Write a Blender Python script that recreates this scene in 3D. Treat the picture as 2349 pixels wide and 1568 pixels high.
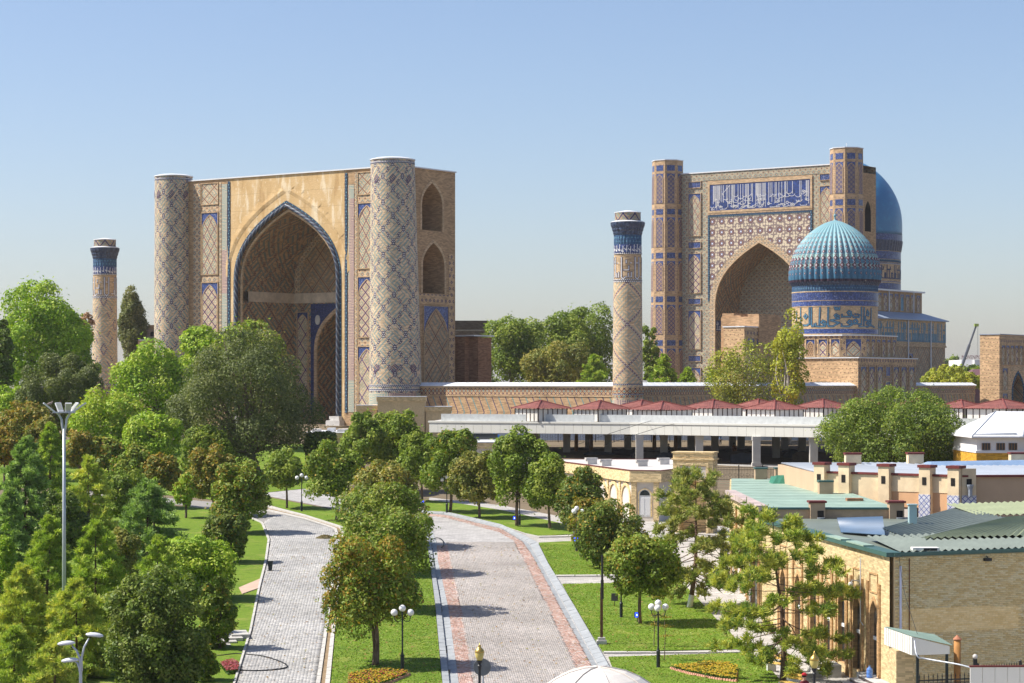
import bpy, math, random
import numpy as np
from mathutils import Vector, Matrix, Euler

# ------------------------------------------------------------------ scene, camera, sky, sun, exposure
for o in list(bpy.data.objects):
    bpy.data.objects.remove(o, do_unlink=True)
scene = bpy.context.scene
col = scene.collection
rnd = random.Random(7)
nrng = np.random.default_rng(11)

F = 5100.0; CX = 1174.5; CY = 880.0; CZ = 12.8          # focal length / principal point on a 2349 px wide frame, eye height
cam_d = bpy.data.cameras.new('camera'); cam = bpy.data.objects.new('camera', cam_d); col.objects.link(cam)
cam.location = (0, 0, CZ); cam.rotation_euler = (math.radians(90), 0, 0)
cam_d.sensor_width = 36.0; cam_d.lens = 36.0*F/2349.0
cam_d.shift_y = (CY-784.0)/2349.0
cam_d.clip_start = 0.5; cam_d.clip_end = 30000
scene.camera = cam

SUN_EL = 50.0
sun_h = Vector((-1.0, 0.03, 0)).normalized()
sun_vec = Vector((sun_h.x*math.cos(math.radians(SUN_EL)), sun_h.y*math.cos(math.radians(SUN_EL)), math.sin(math.radians(SUN_EL))))
world = bpy.data.worlds.new('World'); scene.world = world; world.use_nodes = True
wn = world.node_tree
bg = wn.nodes.get('Background') or wn.nodes.new('ShaderNodeBackground')
sky = wn.nodes.new('ShaderNodeTexSky'); sky.sky_type = 'NISHITA'; sky.sun_disc = False
sky.sun_elevation = math.radians(SUN_EL); sky.sun_rotation = math.atan2(sun_h.x, sun_h.y)
sky.altitude = 700; sky.air_density = 1.0; sky.dust_density = 1.8; sky.ozone_density = 4.8
tint = wn.nodes.new('ShaderNodeMix'); tint.data_type = 'RGBA'; tint.blend_type = 'MULTIPLY'; tint.inputs[0].default_value = 1.0; tint.inputs[7].default_value = (1.11, 0.99, 0.955, 1)
wn.links.new(sky.outputs[0], tint.inputs[6]); wn.links.new(tint.outputs[2], bg.inputs[0]); bg.inputs[1].default_value = 0.10
sun_d = bpy.data.lights.new('sun', 'SUN'); sun_d.energy = 4.6; sun_d.angle = math.radians(0.5); sun_d.color = (1.0, 0.945, 0.86)
sun = bpy.data.objects.new('sun', sun_d); col.objects.link(sun)
sun.location = (-60, 0, 90)
sun.rotation_euler = sun_vec.to_track_quat('Z', 'Y').to_euler()
scene.view_settings.view_transform = 'Standard'; scene.view_settings.look = 'None'
scene.view_settings.gamma = 1.0; scene.view_settings.exposure = 0.7
try: scene.view_settings.use_curve_mapping = False
except Exception: pass
scene.render.engine = 'CYCLES'
scene.cycles.max_bounces = 6; scene.cycles.transparent_max_bounces = 12

# ------------------------------------------------------------------ placing helpers
def gz(Y):                                   # height of the ground, which rises from the road to the monument
    return 0.0356*min(max(Y, 80.0), 300.0)-3.49
def P(px, py, Y):                            # the point seen at (px, py) at the distance Y
    return Vector(((px-CX)/F*Y, Y, CZ-(py-CY)/F*Y))
def G(px, py):                               # the ground point seen at (px, py)
    Y = 16.29/((py-CY)/F+0.0356)
    return Vector(((px-CX)/F*Y, Y, gz(Y)))
def XAT(px, Y): return (px-CX)/F*Y
def ZAT(py, Y): return CZ-(py-CY)/F*Y

# ------------------------------------------------------------------ object helpers
def put(o, label=None, cat=None, group=None, kind=None):
    if label: o['label'] = label
    if cat: o['category'] = cat
    if group: o['group'] = group
    if kind: o['kind'] = kind
    return o
def thing(name, label, cat, loc=(0, 0, 0), rotz=0.0, group=None):
    o = bpy.data.objects.new(name, None); o.empty_display_size = 0.2
    o.location = loc; o.rotation_euler = (0, 0, rotz); col.objects.link(o)
    return put(o, label, cat, group)
def link(name, me, parent=None, loc=(0, 0, 0), rot=(0, 0, 0)):
    o = bpy.data.objects.new(name, me); o.location = loc; o.rotation_euler = rot
    col.objects.link(o)
    if parent is not None: o.parent = parent
    return o
def copy_tree(o, parent=None):
    c = o.copy(); col.objects.link(c); c.parent = parent
    for ch in o.children: copy_tree(ch, c)
    return c

class MB:
    def __init__(s): s.v = []; s.f = []; s.uv = {}
    def quad(s, a, b, c, d, uv=None):
        i = len(s.v); s.v += [tuple(a), tuple(b), tuple(c), tuple(d)]; s.f.append((i, i+1, i+2, i+3))
        if uv: s.uv[len(s.f)-1] = uv
    def tri(s, a, b, c):
        i = len(s.v); s.v += [tuple(a), tuple(b), tuple(c)]; s.f.append((i, i+1, i+2))
    def poly(s, pts):
        i = len(s.v); s.v += [tuple(p) for p in pts]; s.f.append(tuple(range(i, i+len(pts))))
    def hexa(s, p):                           # 8 corners: 0-3 bottom, 4-7 top
        i = len(s.v); s.v += [tuple(q) for q in p]
        for f in ((0, 3, 2, 1), (4, 5, 6, 7), (0, 1, 5, 4), (1, 2, 6, 5), (2, 3, 7, 6), (3, 0, 4, 7)):
            s.f.append(tuple(i+k for k in f))
    def box(s, x0, x1, y0, y1, z0, z1):
        s.hexa([(x0, y0, z0), (x1, y0, z0), (x1, y1, z0), (x0, y1, z0), (x0, y0, z1), (x1, y0, z1), (x1, y1, z1), (x0, y1, z1)])
    def rbox(s, c, hx, hy, z0, z1, a=0.0):    # box turned by a about z
        ca, sa = math.cos(a), math.sin(a)
        q = [(c[0]+x*ca-y*sa, c[1]+x*sa+y*ca) for x, y in ((-hx, -hy), (hx, -hy), (hx, hy), (-hx, hy))]
        s.hexa([(x, y, z0) for x, y in q]+[(x, y, z1) for x, y in q])
    def prism(s, pts, z0, z1):                # upright prism over a polygon
        n = len(pts); i = len(s.v)
        s.v += [(p[0], p[1], z0) for p in pts]+[(p[0], p[1], z1) for p in pts]
        s.f.append(tuple(i+k for k in reversed(range(n)))); s.f.append(tuple(i+n+k for k in range(n)))
        for k in range(n):
            m = (k+1) % n; s.f.append((i+k, i+m, i+n+m, i+n+k))
    def lathe(s, prof, n=24, R0=None, cap=True, a0=0.0, a1=2*math.pi, c=(0, 0), rf=None, vs=1.0):
        i = len(s.v); full = abs(a1-a0-2*math.pi) < 1e-6; cols = n if full else n+1
        for r, z in prof:
            for k in range(cols):
                a = a0+(a1-a0)*k/n; rr = r*(rf(a, z) if rf else 1.0)
                s.v.append((c[0]+rr*math.cos(a), c[1]+rr*math.sin(a), z))
        for j in range(len(prof)-1):
            for k in range(n):
                k2 = (k+1) % cols
                s.f.append((i+j*cols+k, i+j*cols+k2, i+(j+1)*cols+k2, i+(j+1)*cols+k))
                if R0:
                    u0 = (a0+(a1-a0)*k/n)*R0; u1 = (a0+(a1-a0)*(k+1)/n)*R0
                    s.uv[len(s.f)-1] = [(u0, prof[j][1]*vs), (u1, prof[j][1]*vs), (u1, prof[j+1][1]*vs), (u0, prof[j+1][1]*vs)]
        if cap and full:
            s.f.append(tuple(i+k for k in reversed(range(n))))
            s.f.append(tuple(i+(len(prof)-1)*cols+k for k in range(n)))
    def tube(s, pts, r, n=6, cap=True, uvr=None):
        pts = [Vector(p) for p in pts]; m = len(pts)
        rs = r if isinstance(r, (list, tuple)) else [r]*m
        i = len(s.v); prev = None; L = 0.0; Ls = []
        for j, p in enumerate(pts):
            t = (pts[min(j+1, m-1)]-pts[max(j-1, 0)])
            if t.length < 1e-9: t = Vector((0, 0, 1))
            t.normalize()
            if prev is None:
                prev = t.orthogonal().normalized()
            b = (prev-t*prev.dot(t))
            if b.length < 1e-6: b = t.orthogonal()
            b.normalize(); prev = b; w = t.cross(b)
            if j: L += (pts[j]-pts[j-1]).length
            Ls.append(L)
            for k in range(n):
                a = 2*math.pi*k/n
                q = p+(b*math.cos(a)+w*math.sin(a))*rs[j]
                s.v.append(tuple(q))
        for j in range(m-1):
            for k in range(n):
                k2 = (k+1) % n
                s.f.append((i+j*n+k, i+j*n+k2, i+(j+1)*n+k2, i+(j+1)*n+k))
                if uvr: s.uv[len(s.f)-1] = [(k/n, Ls[j]), ((k+1)/n, Ls[j]), ((k+1)/n, Ls[j+1]), (k/n, Ls[j+1])]
        if cap:
            s.f.append(tuple(i+k for k in reversed(range(n)))); s.f.append(tuple(i+(m-1)*n+k for k in range(n)))
    def sphere(s, c, r, n=14, m=8, sz=1.0):
        pr = [(max(1e-4, r*math.sin(math.pi*j/m)), c[2]-r*sz*math.cos(math.pi*j/m)) for j in range(m+1)]
        s.lathe(pr, n, c=(c[0], c[1]), cap=False)
    def mesh(s, name, mat=None, smooth=False):
        me = bpy.data.meshes.new(name); me.from_pydata(s.v, [], s.f)
        if mat: me.materials.append(mat)
        nl = len(me.loops)
        vi = np.empty(nl, np.int32); me.loops.foreach_get('vertex_index', vi)
        co = np.array(s.v, np.float64) if s.v else np.zeros((0, 3))
        npol = len(me.polygons)
        nor = np.empty(npol*3); me.polygons.foreach_get('normal', nor); nor = nor.reshape(-1, 3)
        tot = np.empty(npol, np.int32); me.polygons.foreach_get('loop_total', tot)
        fi = np.repeat(np.arange(npol), tot)
        n = nor[fi]; p = co[vi]
        h = np.hypot(n[:, 0], n[:, 1]); flat = np.abs(n[:, 2]) > 0.72; hh = np.where(h < 1e-6, 1, h)
        tx, ty = -n[:, 1]/hh, n[:, 0]/hh
        uv = np.stack([np.where(flat, p[:, 0], p[:, 0]*tx+p[:, 1]*ty), np.where(flat, p[:, 1], p[:, 2])], 1)
        st = np.concatenate([[0], np.cumsum(tot)])
        for f, q in s.uv.items(): uv[st[f]:st[f]+len(q)] = q
        lay = me.uv_layers.new(name='UVMap'); lay.data.foreach_set('uv', uv.astype(np.float32).ravel())
        if smooth: me.polygons.foreach_set('use_smooth', np.ones(npol, bool))
        me.update(); return me
    def build(s, name, mat, parent=None, loc=(0, 0, 0), rot=(0, 0, 0), smooth=False):
        return link(name, s.mesh(name, mat, smooth), parent, loc, rot)

# ------------------------------------------------------------------ flat walls with arched openings
def arc(op, n=14, grow=0.0):
    c, a, zs, za = op['c'], op['a']+grow, op['zs'], op['za']+grow*1.25
    h = za-zs
    if h <= a*1.001:                          # round or segmental
        R = (a*a+h*h)/(2*h); zc = za-R; t0 = math.asin(min(1, a/R))
        return [(c+R*math.sin(-t0+2*t0*k/(2*n)), zc+R*math.cos(-t0+2*t0*k/(2*n))) for k in range(2*n+1)]
    L = []
    for k in range(n+1):                      # pointed arch: steep haunches, straight towards the apex
        t = math.sin(k/n*math.pi/2)**.9 if k < n else 1.0
        L.append((-a*(1-t**2.55), zs+h*t))
    return [(c+x, z) for x, z in L]+[(c-x, z) for x, z in reversed(L[:-1])]
def outline(op, n=14, grow=0.0):
    a = op['a']+grow
    return [(op['c']-a, op['zb'])]+arc(op, n, grow)+[(op['c']+a, op['zb'])]
def wall(mb, m, u0, u1, z0, z1, ops=(), d=0.0, n=14):
    q = lambda a, b, e, f: mb.quad(m(a, e, d), m(b, e, d), m(b, f, d), m(a, f, d)) if b-a > 1e-6 and f-e > 1e-6 else None
    u = u0
    for op in sorted(ops, key=lambda o: o['c']):
        l, r = op['c']-op['a'], op['c']+op['a']
        q(u, l, z0, z1); q(l, r, z0, op['zb'])
        A = arc(op, n)
        for k in range(len(A)-1):
            (x0, y0), (x1, y1) = A[k], A[k+1]
            mb.quad(m(x0, y0, d), m(x1, y1, d), m(x1, z1, d), m(x0, z1, d))
        u = r
    q(u, u1, z0, z1)
def reveal(mb, m, op, d0, d1, n=14, sill=True, grow=0.0):
    L = outline(op, n, grow)
    for k in range(len(L)-1):
        mb.quad(m(*L[k], d0), m(*L[k+1], d0), m(*L[k+1], d1), m(*L[k], d1))
    if sill: mb.quad(m(*L[-1], d0), m(*L[0], d0), m(*L[0], d1), m(*L[-1], d1))
def fill(mb, m, op, d, n=14, grow=0.0):
    A = arc(op, n, grow); zb = op['zb']
    for k in range(len(A)-1):
        (x0, y0), (x1, y1) = A[k], A[k+1]
        mb.quad(m(x0, zb, d), m(x1, zb, d), m(x1, y1, d), m(x0, y0, d))
def ring(mb, m, op, g0, g1, d0, d1, n=14):     # band that follows the arch and its jambs
    A, B = outline(op, n, g0), outline(op, n, g1)
    for k in range(len(A)-1):
        mb.quad(m(*A[k], d0), m(*B[k], d0), m(*B[k+1], d0), m(*A[k+1], d0))
        mb.quad(m(*B[k], d0), m(*B[k], d1), m(*B[k+1], d1), m(*B[k+1], d0))
        mb.quad(m(*A[k], d0), m(*A[k+1], d0), m(*A[k+1], d1), m(*A[k], d1))
def plate(mb, m, u0, u1, z0, z1, d0, d1):
    a = [m(u0, z0, d0), m(u1, z0, d0), m(u1, z0, d1), m(u0, z0, d1)]
    b = [m(u0, z1, d0), m(u1, z1, d0), m(u1, z1, d1), m(u0, z1, d1)]
    mb.hexa(a+b)
def frame(mb, m, u0, u1, z0, z1, w, d0, d1):
    plate(mb, m, u0, u0+w, z0, z1, d0, d1); plate(mb, m, u1-w, u1, z0, z1, d0, d1)
    plate(mb, m, u0+w, u1-w, z0, z0+w, d0, d1); plate(mb, m, u0+w, u1-w, z1-w, z1, d0, d1)
def strokes(mb, m, lines, w, d0, d1):          # lettering: polylines given width and a little relief
    for L in lines:
        for (x0, y0), (x1, y1) in zip(L[:-1], L[1:]):
            dx, dy = x1-x0, y1-y0; l = math.hypot(dx, dy)
            if l < 1e-6: continue
            ns = max(1, int(l/0.8)); ex, ey = dx/l*w*.45, dy/l*w*.45; nx, ny = -dy/l*w/2, dx/l*w/2
            X0, Y0, X1, Y1 = x0-ex, y0-ey, x1+ex, y1+ey
            for k in range(ns):
                a, b = k/ns, (k+1)/ns
                pa = (X0+(X1-X0)*a, Y0+(Y1-Y0)*a); pb = (X0+(X1-X0)*b, Y0+(Y1-Y0)*b)
                c = [(pa[0]-nx, pa[1]-ny), (pb[0]-nx, pb[1]-ny), (pb[0]+nx, pb[1]+ny), (pa[0]+nx, pa[1]+ny)]
                mb.hexa([m(*q, d1) for q in c]+[m(*q, d0) for q in c])
FRONT = lambda u, z, d: (u, d, z)

# ------------------------------------------------------------------ materials
class X:
    def __init__(s, nt, k): s.nt = nt; s.k = k
    def op(s, o, *a, clamp=False):
        n = s.nt.nodes.new('ShaderNodeMath'); n.operation = o; n.use_clamp = clamp
        for i, v in enumerate((s,)+a):
            if isinstance(v, X): s.nt.links.new(v.k, n.inputs[i])
            else: n.inputs[i].default_value = float(v)
        return X(s.nt, n.outputs[0])
    def __add__(s, b): return s.op('ADD', b)
    def __radd__(s, b): return s.op('ADD', b)
    def __sub__(s, b): return s.op('SUBTRACT', b)
    def __rsub__(s, b): return (s*-1.0).op('ADD', b)
    def __mul__(s, b): return s.op('MULTIPLY', b)
    def __rmul__(s, b): return s.op('MULTIPLY', b)
    def __truediv__(s, b): return s.op('DIVIDE', b)
    def fr(s): return s.op('FRACT')
    def fl(s): return s.op('FLOOR')
    def ab(s): return s.op('ABSOLUTE')
    def lt(s, b): return s.op('LESS_THAN', b)
    def gt(s, b): return s.op('GREATER_THAN', b)
    def mn(s, b): return s.op('MINIMUM', b)
    def mx(s, b): return s.op('MAXIMUM', b)
    def clamp(s): return s.op('ADD', 0.0, clamp=True)
    def sat(s, a, b): return ((s-a)*(1.0/(b-a))).clamp()
    def tri(s): return ((s.fr()-0.5).ab())     # 0 at half periods, .5 at whole ones
class MC:
    def __init__(s, name, rough=0.7, spec=0.25, metal=0.0):
        s.mat = bpy.data.materials.new(name); s.mat.use_nodes = True; s.nt = s.mat.node_tree
        s.b = s.nt.nodes['Principled BSDF']
        s.b.inputs['Roughness'].default_value = rough; s.b.inputs['Metallic'].default_value = metal
        s.b.inputs['Specular IOR Level'].default_value = spec
        s._uv = None
    def coords(s):
        if s._uv is None:
            t = s.nt.nodes.new('ShaderNodeUVMap'); t.uv_map = 'UVMap'; s.uvs = t.outputs[0]
            q = s.nt.nodes.new('ShaderNodeSeparateXYZ'); s.nt.links.new(t.outputs[0], q.inputs[0])
            s._uv = (X(s.nt, q.outputs[0]), X(s.nt, q.outputs[1]))
        return s._uv
    def pos(s):
        g = s.nt.nodes.new('ShaderNodeNewGeometry'); return g.outputs['Position']
    def obj(s):
        g = s.nt.nodes.new('ShaderNodeTexCoord'); return g.outputs['Object']
    def noise(s, scale, detail=3, vec=None, rough=0.55, stretch=None):
        n = s.nt.nodes.new('ShaderNodeTexNoise'); n.inputs['Scale'].default_value = scale
        n.inputs['Detail'].default_value = detail; n.inputs['Roughness'].default_value = rough
        v = vec or s.pos()
        if stretch:
            mp = s.nt.nodes.new('ShaderNodeMapping'); mp.inputs['Scale'].default_value = stretch
            s.nt.links.new(v, mp.inputs[0]); v = mp.outputs[0]
        s.nt.links.new(v, n.inputs['Vector']); return X(s.nt, n.outputs[0])
    def vor(s, scale, vec=None, feat='F1', rnd_=1.0):
        n = s.nt.nodes.new('ShaderNodeTexVoronoi'); n.inputs['Scale'].default_value = scale; n.feature = feat
        n.inputs['Randomness'].default_value = rnd_
        s.nt.links.new(vec or s.pos(), n.inputs['Vector']); return X(s.nt, n.outputs['Distance'])
    def white(s, a, b):
        c = s.nt.nodes.new('ShaderNodeCombineXYZ')
        for i, v in enumerate((a, b)): s.nt.links.new(v.k, c.inputs[i])
        n = s.nt.nodes.new('ShaderNodeTexWhiteNoise'); n.noise_dimensions = '2D'
        s.nt.links.new(c.outputs[0], n.inputs['Vector']); return X(s.nt, n.outputs['Value'])
    def mix(s, f, a, b, mode='MIX'):
        n = s.nt.nodes.new('ShaderNodeMix'); n.data_type = 'RGBA'; n.blend_type = mode
        for i, v in ((0, f), (6, a), (7, b)):
            if isinstance(v, X): s.nt.links.new(v.k, n.inputs[i])
            elif isinstance(v, (int, float)): n.inputs[i].default_value = v
            elif isinstance(v, tuple): n.inputs[i].default_value = v+(1.0,)
            else: s.nt.links.new(v, n.inputs[i])
        return n.outputs[2]
    def grey(s, x):
        c = s.nt.nodes.new('ShaderNodeCombineXYZ')
        for i in range(3): s.nt.links.new(x.k, c.inputs[i])
        return c.outputs[0]
    def attr(s, name='Col'):
        a = s.nt.nodes.new('ShaderNodeAttribute'); a.attribute_name = name; return a.outputs['Color']
    def objrand(s):
        a = s.nt.nodes.new('ShaderNodeObjectInfo'); return X(s.nt, a.outputs['Random'])
    def wear(s, c, amt=0.25, sc=0.35):
        n = s.noise(sc, 5)
        c = s.mix(1.0, c, s.grey(n*(amt*2)+(1.0-amt)), 'MULTIPLY')
        return c
    def done(s, c, bump=None, bs=0.3, bd=0.05):
        if isinstance(c, tuple): s.b.inputs['Base Color'].default_value = c+(1.0,)
        else: s.nt.links.new(c, s.b.inputs['Base Color'])
        if bump is not None:
            n = s.nt.nodes.new('ShaderNodeBump'); n.inputs['Strength'].default_value = bs; n.inputs['Distance'].default_value = bd
            s.nt.links.new(bump.k, n.inputs['Height']); s.nt.links.new(n.outputs[0], s.b.inputs['Normal'])
        return s.mat

TAN = (0.53, 0.38, 0.23); TUR = (0.085, 0.27, 0.29); NAVY = (0.025, 0.032, 0.105); WHT = (0.66, 0.63, 0.58); BRN = (0.17, 0.075, 0.06); BLU = (0.032, 0.06, 0.20)
def tanbrick(c, base=TAN, sc=1.0):
    u, v = c.coords()
    row = (v/(0.13*sc)).fl()
    r = c.white((u/(0.5*sc)+row*0.5).fl(), row)
    k = c.mix(r, tuple(x*0.72 for x in base), tuple(min(1, x*1.22) for x in base))
    return k
def M_plain(name, colr, rough=0.7, var=0.12, sc=1.2, spec=0.25, metal=0.0, bump=0.0, stretch=None, fine=None):
    c = MC(name, rough, spec, metal)
    n = c.noise(sc, 5, stretch=stretch)
    k = c.mix(n.sat(.25, .75), tuple(x*(1-var) for x in colr), tuple(min(1, x*(1+var)) for x in colr))
    if fine:
        k = c.mix(c.noise(fine, 3).sat(.35, .65)*0.5, k, tuple(x*0.7 for x in colr))
    return c.done(k, n if bump else None, bump or .3)
def M_brick(name, base=TAN, sc=1.0, wear=.3):
    c = MC(name, .85, .15); k = tanbrick(c, base, sc); u, v = c.coords()
    mort = (v/(0.13*sc)).tri().gt(0.42)
    k = c.mix(mort*0.35, k, tuple(x*0.45 for x in base))
    n = c.noise(14, 3)
    k = c.wear(k, wear, .22)
    return c.done(k, n, .35, .04)
def maze(c, u, v, s, w=.23):
    p = (u+v)*(0.7071/s); q = (u-v)*(0.7071/s)
    r = c.white((p/2.0).fl(), (q/2.0).fl()).gt(.5)
    a = p.tri().gt(.5-w); b = q.tri().gt(.5-w)
    gap = c.white(p.fl(), q.fl()).gt(.10)
    return (r*a+(1.0-r)*b)*gap
def M_bannai(name, pw=2.8, ph=3.4, s=.62, lw=.045, base=TAN, tur=TUR, line=NAVY, dot=WHT, step=.055, lat=True, amt=.85):
    c = MC(name, .6, .3); u, v = c.coords()
    k = tanbrick(c, base)
    k = c.mix(maze(c, u, v, s)*amt, k, tur)
    if lat:
        a, b = u/pw, v/ph
        st = ((b*4.0).fr().gt(.5)*2.0-1.0)*step
        d = (a+b+st).tri(); e = (a-b-st).tri()
        d = (0.5-d).mn(0.5-e)
        k = c.mix(d.lt(lw*2.1), k, base); k = c.mix(d.lt(lw*1.55), k, line); k = c.mix(d.lt(lw*.5)*((v/.26).fr().gt(.5)), k, dot)
    return c.done(c.wear(k, .22, .25), c.noise(12, 2), .15, .03)
def M_lozenge(name, p=.9, base=TAN, c1=BRN, c2=TUR, bg=None):
    c = MC(name, .6, .3); u, v = c.coords(); k = tanbrick(c, bg or base)
    d = (0.5-(u/p).tri())+(0.5-(v/p).tri())          # 0 on lattice points
    k = c.mix(d.lt(.36), k, c2); k = c.mix(d.lt(.28), k, base); k = c.mix(d.lt(.24), k, c1); k = c.mix(d.lt(.13), k, base)
    e = (u/p).tri()+(v/p).tri()
    k = c.mix(e.lt(.16), k, c1)
    return c.done(c.wear(k, .2))
def M_floral(name, base=BLU, c1=(.5, .55, .6), sc=6.0, amt=.5, c2=None):
    c = MC(name, .35, .5)
    d = c.vor(sc); n = c.noise(sc*.7, 3)
    k = c.mix(n.sat(.35, .65), tuple(x*.6 for x in base), tuple(min(1, x*1.5) for x in base))
    k = c.mix(d.lt(.28)*amt, k, c1)
    if c2: k = c.mix(c.noise(sc*.9, 2).gt(.55)*.8, k, c2)
    return c.done(c.wear(k, .2, .5))
def M_lattice(name, p=1.3, q=1.5, base=TAN, line=BRN, fillc=TUR, lw=.05, s=.5, famt=.7):
    c = MC(name, .6, .3); u, v = c.coords(); k = tanbrick(c, base)
    k = c.mix(maze(c, u, v, s)*famt, k, fillc)
    a, b = u/p, v/q
    d = (0.5-(a+b).tri()).mn(0.5-(a-b).tri())
    k = c.mix(d.lt(lw*2), k, base); k = c.mix(d.lt(lw), k, line)
    return c.done(c.wear(k, .2))
def M_kufic(name, s=.22, c1=(.16, .09, .17), base=(.66, .5, .33), c2=TUR, two=True):
    c = MC(name, .6, .3); u, v = c.coords()
    p, q = u/s, v/s
    r = c.white((p/2.0).fl(), (q/3.0).fl()).gt(.5)
    f = r*p.tri().gt(.26)+(1.0-r)*q.tri().gt(.26)
    k = c.mix(f, base, c1)
    if two: k = c.mix(f*(c.white((p/5.0).fl(), (q/30.0).fl()).gt(.5)), k, c2)
    return c.done(c.wear(k, .15))
def M_dots(name, p=.5, base=TAN, c1=BRN, r=.2, c2=None):
    c = MC(name, .7, .25); u, v = c.coords(); k = tanbrick(c, base)
    row = (v/p).fl()
    d = (0.5-(u/p+row*.5).tri())+(0.5-(v/p+.5).tri())
    k = c.mix(d.lt(r), k, c1)
    if c2: k = c.mix(d.lt(r*.5), k, c2)
    return c.done(c.wear(k, .22), c.noise(12, 2), .2)
def M_rosette(name):
    c = MC(name, .4, .45); u, v = c.coords()
    cv = c.nt.nodes.new('ShaderNodeCombineXYZ'); c.nt.links.new(u.k, cv.inputs[0]); c.nt.links.new(v.k, cv.inputs[1])
    d = c.vor(1.75, cv.outputs[0], rnd_=.45)
    k = c.mix(d.lt(.47), (.25, .19, .165), (.64, .54, .38)); k = c.mix(d.lt(.10)*.7, k, (.2, .1, .1))
    p = 2.05; row = (v/p).fl()
    a = (u/p+row*.0).fr()-.5; b = (v/p).fr()-.5
    rr = (a*a+b*b).op('SQRT')
    ang = b.op('ARCTAN2', a)
    pet = rr+(ang*12.0).op('SINE')*.025
    k = c.mix(pet.lt(.31), k, (.16, .13, .15)); k = c.mix(pet.lt(.27), k, (.15, .055, .05)); k = c.mix((rr-.17).ab().lt(.018), k, (.4, .3, .2)); k = c.mix(rr.lt(.13), k, (.04, .06, .2)); k = c.mix(rr.lt(.08), k, (.75, .75, .8))
    return c.done(c.wear(k, .15))
def M_chevron(name, v0, hh, p=1.05, base=(.46, .30, .165)):
    c = MC(name, .7, .25); u, v = c.coords(); k = tanbrick(c, base)
    w = (((v-v0)/hh).tri())*1.7
    x = u/p+w
    ln = x.tri().gt(.43); alt = (x*.5+.25).fr().gt(.5)
    k2 = c.mix(alt, NAVY, TUR)
    k = c.mix(ln*.9, k, k2)
    return c.done(c.wear(k, .25))
def M_zig(name, p=.62, base=(.50, .34, .19)):
    c = MC(name, .7, .25); u, v = c.coords(); k = tanbrick(c, base)
    a = (u/p).tri()
    d = (a-(v/p).tri()*1.0).ab(); k = c.mix(d.lt(.1), k, BRN)
    e = (.5-a)+(.5-(v/p+.5).tri()); k = c.mix(e.lt(.2), k, TUR); k = c.mix(((.5-a)+(.5-(v/p).tri())).lt(.16), k, NAVY)
    return c.done(c.wear(k, .2))
def M_rope():
    c = MC('twisted_tile_rope', .35, .5); u, v = c.coords()
    x = u*3.0+v/1.0
    k = c.mix(x.fr().gt(.66), (.030, .036, .065), (.22, .205, .21)); k = c.mix((x+.2).fr().gt(.88), k, (.05, .16, .24))
    return c.done(c.wear(k, .2))
def M_leaf(name, trans=.28, rough=.55):
    c = MC(name, rough, .25)
    k = c.attr('Col')
    c.nt.links.new(k, c.b.inputs['Base Color'])
    t = c.nt.nodes.new('ShaderNodeBsdfTranslucent'); 
    br = c.mix(1.0, k, (1.25, 1.35, .55), 'MULTIPLY'); c.nt.links.new(br, t.inputs[0])
    m = c.nt.nodes.new('ShaderNodeMixShader'); m.inputs[0].default_value = trans
    c.nt.links.new(c.b.outputs[0], m.inputs[1]); c.nt.links.new(t.outputs[0], m.inputs[2])
    out = [n for n in c.nt.nodes if n.type == 'OUTPUT_MATERIAL'][0]
    c.nt.links.new(m.outputs[0], out.inputs[0]); return c.mat
def M_attr(name, rough=.8, spec=.2, sc=9.0, rand=None, stain=False):
    c = MC(name, rough, spec)
    k = c.attr('Col')
    if rand:
        r = c.objrand(); k = c.mix(r, rand[0], rand[1])
    n = c.noise(sc, 4); st = c.noise(.22, 5)
    k = c.mix(1.0, k, c.grey(n*.4+.8), 'MULTIPLY')
    if stain: k = c.mix(1.0, k, c.grey((st.sat(.3, .7)*.32+.80)), 'MULTIPLY'); k = c.mix(c.noise(.9, 5, stretch=(1, .3, 1)).sat(.62, .72)*.35, k, (.25, .235, .215))
    return c.done(k, n, .2, .01)
def M_bark(name, colr):
    c = MC(name, .9, .1); n = c.noise(9, 5, stretch=(1, 1, .25))
    k = c.mix(n.sat(.3, .7), tuple(x*.5 for x in colr), tuple(x*1.3 for x in colr)); return c.done(k, n, .6, .05)
def M_glass(name='window_glass', colr=(.03, .035, .04), rough=.08):
    return MC(name, rough, .6).done(colr)
def setcol(me, cols):                           # one colour for each face
    a = me.attributes.new('Col', 'FLOAT_COLOR', 'FACE')
    q = np.ones((len(me.polygons), 4), np.float32); q[:, :3] = cols; a.data.foreach_set('color', q.ravel())
# ------------------------------------------------------------------ monument materials
mBrick = M_brick('old_tan_brick', (.43, .285, .16))
mBrickDark = M_brick('ruddy_brick', (.32, .165, .09))
mBrickFace = M_brick('pale_tan_brick', TAN)
mTower = M_bannai('banna_i_tower', 2.8, 3.4, .46, .042, base=(.60, .44, .28), tur=(.15, .28, .28), line=(.075, .06, .10), amt=.75)
mMin = M_bannai('banna_i_minaret', 5.18, 5.1, .42, .017, step=0.0, base=(.60, .42, .25), tur=(.20, .30, .27), line=(.13, .08, .11), amt=.6)
mMinL = M_bannai('banna_i_minaret_panels', 3.45, 7.0, .42, .02, step=0.12, base=(.60, .42, .25), tur=(.20, .30, .27), line=(.13, .08, .11), amt=.6)
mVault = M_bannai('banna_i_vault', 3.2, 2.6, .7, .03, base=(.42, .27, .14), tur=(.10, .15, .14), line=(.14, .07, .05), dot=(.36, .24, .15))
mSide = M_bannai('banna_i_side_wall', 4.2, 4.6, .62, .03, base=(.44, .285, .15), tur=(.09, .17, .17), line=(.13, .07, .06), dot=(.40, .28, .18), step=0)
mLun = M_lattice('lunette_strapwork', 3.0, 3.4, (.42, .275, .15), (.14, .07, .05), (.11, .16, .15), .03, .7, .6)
mLoz = M_lozenge('lozenge_border', .95)
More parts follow.
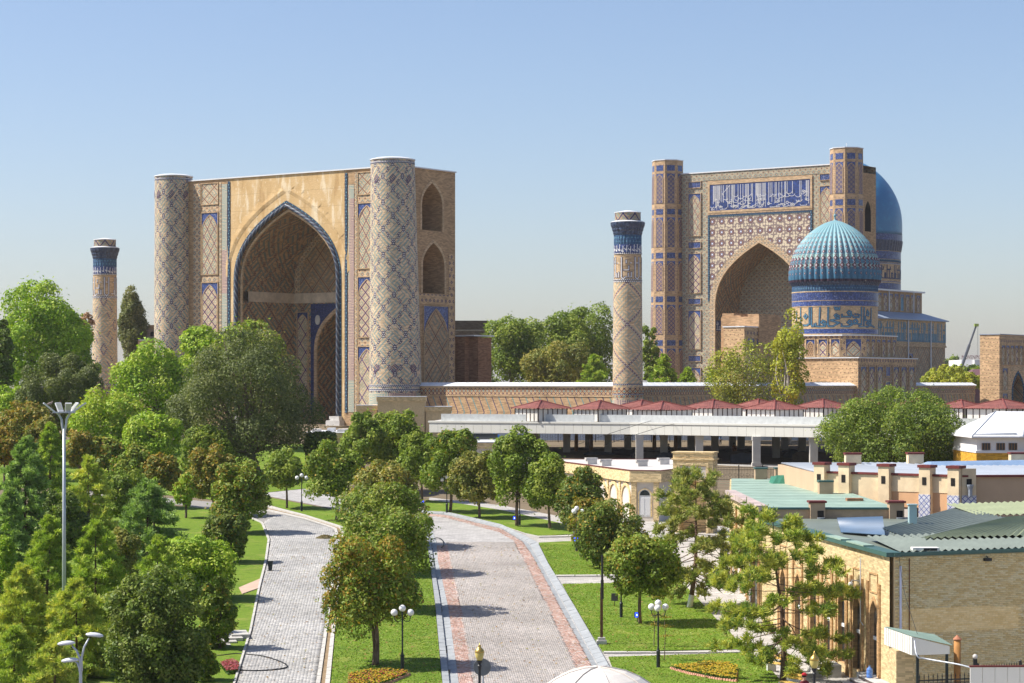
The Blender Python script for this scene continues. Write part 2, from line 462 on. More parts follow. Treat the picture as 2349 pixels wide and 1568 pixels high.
mLozS = M_lozenge('small_lozenge_border', .7)
mLozM = M_lozenge('grey_lozenge_border', 1.1, bg=(.40, .335, .23))
mKuf = M_kufic('square_kufic_strip', .2)
mPan = [M_lattice('panel_lattice_%d' % i, p, q, (.56, .41, .25), l, t, w, s, a) for i, (p, q, l, t, w, s, a) in enumerate((
    (1.9, 1.6, BRN, TUR, .05, .38, .6), (1.3, 2.0, (.14, .07, .10), (.11, .28, .27), .06, .34, .8), (1.35, 1.35, (.09, .05, .12), TUR, .085, .3, .55), (1.9, 2.5, (.09, .06, .16), (.12, .3, .3), .05, .3, .6)))]
mBlue = M_floral('blue_tile_mosaic', BLU, (.45, .5, .62), 5, .5)
mBlueD = M_floral('deep_blue_tile', (.018, .032, .13), (.25, .30, .45), 6, .45)
mBlueEdge = M_dots('blue_dotted_edge', .42, (.028, .06, .11), (.17, .32, .36), .26)
mDot = M_dots('navy_white_dotted_line', .24, NAVY, WHT, .45)
mPlus = M_dots('brick_with_plus_marks', .62, (.60, .40, .22), (.22, .10, .07), .17)
mPlusB = M_dots('border_with_blue_crosses', .85, (.50, .34, .19), NAVY, .3, (.45, .3, .18))
mWhiteMetal = M_plain('white_sheet_metal', (.72, .73, .74), .45, .06, .8, .4)
mGreyMetal = M_plain('grey_blue_sheet_roof', (.30, .36, .45), .45, .08, .8, .4)
mRope = M_rope()
mRos = M_rosette('star_rosette_tiles')
mIns = M_floral('inscription_ground', (.02, .045, .17), (.16, .18, .30), 3.2, .25, None)
mInsP = M_floral('inscription_ground_plain', (.03, .052, .165), (.40, .43, .55), 4.5, .5)
mLetter = M_plain('white_lettering', (.72, .71, .70), .4, .05)
mNavy = M_plain('navy_glazed_brick', NAVY, .4, .2, 3)
mTealL = M_plain('teal_glazed_brick', (.09, .22, .31), .4, .3, 3)
mMarble = M_plain('weathered_marble', (.55, .53, .50), .5, .2, 1.0)
mBand = M_plain('stained_white_plaster', (.60, .50, .38), .9, .3, .8, .15, fine=2)
mWord = M_plain('plum_glazed_brick', (.13, .085, .14), .5, .2, 3)
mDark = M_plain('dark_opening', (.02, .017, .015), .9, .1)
mScreen = M_dots('brick_screen', .3, (.36, .22, .12), (.10, .06, .03), .42)
mStarTower = [M_lattice('octagon_panel_%d' % i, p, p*1.05, b, l, f, .1, .22, .5) for i, (p, b, l, f) in enumerate(((.8, (.30, .22, .17), (.04, .05, .17), (.18, .13, .12)), (.75, (.36, .24, .16), (.05, .05, .15), (.22, .10, .08)), (.7, (.40, .25, .16), (.10, .06, .10), (.3, .14, .09))))]
mPylM = M_dots('octagon_brick', .8, (.47, .32, .185), (.10, .07, .14), .12)

def plaster_mat():
    c = MC('old_golden_plaster', .9, .1)
    n = c.noise(.35, 6); st = c.noise(.9, 5, stretch=(1, 1, .22)); f = c.noise(5, 4)
    k = c.mix(n.sat(.3, .75), (.56, .375, .175), (.68, .49, .265))
    k = c.mix(st.sat(.54, .66)*.8, k, (.80, .68, .48)); k = c.mix(st.sat(.44, .32)*.6, k, (.42, .255, .105)); k = c.mix(f.sat(.58, .72)*.4, k, (.40, .27, .13)); k = c.mix(c.noise(1.6, 6).sat(.60, .66)*.55, k, (.74, .60, .40))
    z_ = c.nt.nodes.new('ShaderNodeSeparateXYZ'); c.nt.links.new(c.obj(), z_.inputs[0]); jz = (X(c.nt, z_.outputs[2])/2.3+.3).tri().gt(.485); k = c.mix(jz*.35, k, (.33, .21, .10))
    return c.done(k, st*1.0+f*.5+n*.8, .5, .16)
mPlaster = plaster_mat()
ROT = math.radians(-36); C36, S36 = math.cos(math.radians(36)), math.sin(math.radians(36))
def gl(x, y, O=(-31.2, 300.7)): return (O[0]+x*C36+y*S36, O[1]-x*S36+y*C36)

def arched_panel(T, m, u0, u1, z0, z1, mat_in, mat_sp=None, d=-.05, w=.10):
    fr = MB(); frame(fr, m, u0-w, u1+w, z0-w, z1+w, w, d-.10, 0.02); f = fr.build('panel_frame', mBrickFace, T)
    sp = MB(); plate(sp, m, u0, u1, z0, z1, d, .02); s = sp.build('spandrel', mat_sp or mBlue, f)
    c, a = (u0+u1)/2, (u1-u0)/2-.10
    op = dict(c=c, a=a, zb=z0+.02, zs=z1-a*1.75, za=z1-.25)
    q = MB(); fill(q, m, op, d-.035, 8); reveal(q, m, op, d-.035, d+.01, 8, False); q.build('arch_field', mat_in, f)
    r = MB(); ring(r, m, op, -.10, 0, d-.08, d, 8); r.build('arch_edge', mBrickFace, f)
    return f
def rect_panel(T, m, u0, u1, z0, z1, mat, d=-.05, w=.10, name='tile_panel'):
    fr = MB(); frame(fr, m, u0-w, u1+w, z0-w, z1+w, w, d-.09, .02); f = fr.build('panel_frame', mBrickFace, T)
    q = MB(); plate(q, m, u0, u1, z0, z1, d, .02); q.build(name, mat, f); return f
def strip(T, m, u0, u1, z0, z1, mat, d=-.03, name='border_strip'):
    q = MB(); plate(q, m, u0, u1, z0, z1, d, .02); return q.build(name, mat, T)
def off(m, z): return lambda u, v, d: m(u, v-z, d)

# ------------------------------------------------------------------ entrance portal
Z0 = 7.19
def portal():
    T = thing('entrance_portal', 'huge golden brick portal with pointed arch and two round corner towers', 'portal', (-31.2, 300.7, Z0), ROT)
    m = off(FRONT, Z0)
    q = MB(); q.box(-20.6, -9.33, 0, 13, 0, 41.0-Z0); q.build('pylon', mBrick, T)
    # right pylon, with the niches of its flank
    x0 = 20.5; fm = lambda u, z, d: (x0-d, u, z-Z0)
    n1 = dict(c=6.85, a=2.2, zb=33.0, zs=36.0, za=39.3); n2 = dict(c=7.15, a=2.35, zb=24.7, zs=28.0, za=31.4)
    q = MB(); wall(q, m, 11.1, x0, Z0, 41.05)
    wall(q, fm, 0, 11.9, 31.9, 41.05, [n1]); wall(q, fm, 0, 11.9, Z0, 31.9, [n2])
    q.quad((11.1, 0, 41.05-Z0), (x0, 0, 41.05-Z0), (x0, 11.9, 41.05-Z0), (11.1, 11.9, 41.05-Z0))
    q.quad((11.1, 11.9, 0), (x0, 11.9, 0), (x0, 11.9, 41.05-Z0), (11.1, 11.9, 41.05-Z0))
    q.build('pylon', mBrick, T)
    for op, dep in ((n1, 3.4), (n2, 3.6)):
        q = MB(); reveal(q, fm, op, 0, dep); fill(q, fm, op, dep); nb = q.build('flank_niche', mBrick, T)
        r = MB(); ring(r, fm, op, 0, .35, -.07, 0); r.build('brick_arch', mBrickFace, nb)
    q = MB()
    for (a, b) in ((5.0, 6.3), (8.0, 9.3)): plate(q, fm, a, b, 26.6, 28.6, 3.5, 3.58)
    plate(q, fm, 4.85, 9.45, 25.9, 28.8, 3.56, 3.59)
    q.build('niche_tilework', mSide, T)
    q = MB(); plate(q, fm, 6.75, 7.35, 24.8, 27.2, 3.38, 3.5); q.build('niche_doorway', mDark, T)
    arched_panel(T, fm, 5.0, 10.3, 10.2, 23.0, mLun)
    strip(T, fm, 10.45, 11.55, 9.0, 30.2, mPlusB, -.06); strip(T, fm, 3.6, 10.44, 23.25, 24.6, mPlusB, -.06)
    # plastered wall above and round the great arch
    c = .95; A = dict(c=c, a=9.05, zb=Z0, zs=26.2, za=36.7)
    q = MB(); wall(q, m, -9.33, 11.1, Z0, 41.0, [A], n=26)
    q.quad((-9.33, 0, 41-Z0), (11.1, 0, 41-Z0), (11.1, 13, 41-Z0), (-9.33, 13, 41-Z0)); q.quad((-9.33, 13, 30), (11.1, 13, 30), (11.1, 13, 41-Z0), (-9.33, 13, 41-Z0))
    q.build('plastered_wall', mPlaster, T)
    # torn edges of the plaster: ridges that run along the haunches, and broken patches
    R = random.Random(4)
    for side in (-1, 1):
        q = MB(); AA = arc(A, 26, 1.55)
        H = [p for p in AA if (p[0]-c)*side > 0]; H.sort(key=lambda p: -p[1])
        for k in range(1, len(H)-2):
            (xa, za_), (xb, zb_) = H[k], H[k+1]
            w = .25+.5*R.random()
            q.quad(m(xa, za_, -.02), m(xb, zb_, -.02), m(xb+side*.35, zb_+.35, -.10-.05*R.random()), m(xa+side*.35, za_+.35, -.1))
            q.quad(m(xa+side*.35, za_+.35, -.1), m(xb+side*.35, zb_+.35, -.1), m(xb+side*(.4+w), zb_+.3+w, -.01), m(xa+side*(.4+w), za_+.3+w, -.01))
        q.build('plaster_ridge', mPlaster, T)
    # tunnel of the iwan
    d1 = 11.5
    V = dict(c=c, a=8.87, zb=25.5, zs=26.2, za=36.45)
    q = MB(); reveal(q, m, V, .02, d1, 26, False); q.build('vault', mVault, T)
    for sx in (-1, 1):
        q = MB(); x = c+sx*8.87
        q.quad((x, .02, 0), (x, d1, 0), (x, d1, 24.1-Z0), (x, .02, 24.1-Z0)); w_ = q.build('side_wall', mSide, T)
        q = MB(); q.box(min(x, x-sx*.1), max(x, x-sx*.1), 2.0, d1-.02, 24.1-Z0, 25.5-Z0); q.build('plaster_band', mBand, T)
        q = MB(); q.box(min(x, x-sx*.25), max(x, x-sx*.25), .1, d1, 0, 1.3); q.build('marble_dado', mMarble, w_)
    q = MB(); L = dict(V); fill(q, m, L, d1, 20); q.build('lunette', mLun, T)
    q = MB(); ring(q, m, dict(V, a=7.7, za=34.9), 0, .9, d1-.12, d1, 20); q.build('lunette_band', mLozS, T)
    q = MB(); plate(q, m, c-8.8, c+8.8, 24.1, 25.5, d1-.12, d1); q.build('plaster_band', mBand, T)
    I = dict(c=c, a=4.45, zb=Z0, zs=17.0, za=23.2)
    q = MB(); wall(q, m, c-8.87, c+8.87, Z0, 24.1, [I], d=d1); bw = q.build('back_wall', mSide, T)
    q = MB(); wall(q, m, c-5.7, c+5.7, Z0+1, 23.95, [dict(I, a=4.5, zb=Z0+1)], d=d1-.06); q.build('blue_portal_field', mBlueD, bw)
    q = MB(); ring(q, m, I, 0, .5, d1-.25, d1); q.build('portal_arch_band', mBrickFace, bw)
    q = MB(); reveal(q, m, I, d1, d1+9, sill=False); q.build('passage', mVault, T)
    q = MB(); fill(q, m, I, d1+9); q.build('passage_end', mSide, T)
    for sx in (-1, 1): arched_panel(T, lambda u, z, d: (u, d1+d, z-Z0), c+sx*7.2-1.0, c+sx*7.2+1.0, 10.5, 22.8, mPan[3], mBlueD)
    q = MB(); q.lathe([(.55, 0), (.55, .12)], 20); q.build('oval_window', mMarble, T, (-3.4, d1-.07, 21.7-Z0), (math.pi/2, 0, 0)).scale = (.8, 1.25, 1)
    # rope moulding and blue edges
    L = [Vector(m(x, z, -.12)) for x, z in outline(dict(A, zb=Z0+1.2), 30, .1)]
    D = []
    for a, b in zip(L[:-1], L[1:]):
        k = max(1, int((b-a).length/.35)); D += [a.lerp(b, i/k) for i in range(k)]
    D.append(L[-1])
    q = MB(); q.tube(D, .27, 10, uvr=1); q.build('rope_moulding', mRope, T, smooth=True)
    q = MB(); ring(q, m, dict(A, zb=Z0+1), .40, .62, -.10, .02, 26); q.build('arch_edge_band', mBlueEdge, T)
    q = MB(); ring(q, m, dict(A, zb=Z0+1), -.55, -.30, .3, .6, 26); q.build('inner_edge_band', mBrickFace, T)
    for x in (c-9.2, c+9.0):
        q = MB(); q.box(x-1.2, x+1.2, -1.0, .4, 0, .7); q.box(x-.85, x+.85, -.7, .35, .7, 1.25); q.build('marble_plinth', mMarble, T)
    # pylon decoration
    tiers = ((37.66, 40.5, 0), (27.95, 36.45, 1), (18.9, 26.75, 2), (10.0, 17.6, 3))
    for sx, kk in ((-1, 'l'), (1, 'r')):
        X_ = lambda a, b: (c-b, c-a) if sx < 0 else (c+a, c+b)
        u0, u1 = X_(12.62, 15.7 if sx < 0 else 15.6)
        strip(T, m, *X_(8.38+2.0, 10.75), 8.9, 40.6, mBlueEdge, -.10, 'blue_edge_strip')
        strip(T, m, *X_(10.9, 11.9), 9.0, 40.3 if sx < 0 else 39.0, mKuf, -.05, 'kufic_strip')
        strip(T, m, *X_(12.0, 12.4), 8.9, 40.6, mLozS, -.045)
        strip(T, m, *X_(16.0, 17.3), 8.9, 40.6, mLoz, -.045)
        for i, (z0, z1, k) in enumerate(tiers):
            if k == 0: rect_panel(T, m, u0, u1, z0, z1, mPan[0])
            else: arched_panel(T, m, u0, u1, z0, z1, mPan[k])
            if i: strip(T, m, u0, u1, z1+.15, tiers[i-1][0]-.15, mLoz, -.02)
    # towers
    for (x, rb, rt, sh) in ((-19.9, 2.75, 2.62, 0), (19.65, 3.5, 2.86, .55)):
        Ht = 41.75-Z0
        pr = [(rb+(rt-rb)*k/12, Ht*k/12) for k in range(13)]
        q = MB(); q.lathe(pr, 48, 3.12)
        q.v = [(a+sh*(1-z/Ht), b, z) for a, b, z in q.v]
        t = q.build('tower', mTower, T, (x, -.35, 0), smooth=False)
        RR = lambda z: rb+(rt-rb)*z/Ht
        for (z0, z1, mt) in ((4.6, 4.95, mDot), (5.15, 5.45, mDot), (2.6, 4.4, mKuf), (Ht-.55, Ht-.25, mDot)):
            q = MB(); q.lathe([(RR(z0)+.03, z0), (RR(z1)+.03, z1)], 48, 3.12, cap=False); q.v = [(a+sh*(1-z/Ht), b, z) for a, b, z in q.v]
            q.build('tower_band', mt, t)
        q = MB(); q.lathe([(rt+.1, Ht), (rt+.1, Ht+.12), (rt-.6, Ht+.3)], 48); q.build('tower_coping', mWhiteMetal, t)
        q = MB()
        word = [[(-.5, -.9), (-.5, .5)], [(0, -.9), (0, .5)], [(.5, -.9), (.5, .5)], [(-1, -.9), (.5, -.9)], [(-1, -.9), (-1, -.3), (-.55, -.3)], [(.95, -.9), (.95, .5)]]
        for a0 in (-2.55, -1.75, -.95, -3.35, -.15):
            for zc in (Ht-2.5, 7.6):
                L = [[((u-v)*.33, (u+v)*.33) for u, v in w] for w in word]
                mp = lambda u, v, d, a0=a0, zc=zc: ((RR(zc+v)+d)*math.cos(a0+u/3.0)+sh*(1-(zc+v)/Ht), (RR(zc+v)+d)*math.sin(a0+u/3.0), zc+v)
                strokes(q, mp, L, .12, .05, .0)
        q.build('kufic_word', mWord, t)
    # copings of sheet metal
    q = MB(); q.box(-17.4, 17.0, -.18, 1.2, 41.0-Z0, 41.16-Z0); q.build('coping', mWhiteMetal, T)
    q = MB(); q.box(19.6, 20.7, 2.4, 12.0, 41.05-Z0, 41.2-Z0); q.build('coping', mWhiteMetal, T)
    return T
portal()

# ------------------------------------------------------------------ enclosure walls with sloping coping sheets
mChev = M_chevron('chevron_brick', 0.0, 3.9)
mZig = M_zig('blue_zigzag_frieze')
def enclosure(label, loc, x0, x1, rot, face=1):
    T = thing('enclosure_wall', label, 'wall', loc, rot)
    q = MB(); q.box(x0, x1, 0, 1.3, 0, 5.2); q.build('wall_body', mBrick, T)
    q = MB(); q.box(x0+.05, x1-.05, -.05, 0.02, 0.2, 3.95); q.build('chevron_field', mChev, T)
    q = MB(); q.box(x0+.05, x1-.05, -.08, 0.02, 4.1, 5.0); q.build('frieze', mZig, T)
    q = MB(); q.box(x0, x1, -.12, .02, 3.96, 4.09); q.box(x0, x1, -.16, 1.46, 5.0, 5.25); q.build('string_course', mBrickFace, T)
    n = max(1, int((x1-x0)/1.6)); w = (x1-x0)/n
    s = MB(); s.hexa([(.015, -.3, 0), (w-.015, -.3, 0), (w-.015, .65, .42), (.015, .65, .42), (.015, -.3, .06), (w-.015, -.3, .06), (w-.015, .65, .48), (.015, .65, .48)])
    s.hexa([(.015, .65, .42), (w-.015, .65, .42), (w-.015, 1.6, 0), (.015, 1.6, 0), (.015, .65, .48), (w-.015, .65, .48), (w-.015, 1.6, .06), (.015, 1.6, .06)])
    s.box(w-.05, w-.01, -.3, 1.6, 0, .02); s.hexa([(w-.06, -.3, .06), (w, -.3, .06), (w, .65, .48), (w-.06, .65, .48), (w-.06, -.3, .11), (w, -.3, .11), (w, .65, .53), (w-.06, .65, .53)])
    me = s.mesh('coping_sheet', mWhiteMetal)
    for k in range(n): link('coping_sheet', me, T, (x0+k*w, 0, 5.25))
    return T
MR = gl(55.2, .93); ML = gl(-33.5, -.5)
enclosure('tall chevron brick wall with white sheet coping right of the great portal', (*gl(0, .9), Z0), 20.6, 53.6, ROT)
enclosure('short stretch of brick wall with white coping left of the great portal', (*gl(0, -.2), Z0), -32.0, -22.5, ROT)
# side wall: runs from the right minaret away along the court
enclosure('long chevron brick wall with white coping from right minaret to the far brick gateway', (MR[0]-.6*C36, MR[1]+.6*S36, Z0), 1.6, 101.5, ROT+math.pi/2)

# ------------------------------------------------------------------ minarets
mFlute = M_dots('fluted_blue_tile', .45, (.045, .10, .19), (.10, .22, .30), .3)
mMuq = M_floral('muqarnas_tile', (.03, .045, .09), (.12, .2, .28), 4, .5)
mCapBand = M_lattice('cap_band_tile', 1.6, 1.8, (.40, .28, .17), NAVY, TUR, .07, .4, .6)
def minaret(label, loc, body, rot, words):
    T = thing('minaret', label, 'minaret', (*loc, Z0), rot, 'corner minarets of the front wall')
    k = lambda z: z-Z0
    RR = lambda z: 1.86-.20*(z/26.0)
    q = MB(); q.lathe([(RR(k(z)), k(z)) for z in (Z0, 11, 14, 18, 22, 25.2)], 40, 1.65); q.build('shaft', body, T)
    q = MB(); q.lathe([(1.675, k(25.2)), (1.655, k(28.35))], 40, 1.65); sh = q.build('inscription_drum', mBrickFace, T)
    q = MB(); q.lathe([(1.67, k(28.4)), (1.66, k(29.55))], 40, 1.65); ib = q.build('blue_inscription_band', mInsP, T)
    q = MB()
    R = random.Random(words)
    for i in range(46):
        a = -math.pi+i*.137; zc = k(28.55)+R.random()*.25
        L = [[(0, 0), (.05, .75)]] if i % 2 else [[(0, .3), (.12, .1), (.25, .25), (.3, .05)]]
        strokes(q, lambda u, v, d: ((1.67+d)*math.cos(a+u/1.65), (1.67+d)*math.sin(a+u/1.65), zc+v), L, .07, .03, 0)
    q.build('white_script', mLetter, ib)
    fl = lambda a, z: 1+.02*math.cos(a*28)
    q = MB(); q.lathe([(1.65, k(29.55)), (1.65, k(30.7))], 112, 1.65, rf=fl); q.build('fluted_band', mFlute, T)
    mu = lambda a, z: 1+.035*abs(math.cos(a*11))
    q = MB(); q.lathe([(1.64, k(30.7)), (1.72, k(30.95)), (1.72, k(31.1)), (1.84, k(31.35)), (1.84, k(31.5)), (1.98, k(31.85)), (2.02, k(32.1)), (2.02, k(32.25)), (1.6, k(32.3))], 88, 1.65, rf=mu); q.build('muqarnas_collar', mMuq, T)
    q = MB(); q.lathe([(2.06, k(32.26)), (2.06, k(32.32)), (1.6, k(32.45))], 40); q.build('collar_coping', mWhiteMetal, T)
    q = MB(); q.lathe([(1.58, k(32.4)), (1.56, k(33.4))], 40, 1.65); cp = q.build('cap', mCapBand, T)
    q = MB(); q.lathe([(1.62, k(33.4)), (1.62, k(33.48)), (.4, k(33.7))], 40); q.build('cap_roof', mWhiteMetal, cp)
    for z in (k(25.2), k(12.6), k(11.4), k(28.38), k(25.0)):
        q = MB(); q.lathe([(RR(z)+.03, z), (RR(z)+.03, z+.16)], 40, 1.65, cap=False); q.build('dotted_line', mDot, T)
    q = MB(); q.lathe([(RR(3.9)+.02, 3.9), (RR(3.9)+.02, 5.1)], 40, 1.65, cap=False); q.build('frieze_band', mZig, T)
    q = MB(); q.lathe([(RR(2.)+.02, 1.6), (RR(2.)+.02, 3.6)], 40, 1.65, cap=False); q.build('kufic_base_band', mKuf, T)
    # tall kufic letters: white with navy outline
    W = [[(0, .35), (0, 2.7)], [(.32, .35), (.32, 2.7)], [(-.1, .35), (.18, .1), (.45, .35)], [(.9, .4), (.9, 2.7)], [(.45, .35), (1.5, .35), (1.5, .9)], [(1.2, .35), (1.2, .8)], [(1.9, .35), (1.9, 2.7)], [(1.9, .35), (2.1, .1), (2.4, .35), (3.1, .35), (3.1, .9)], [(2.75, .35), (2.75, .8)], [(2.2, 1.2), (2.8, 1.2), (2.8, 1.65)], [(3.6, .35), (3.6, 2.7)], [(3.6, .35), (3.9, .1), (4.2, .4), (4.2, 2.7)], [(4.6, .4), (5.1, .4), (5.1, .9)]]
    W += [[(-.3, 2.05), (.7, 2.05), (.7, 2.3)], [(1.3, 2.05), (2.5, 2.05), (2.5, 2.35)], [(3.0, 2.05), (4.0, 2.05)]]
    for wd, d1, mt, nm in ((.22, .02, mNavy, 'kufic_letter_outline'), (.10, .045, mLetter, 'kufic_letter')):
        q = MB()
        for s in (0, 1):
            mp = lambda u, v, d: ((1.675+d)*math.cos(-math.pi+s*math.pi+u/1.675), (1.675+d)*math.sin(-math.pi+s*math.pi+u/1.675), k(25.25)+v)
            strokes(q, mp, W, wd, d1, 0)
        q.build(nm, mt, sh)
    return T
minaret('blue collared round minaret with crossing diamond lines rising behind the red gazebo roofs', MR, mMin, ROT+.55, 1)
minaret('blue collared round minaret with square brick panels among the trees at left', ML, mMinL, ROT+.2, 2)

# ------------------------------------------------------------------ great mosque at the end of the court
mCeramBlue = MC('big_blue_dome_tile', .38, .5)
_n = mCeramBlue.noise(9, 4); _n2 = mCeramBlue.noise(.6, 4)
_k = mCeramBlue.mix(_n.sat(.35, .65), (.03, .13, .30), (.05, .24, .42)); _k = mCeramBlue.mix(_n2.sat(.5, .75)*.6, _k, (.06, .32, .48))
mCeramBlue = mCeramBlue.done(_k)
mKufBig = M_plain('navy_kufic_brick', (.035, .055, .12), .5, .3, 2)
def kufic_lines(R, length, h, dens=1.0):
    L = []; u = 0
    while u < length:
        t = R.random(); w = R.uniform(.7, 1.5)
        L.append([(u, .12*h), (u+w*.8, .12*h)])
        if t < .45: L.append([(u+w*.4, .12*h), (u+w*.4, R.choice((.95, .95, .7))*h)])
        if t > .3: L.append([(u, .12*h), (u, .45*h), (u+w*.35, .45*h), (u+w*.35, .12*h)])
        if t > .6: L.append([(u+w*.8, .12*h), (u+w*.8, .95*h)])
        if R.random() < .5: L.append([(u, .68*h), (u+w*.7, .68*h), (u+w*.7, .84*h)])
        u += w
    return L
def mosque():
    T = thing('great_mosque', 'large tiled mosque front with octagonal towers, inscription panel and deep arch', 'mosque', (45.0, 411.1, Z0), ROT)
    m = off(FRONT, Z0); c = .85
    A = dict(c=c, a=9.6, zb=Z0, zs=26.5, za=39.0)
    q = MB(); wall(q, m, -18.9, 18.9, Z0, 52.3, [dict(A, a=9.7)], d=.06, n=24)
    q.quad((-18.9, .06, 52.3-Z0), (20, .06, 52.3-Z0), (20, 9.2, 52.3-Z0), (-18.9, 9.2, 52.3-Z0)); q.quad((-18.9, 9.2, 0), (-18.9, 9.2, 52.3-Z0), (20, 9.2, 52.3-Z0), (20, 9.2, 0))
    q.build('front_wall', mLozM, T)
    fm = lambda u, z, d: (20.0-d, u, z-Z0); n1 = dict(c=6.0, a=1.2, zb=40.4, zs=43.4, za=46.0)
    q = MB(); wall(q, fm, .06, 9.2, Z0, 51.0, [n1]); q.build('flank_wall', mBrick, T)
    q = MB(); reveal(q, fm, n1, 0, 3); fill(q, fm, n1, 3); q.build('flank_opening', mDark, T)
    q = MB(); q.box(-17, 17, -.15, 1.2, 52.3-Z0, 52.5-Z0); q.build('coping', mWhiteMetal, T)
    strip(T, m, -16, 17.4, 50.85, 52.2, mLozM, -.0)
    rect_panel(T, m, -9.75, 11.45, 45.1, 50.0, mIns, -.04, .42, 'inscription_ground')
    for z0, z1 in ((44.35, 44.75), (50.35, 50.7)): strip(T, m, -10.2, 11.9, z0, z1, mPylM, -.07)
    # the great inscription: long white uprights over sweeping letters
    R = random.Random(12); L = []
    ux = [.03, .037, .046, .055, .066, .075, .085, .092, .1, .118, .135, .165, .18, .2, .22, .228, .237, .25, .285, .31, .335, .36, .372, .384, .392, .42, .432, .466, .472, .48, .487, .495, .505, .515, .53, .542, .552, .562, .595, .61, .628, .66, .672, .698, .727, .757, .763, .78, .833, .905, .918, .968, .975, .985, .993]
    for t in ux:
        u = -9.6+t*20.9; b = R.uniform(45.3, 47.6); L.append([(u, b), (u, 49.75)])
    L.append([(-9.6+.2*20.9, 49.7), (-9.6+.125*20.9, 48.2), (-9.6+.14*20.9, 47.6)])
    for i in range(95):
        u, z = -9.4+R.random()*20.4, 45.3+R.random()**1.5*2.6; s = R.uniform(.25, .75); ty = R.random()
        if ty < .4: pts = [(u+s*math.cos(a), z+s*.55*math.sin(a)) for a in [math.pi*(1+j/5) for j in range(6)]]
        elif ty < .7: pts = [(u, z), (u+s*.5, z+s*.18), (u+s, z+s*.6), (u+s*1.25, z+s*.65)]
        else: pts = [(u+s*.35*math.cos(a), z+s*.35*math.sin(a)) for a in [j*math.pi/3 for j in range(7)]]+[(u+s*.9, z-s*.1)]
        L.append([(min(max(x, -9.6), 11.3), min(max(y, 45.25), 49.8)) for x, y in pts])
    q = MB(); strokes(q, m, L, .08, -.085, -.03); q.build('white_inscription', mLetter, T)
    # star-tiled spandrels
    q = MB(); wall(q, m, -9.75, 11.45, 28.2, 44.1, [dict(A, a=9.7+.95, zb=28.2, zs=28.2, za=40.1)] if False else [dict(c=c, a=10.25, zb=28.2, zs=28.25, za=39.9)], d=-.02, n=24); q.build('star_tile_field', mRos, T)
    for a_, b_, z0, z1 in ((-10.15, -9.78, 28.2, 44.3), (11.48, 11.85, 28.2, 44.3), (-9.78, 11.48, 43.95, 44.3)): strip(T, m, a_, b_, z0, z1, mBlueEdge, -.12, 'field_frame')
    q = MB(); ring(q, m, A, .02, 1.0, -.16, .1, 24); q.build('arch_band', mLozS, T)
    q = MB(); ring(q, m, A, -.2, .02, -.2, .2, 24); q.build('arch_lip', mBrickFace, T)
    # iwan
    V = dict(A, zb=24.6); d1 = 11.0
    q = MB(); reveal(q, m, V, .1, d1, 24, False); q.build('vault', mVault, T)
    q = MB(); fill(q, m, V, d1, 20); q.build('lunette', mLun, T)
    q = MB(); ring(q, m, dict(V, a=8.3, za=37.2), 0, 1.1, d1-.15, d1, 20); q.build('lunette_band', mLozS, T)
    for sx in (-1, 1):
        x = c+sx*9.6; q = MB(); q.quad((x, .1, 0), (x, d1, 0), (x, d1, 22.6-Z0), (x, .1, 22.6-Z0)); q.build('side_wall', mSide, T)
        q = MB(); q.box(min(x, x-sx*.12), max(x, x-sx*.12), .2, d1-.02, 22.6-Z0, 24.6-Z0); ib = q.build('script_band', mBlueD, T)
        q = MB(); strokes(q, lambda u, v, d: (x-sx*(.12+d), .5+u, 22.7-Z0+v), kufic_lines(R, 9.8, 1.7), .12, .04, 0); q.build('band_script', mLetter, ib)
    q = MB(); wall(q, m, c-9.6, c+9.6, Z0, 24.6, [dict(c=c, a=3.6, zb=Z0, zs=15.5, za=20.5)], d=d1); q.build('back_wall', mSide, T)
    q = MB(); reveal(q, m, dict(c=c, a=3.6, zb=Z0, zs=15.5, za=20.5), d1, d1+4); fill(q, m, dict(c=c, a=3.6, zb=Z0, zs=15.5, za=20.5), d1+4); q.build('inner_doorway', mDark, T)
    # panels on the pylons
    for u0, u1 in ((-14.42, -11.75), (13.45, 16.1)):
        for i, (a, b) in enumerate(((40.6, 48.5), (29.85, 37.2), (19.3, 26.5), (9.6, 15.7))): arched_panel(T, m, u0, u1, a, b, mPan[(i+1) % 4])
        for a, b in ((49.65, 50.7), (38.3, 39.4), (27.75, 28.75), (17.0, 18.0)): rect_panel(T, m, u0, u1, a, b, mInsP, name='script_panel')
    # octagonal towers
    for x in (-18.9, 18.93):
        Ht = 54.9-Z0
        ap = lambda z: 3.15-.42*z/Ht
        pts = lambda z: [(ap(z)/math.cos(math.pi/8)*math.cos(math.pi/8+k*math.pi/4), ap(z)/math.cos(math.pi/8)*math.sin(math.pi/8+k*math.pi/4)) for k in range(8)]
        q = MB(); a, b = pts(0), pts(Ht)
        for k in range(8): k2 = (k+1) % 8; q.quad((*a[k], 0), (*a[k2], 0), (*b[k2], Ht), (*b[k], Ht))
        q.poly([(*p, Ht) for p in b]); t = q.build('tower', mPylM, T, (x, -.3, 0))
        q = MB(); q.prism([(p[0]*1.04, p[1]*1.04) for p in b], Ht, Ht+.14); q.build('tower_coping', mWhiteMetal, t)
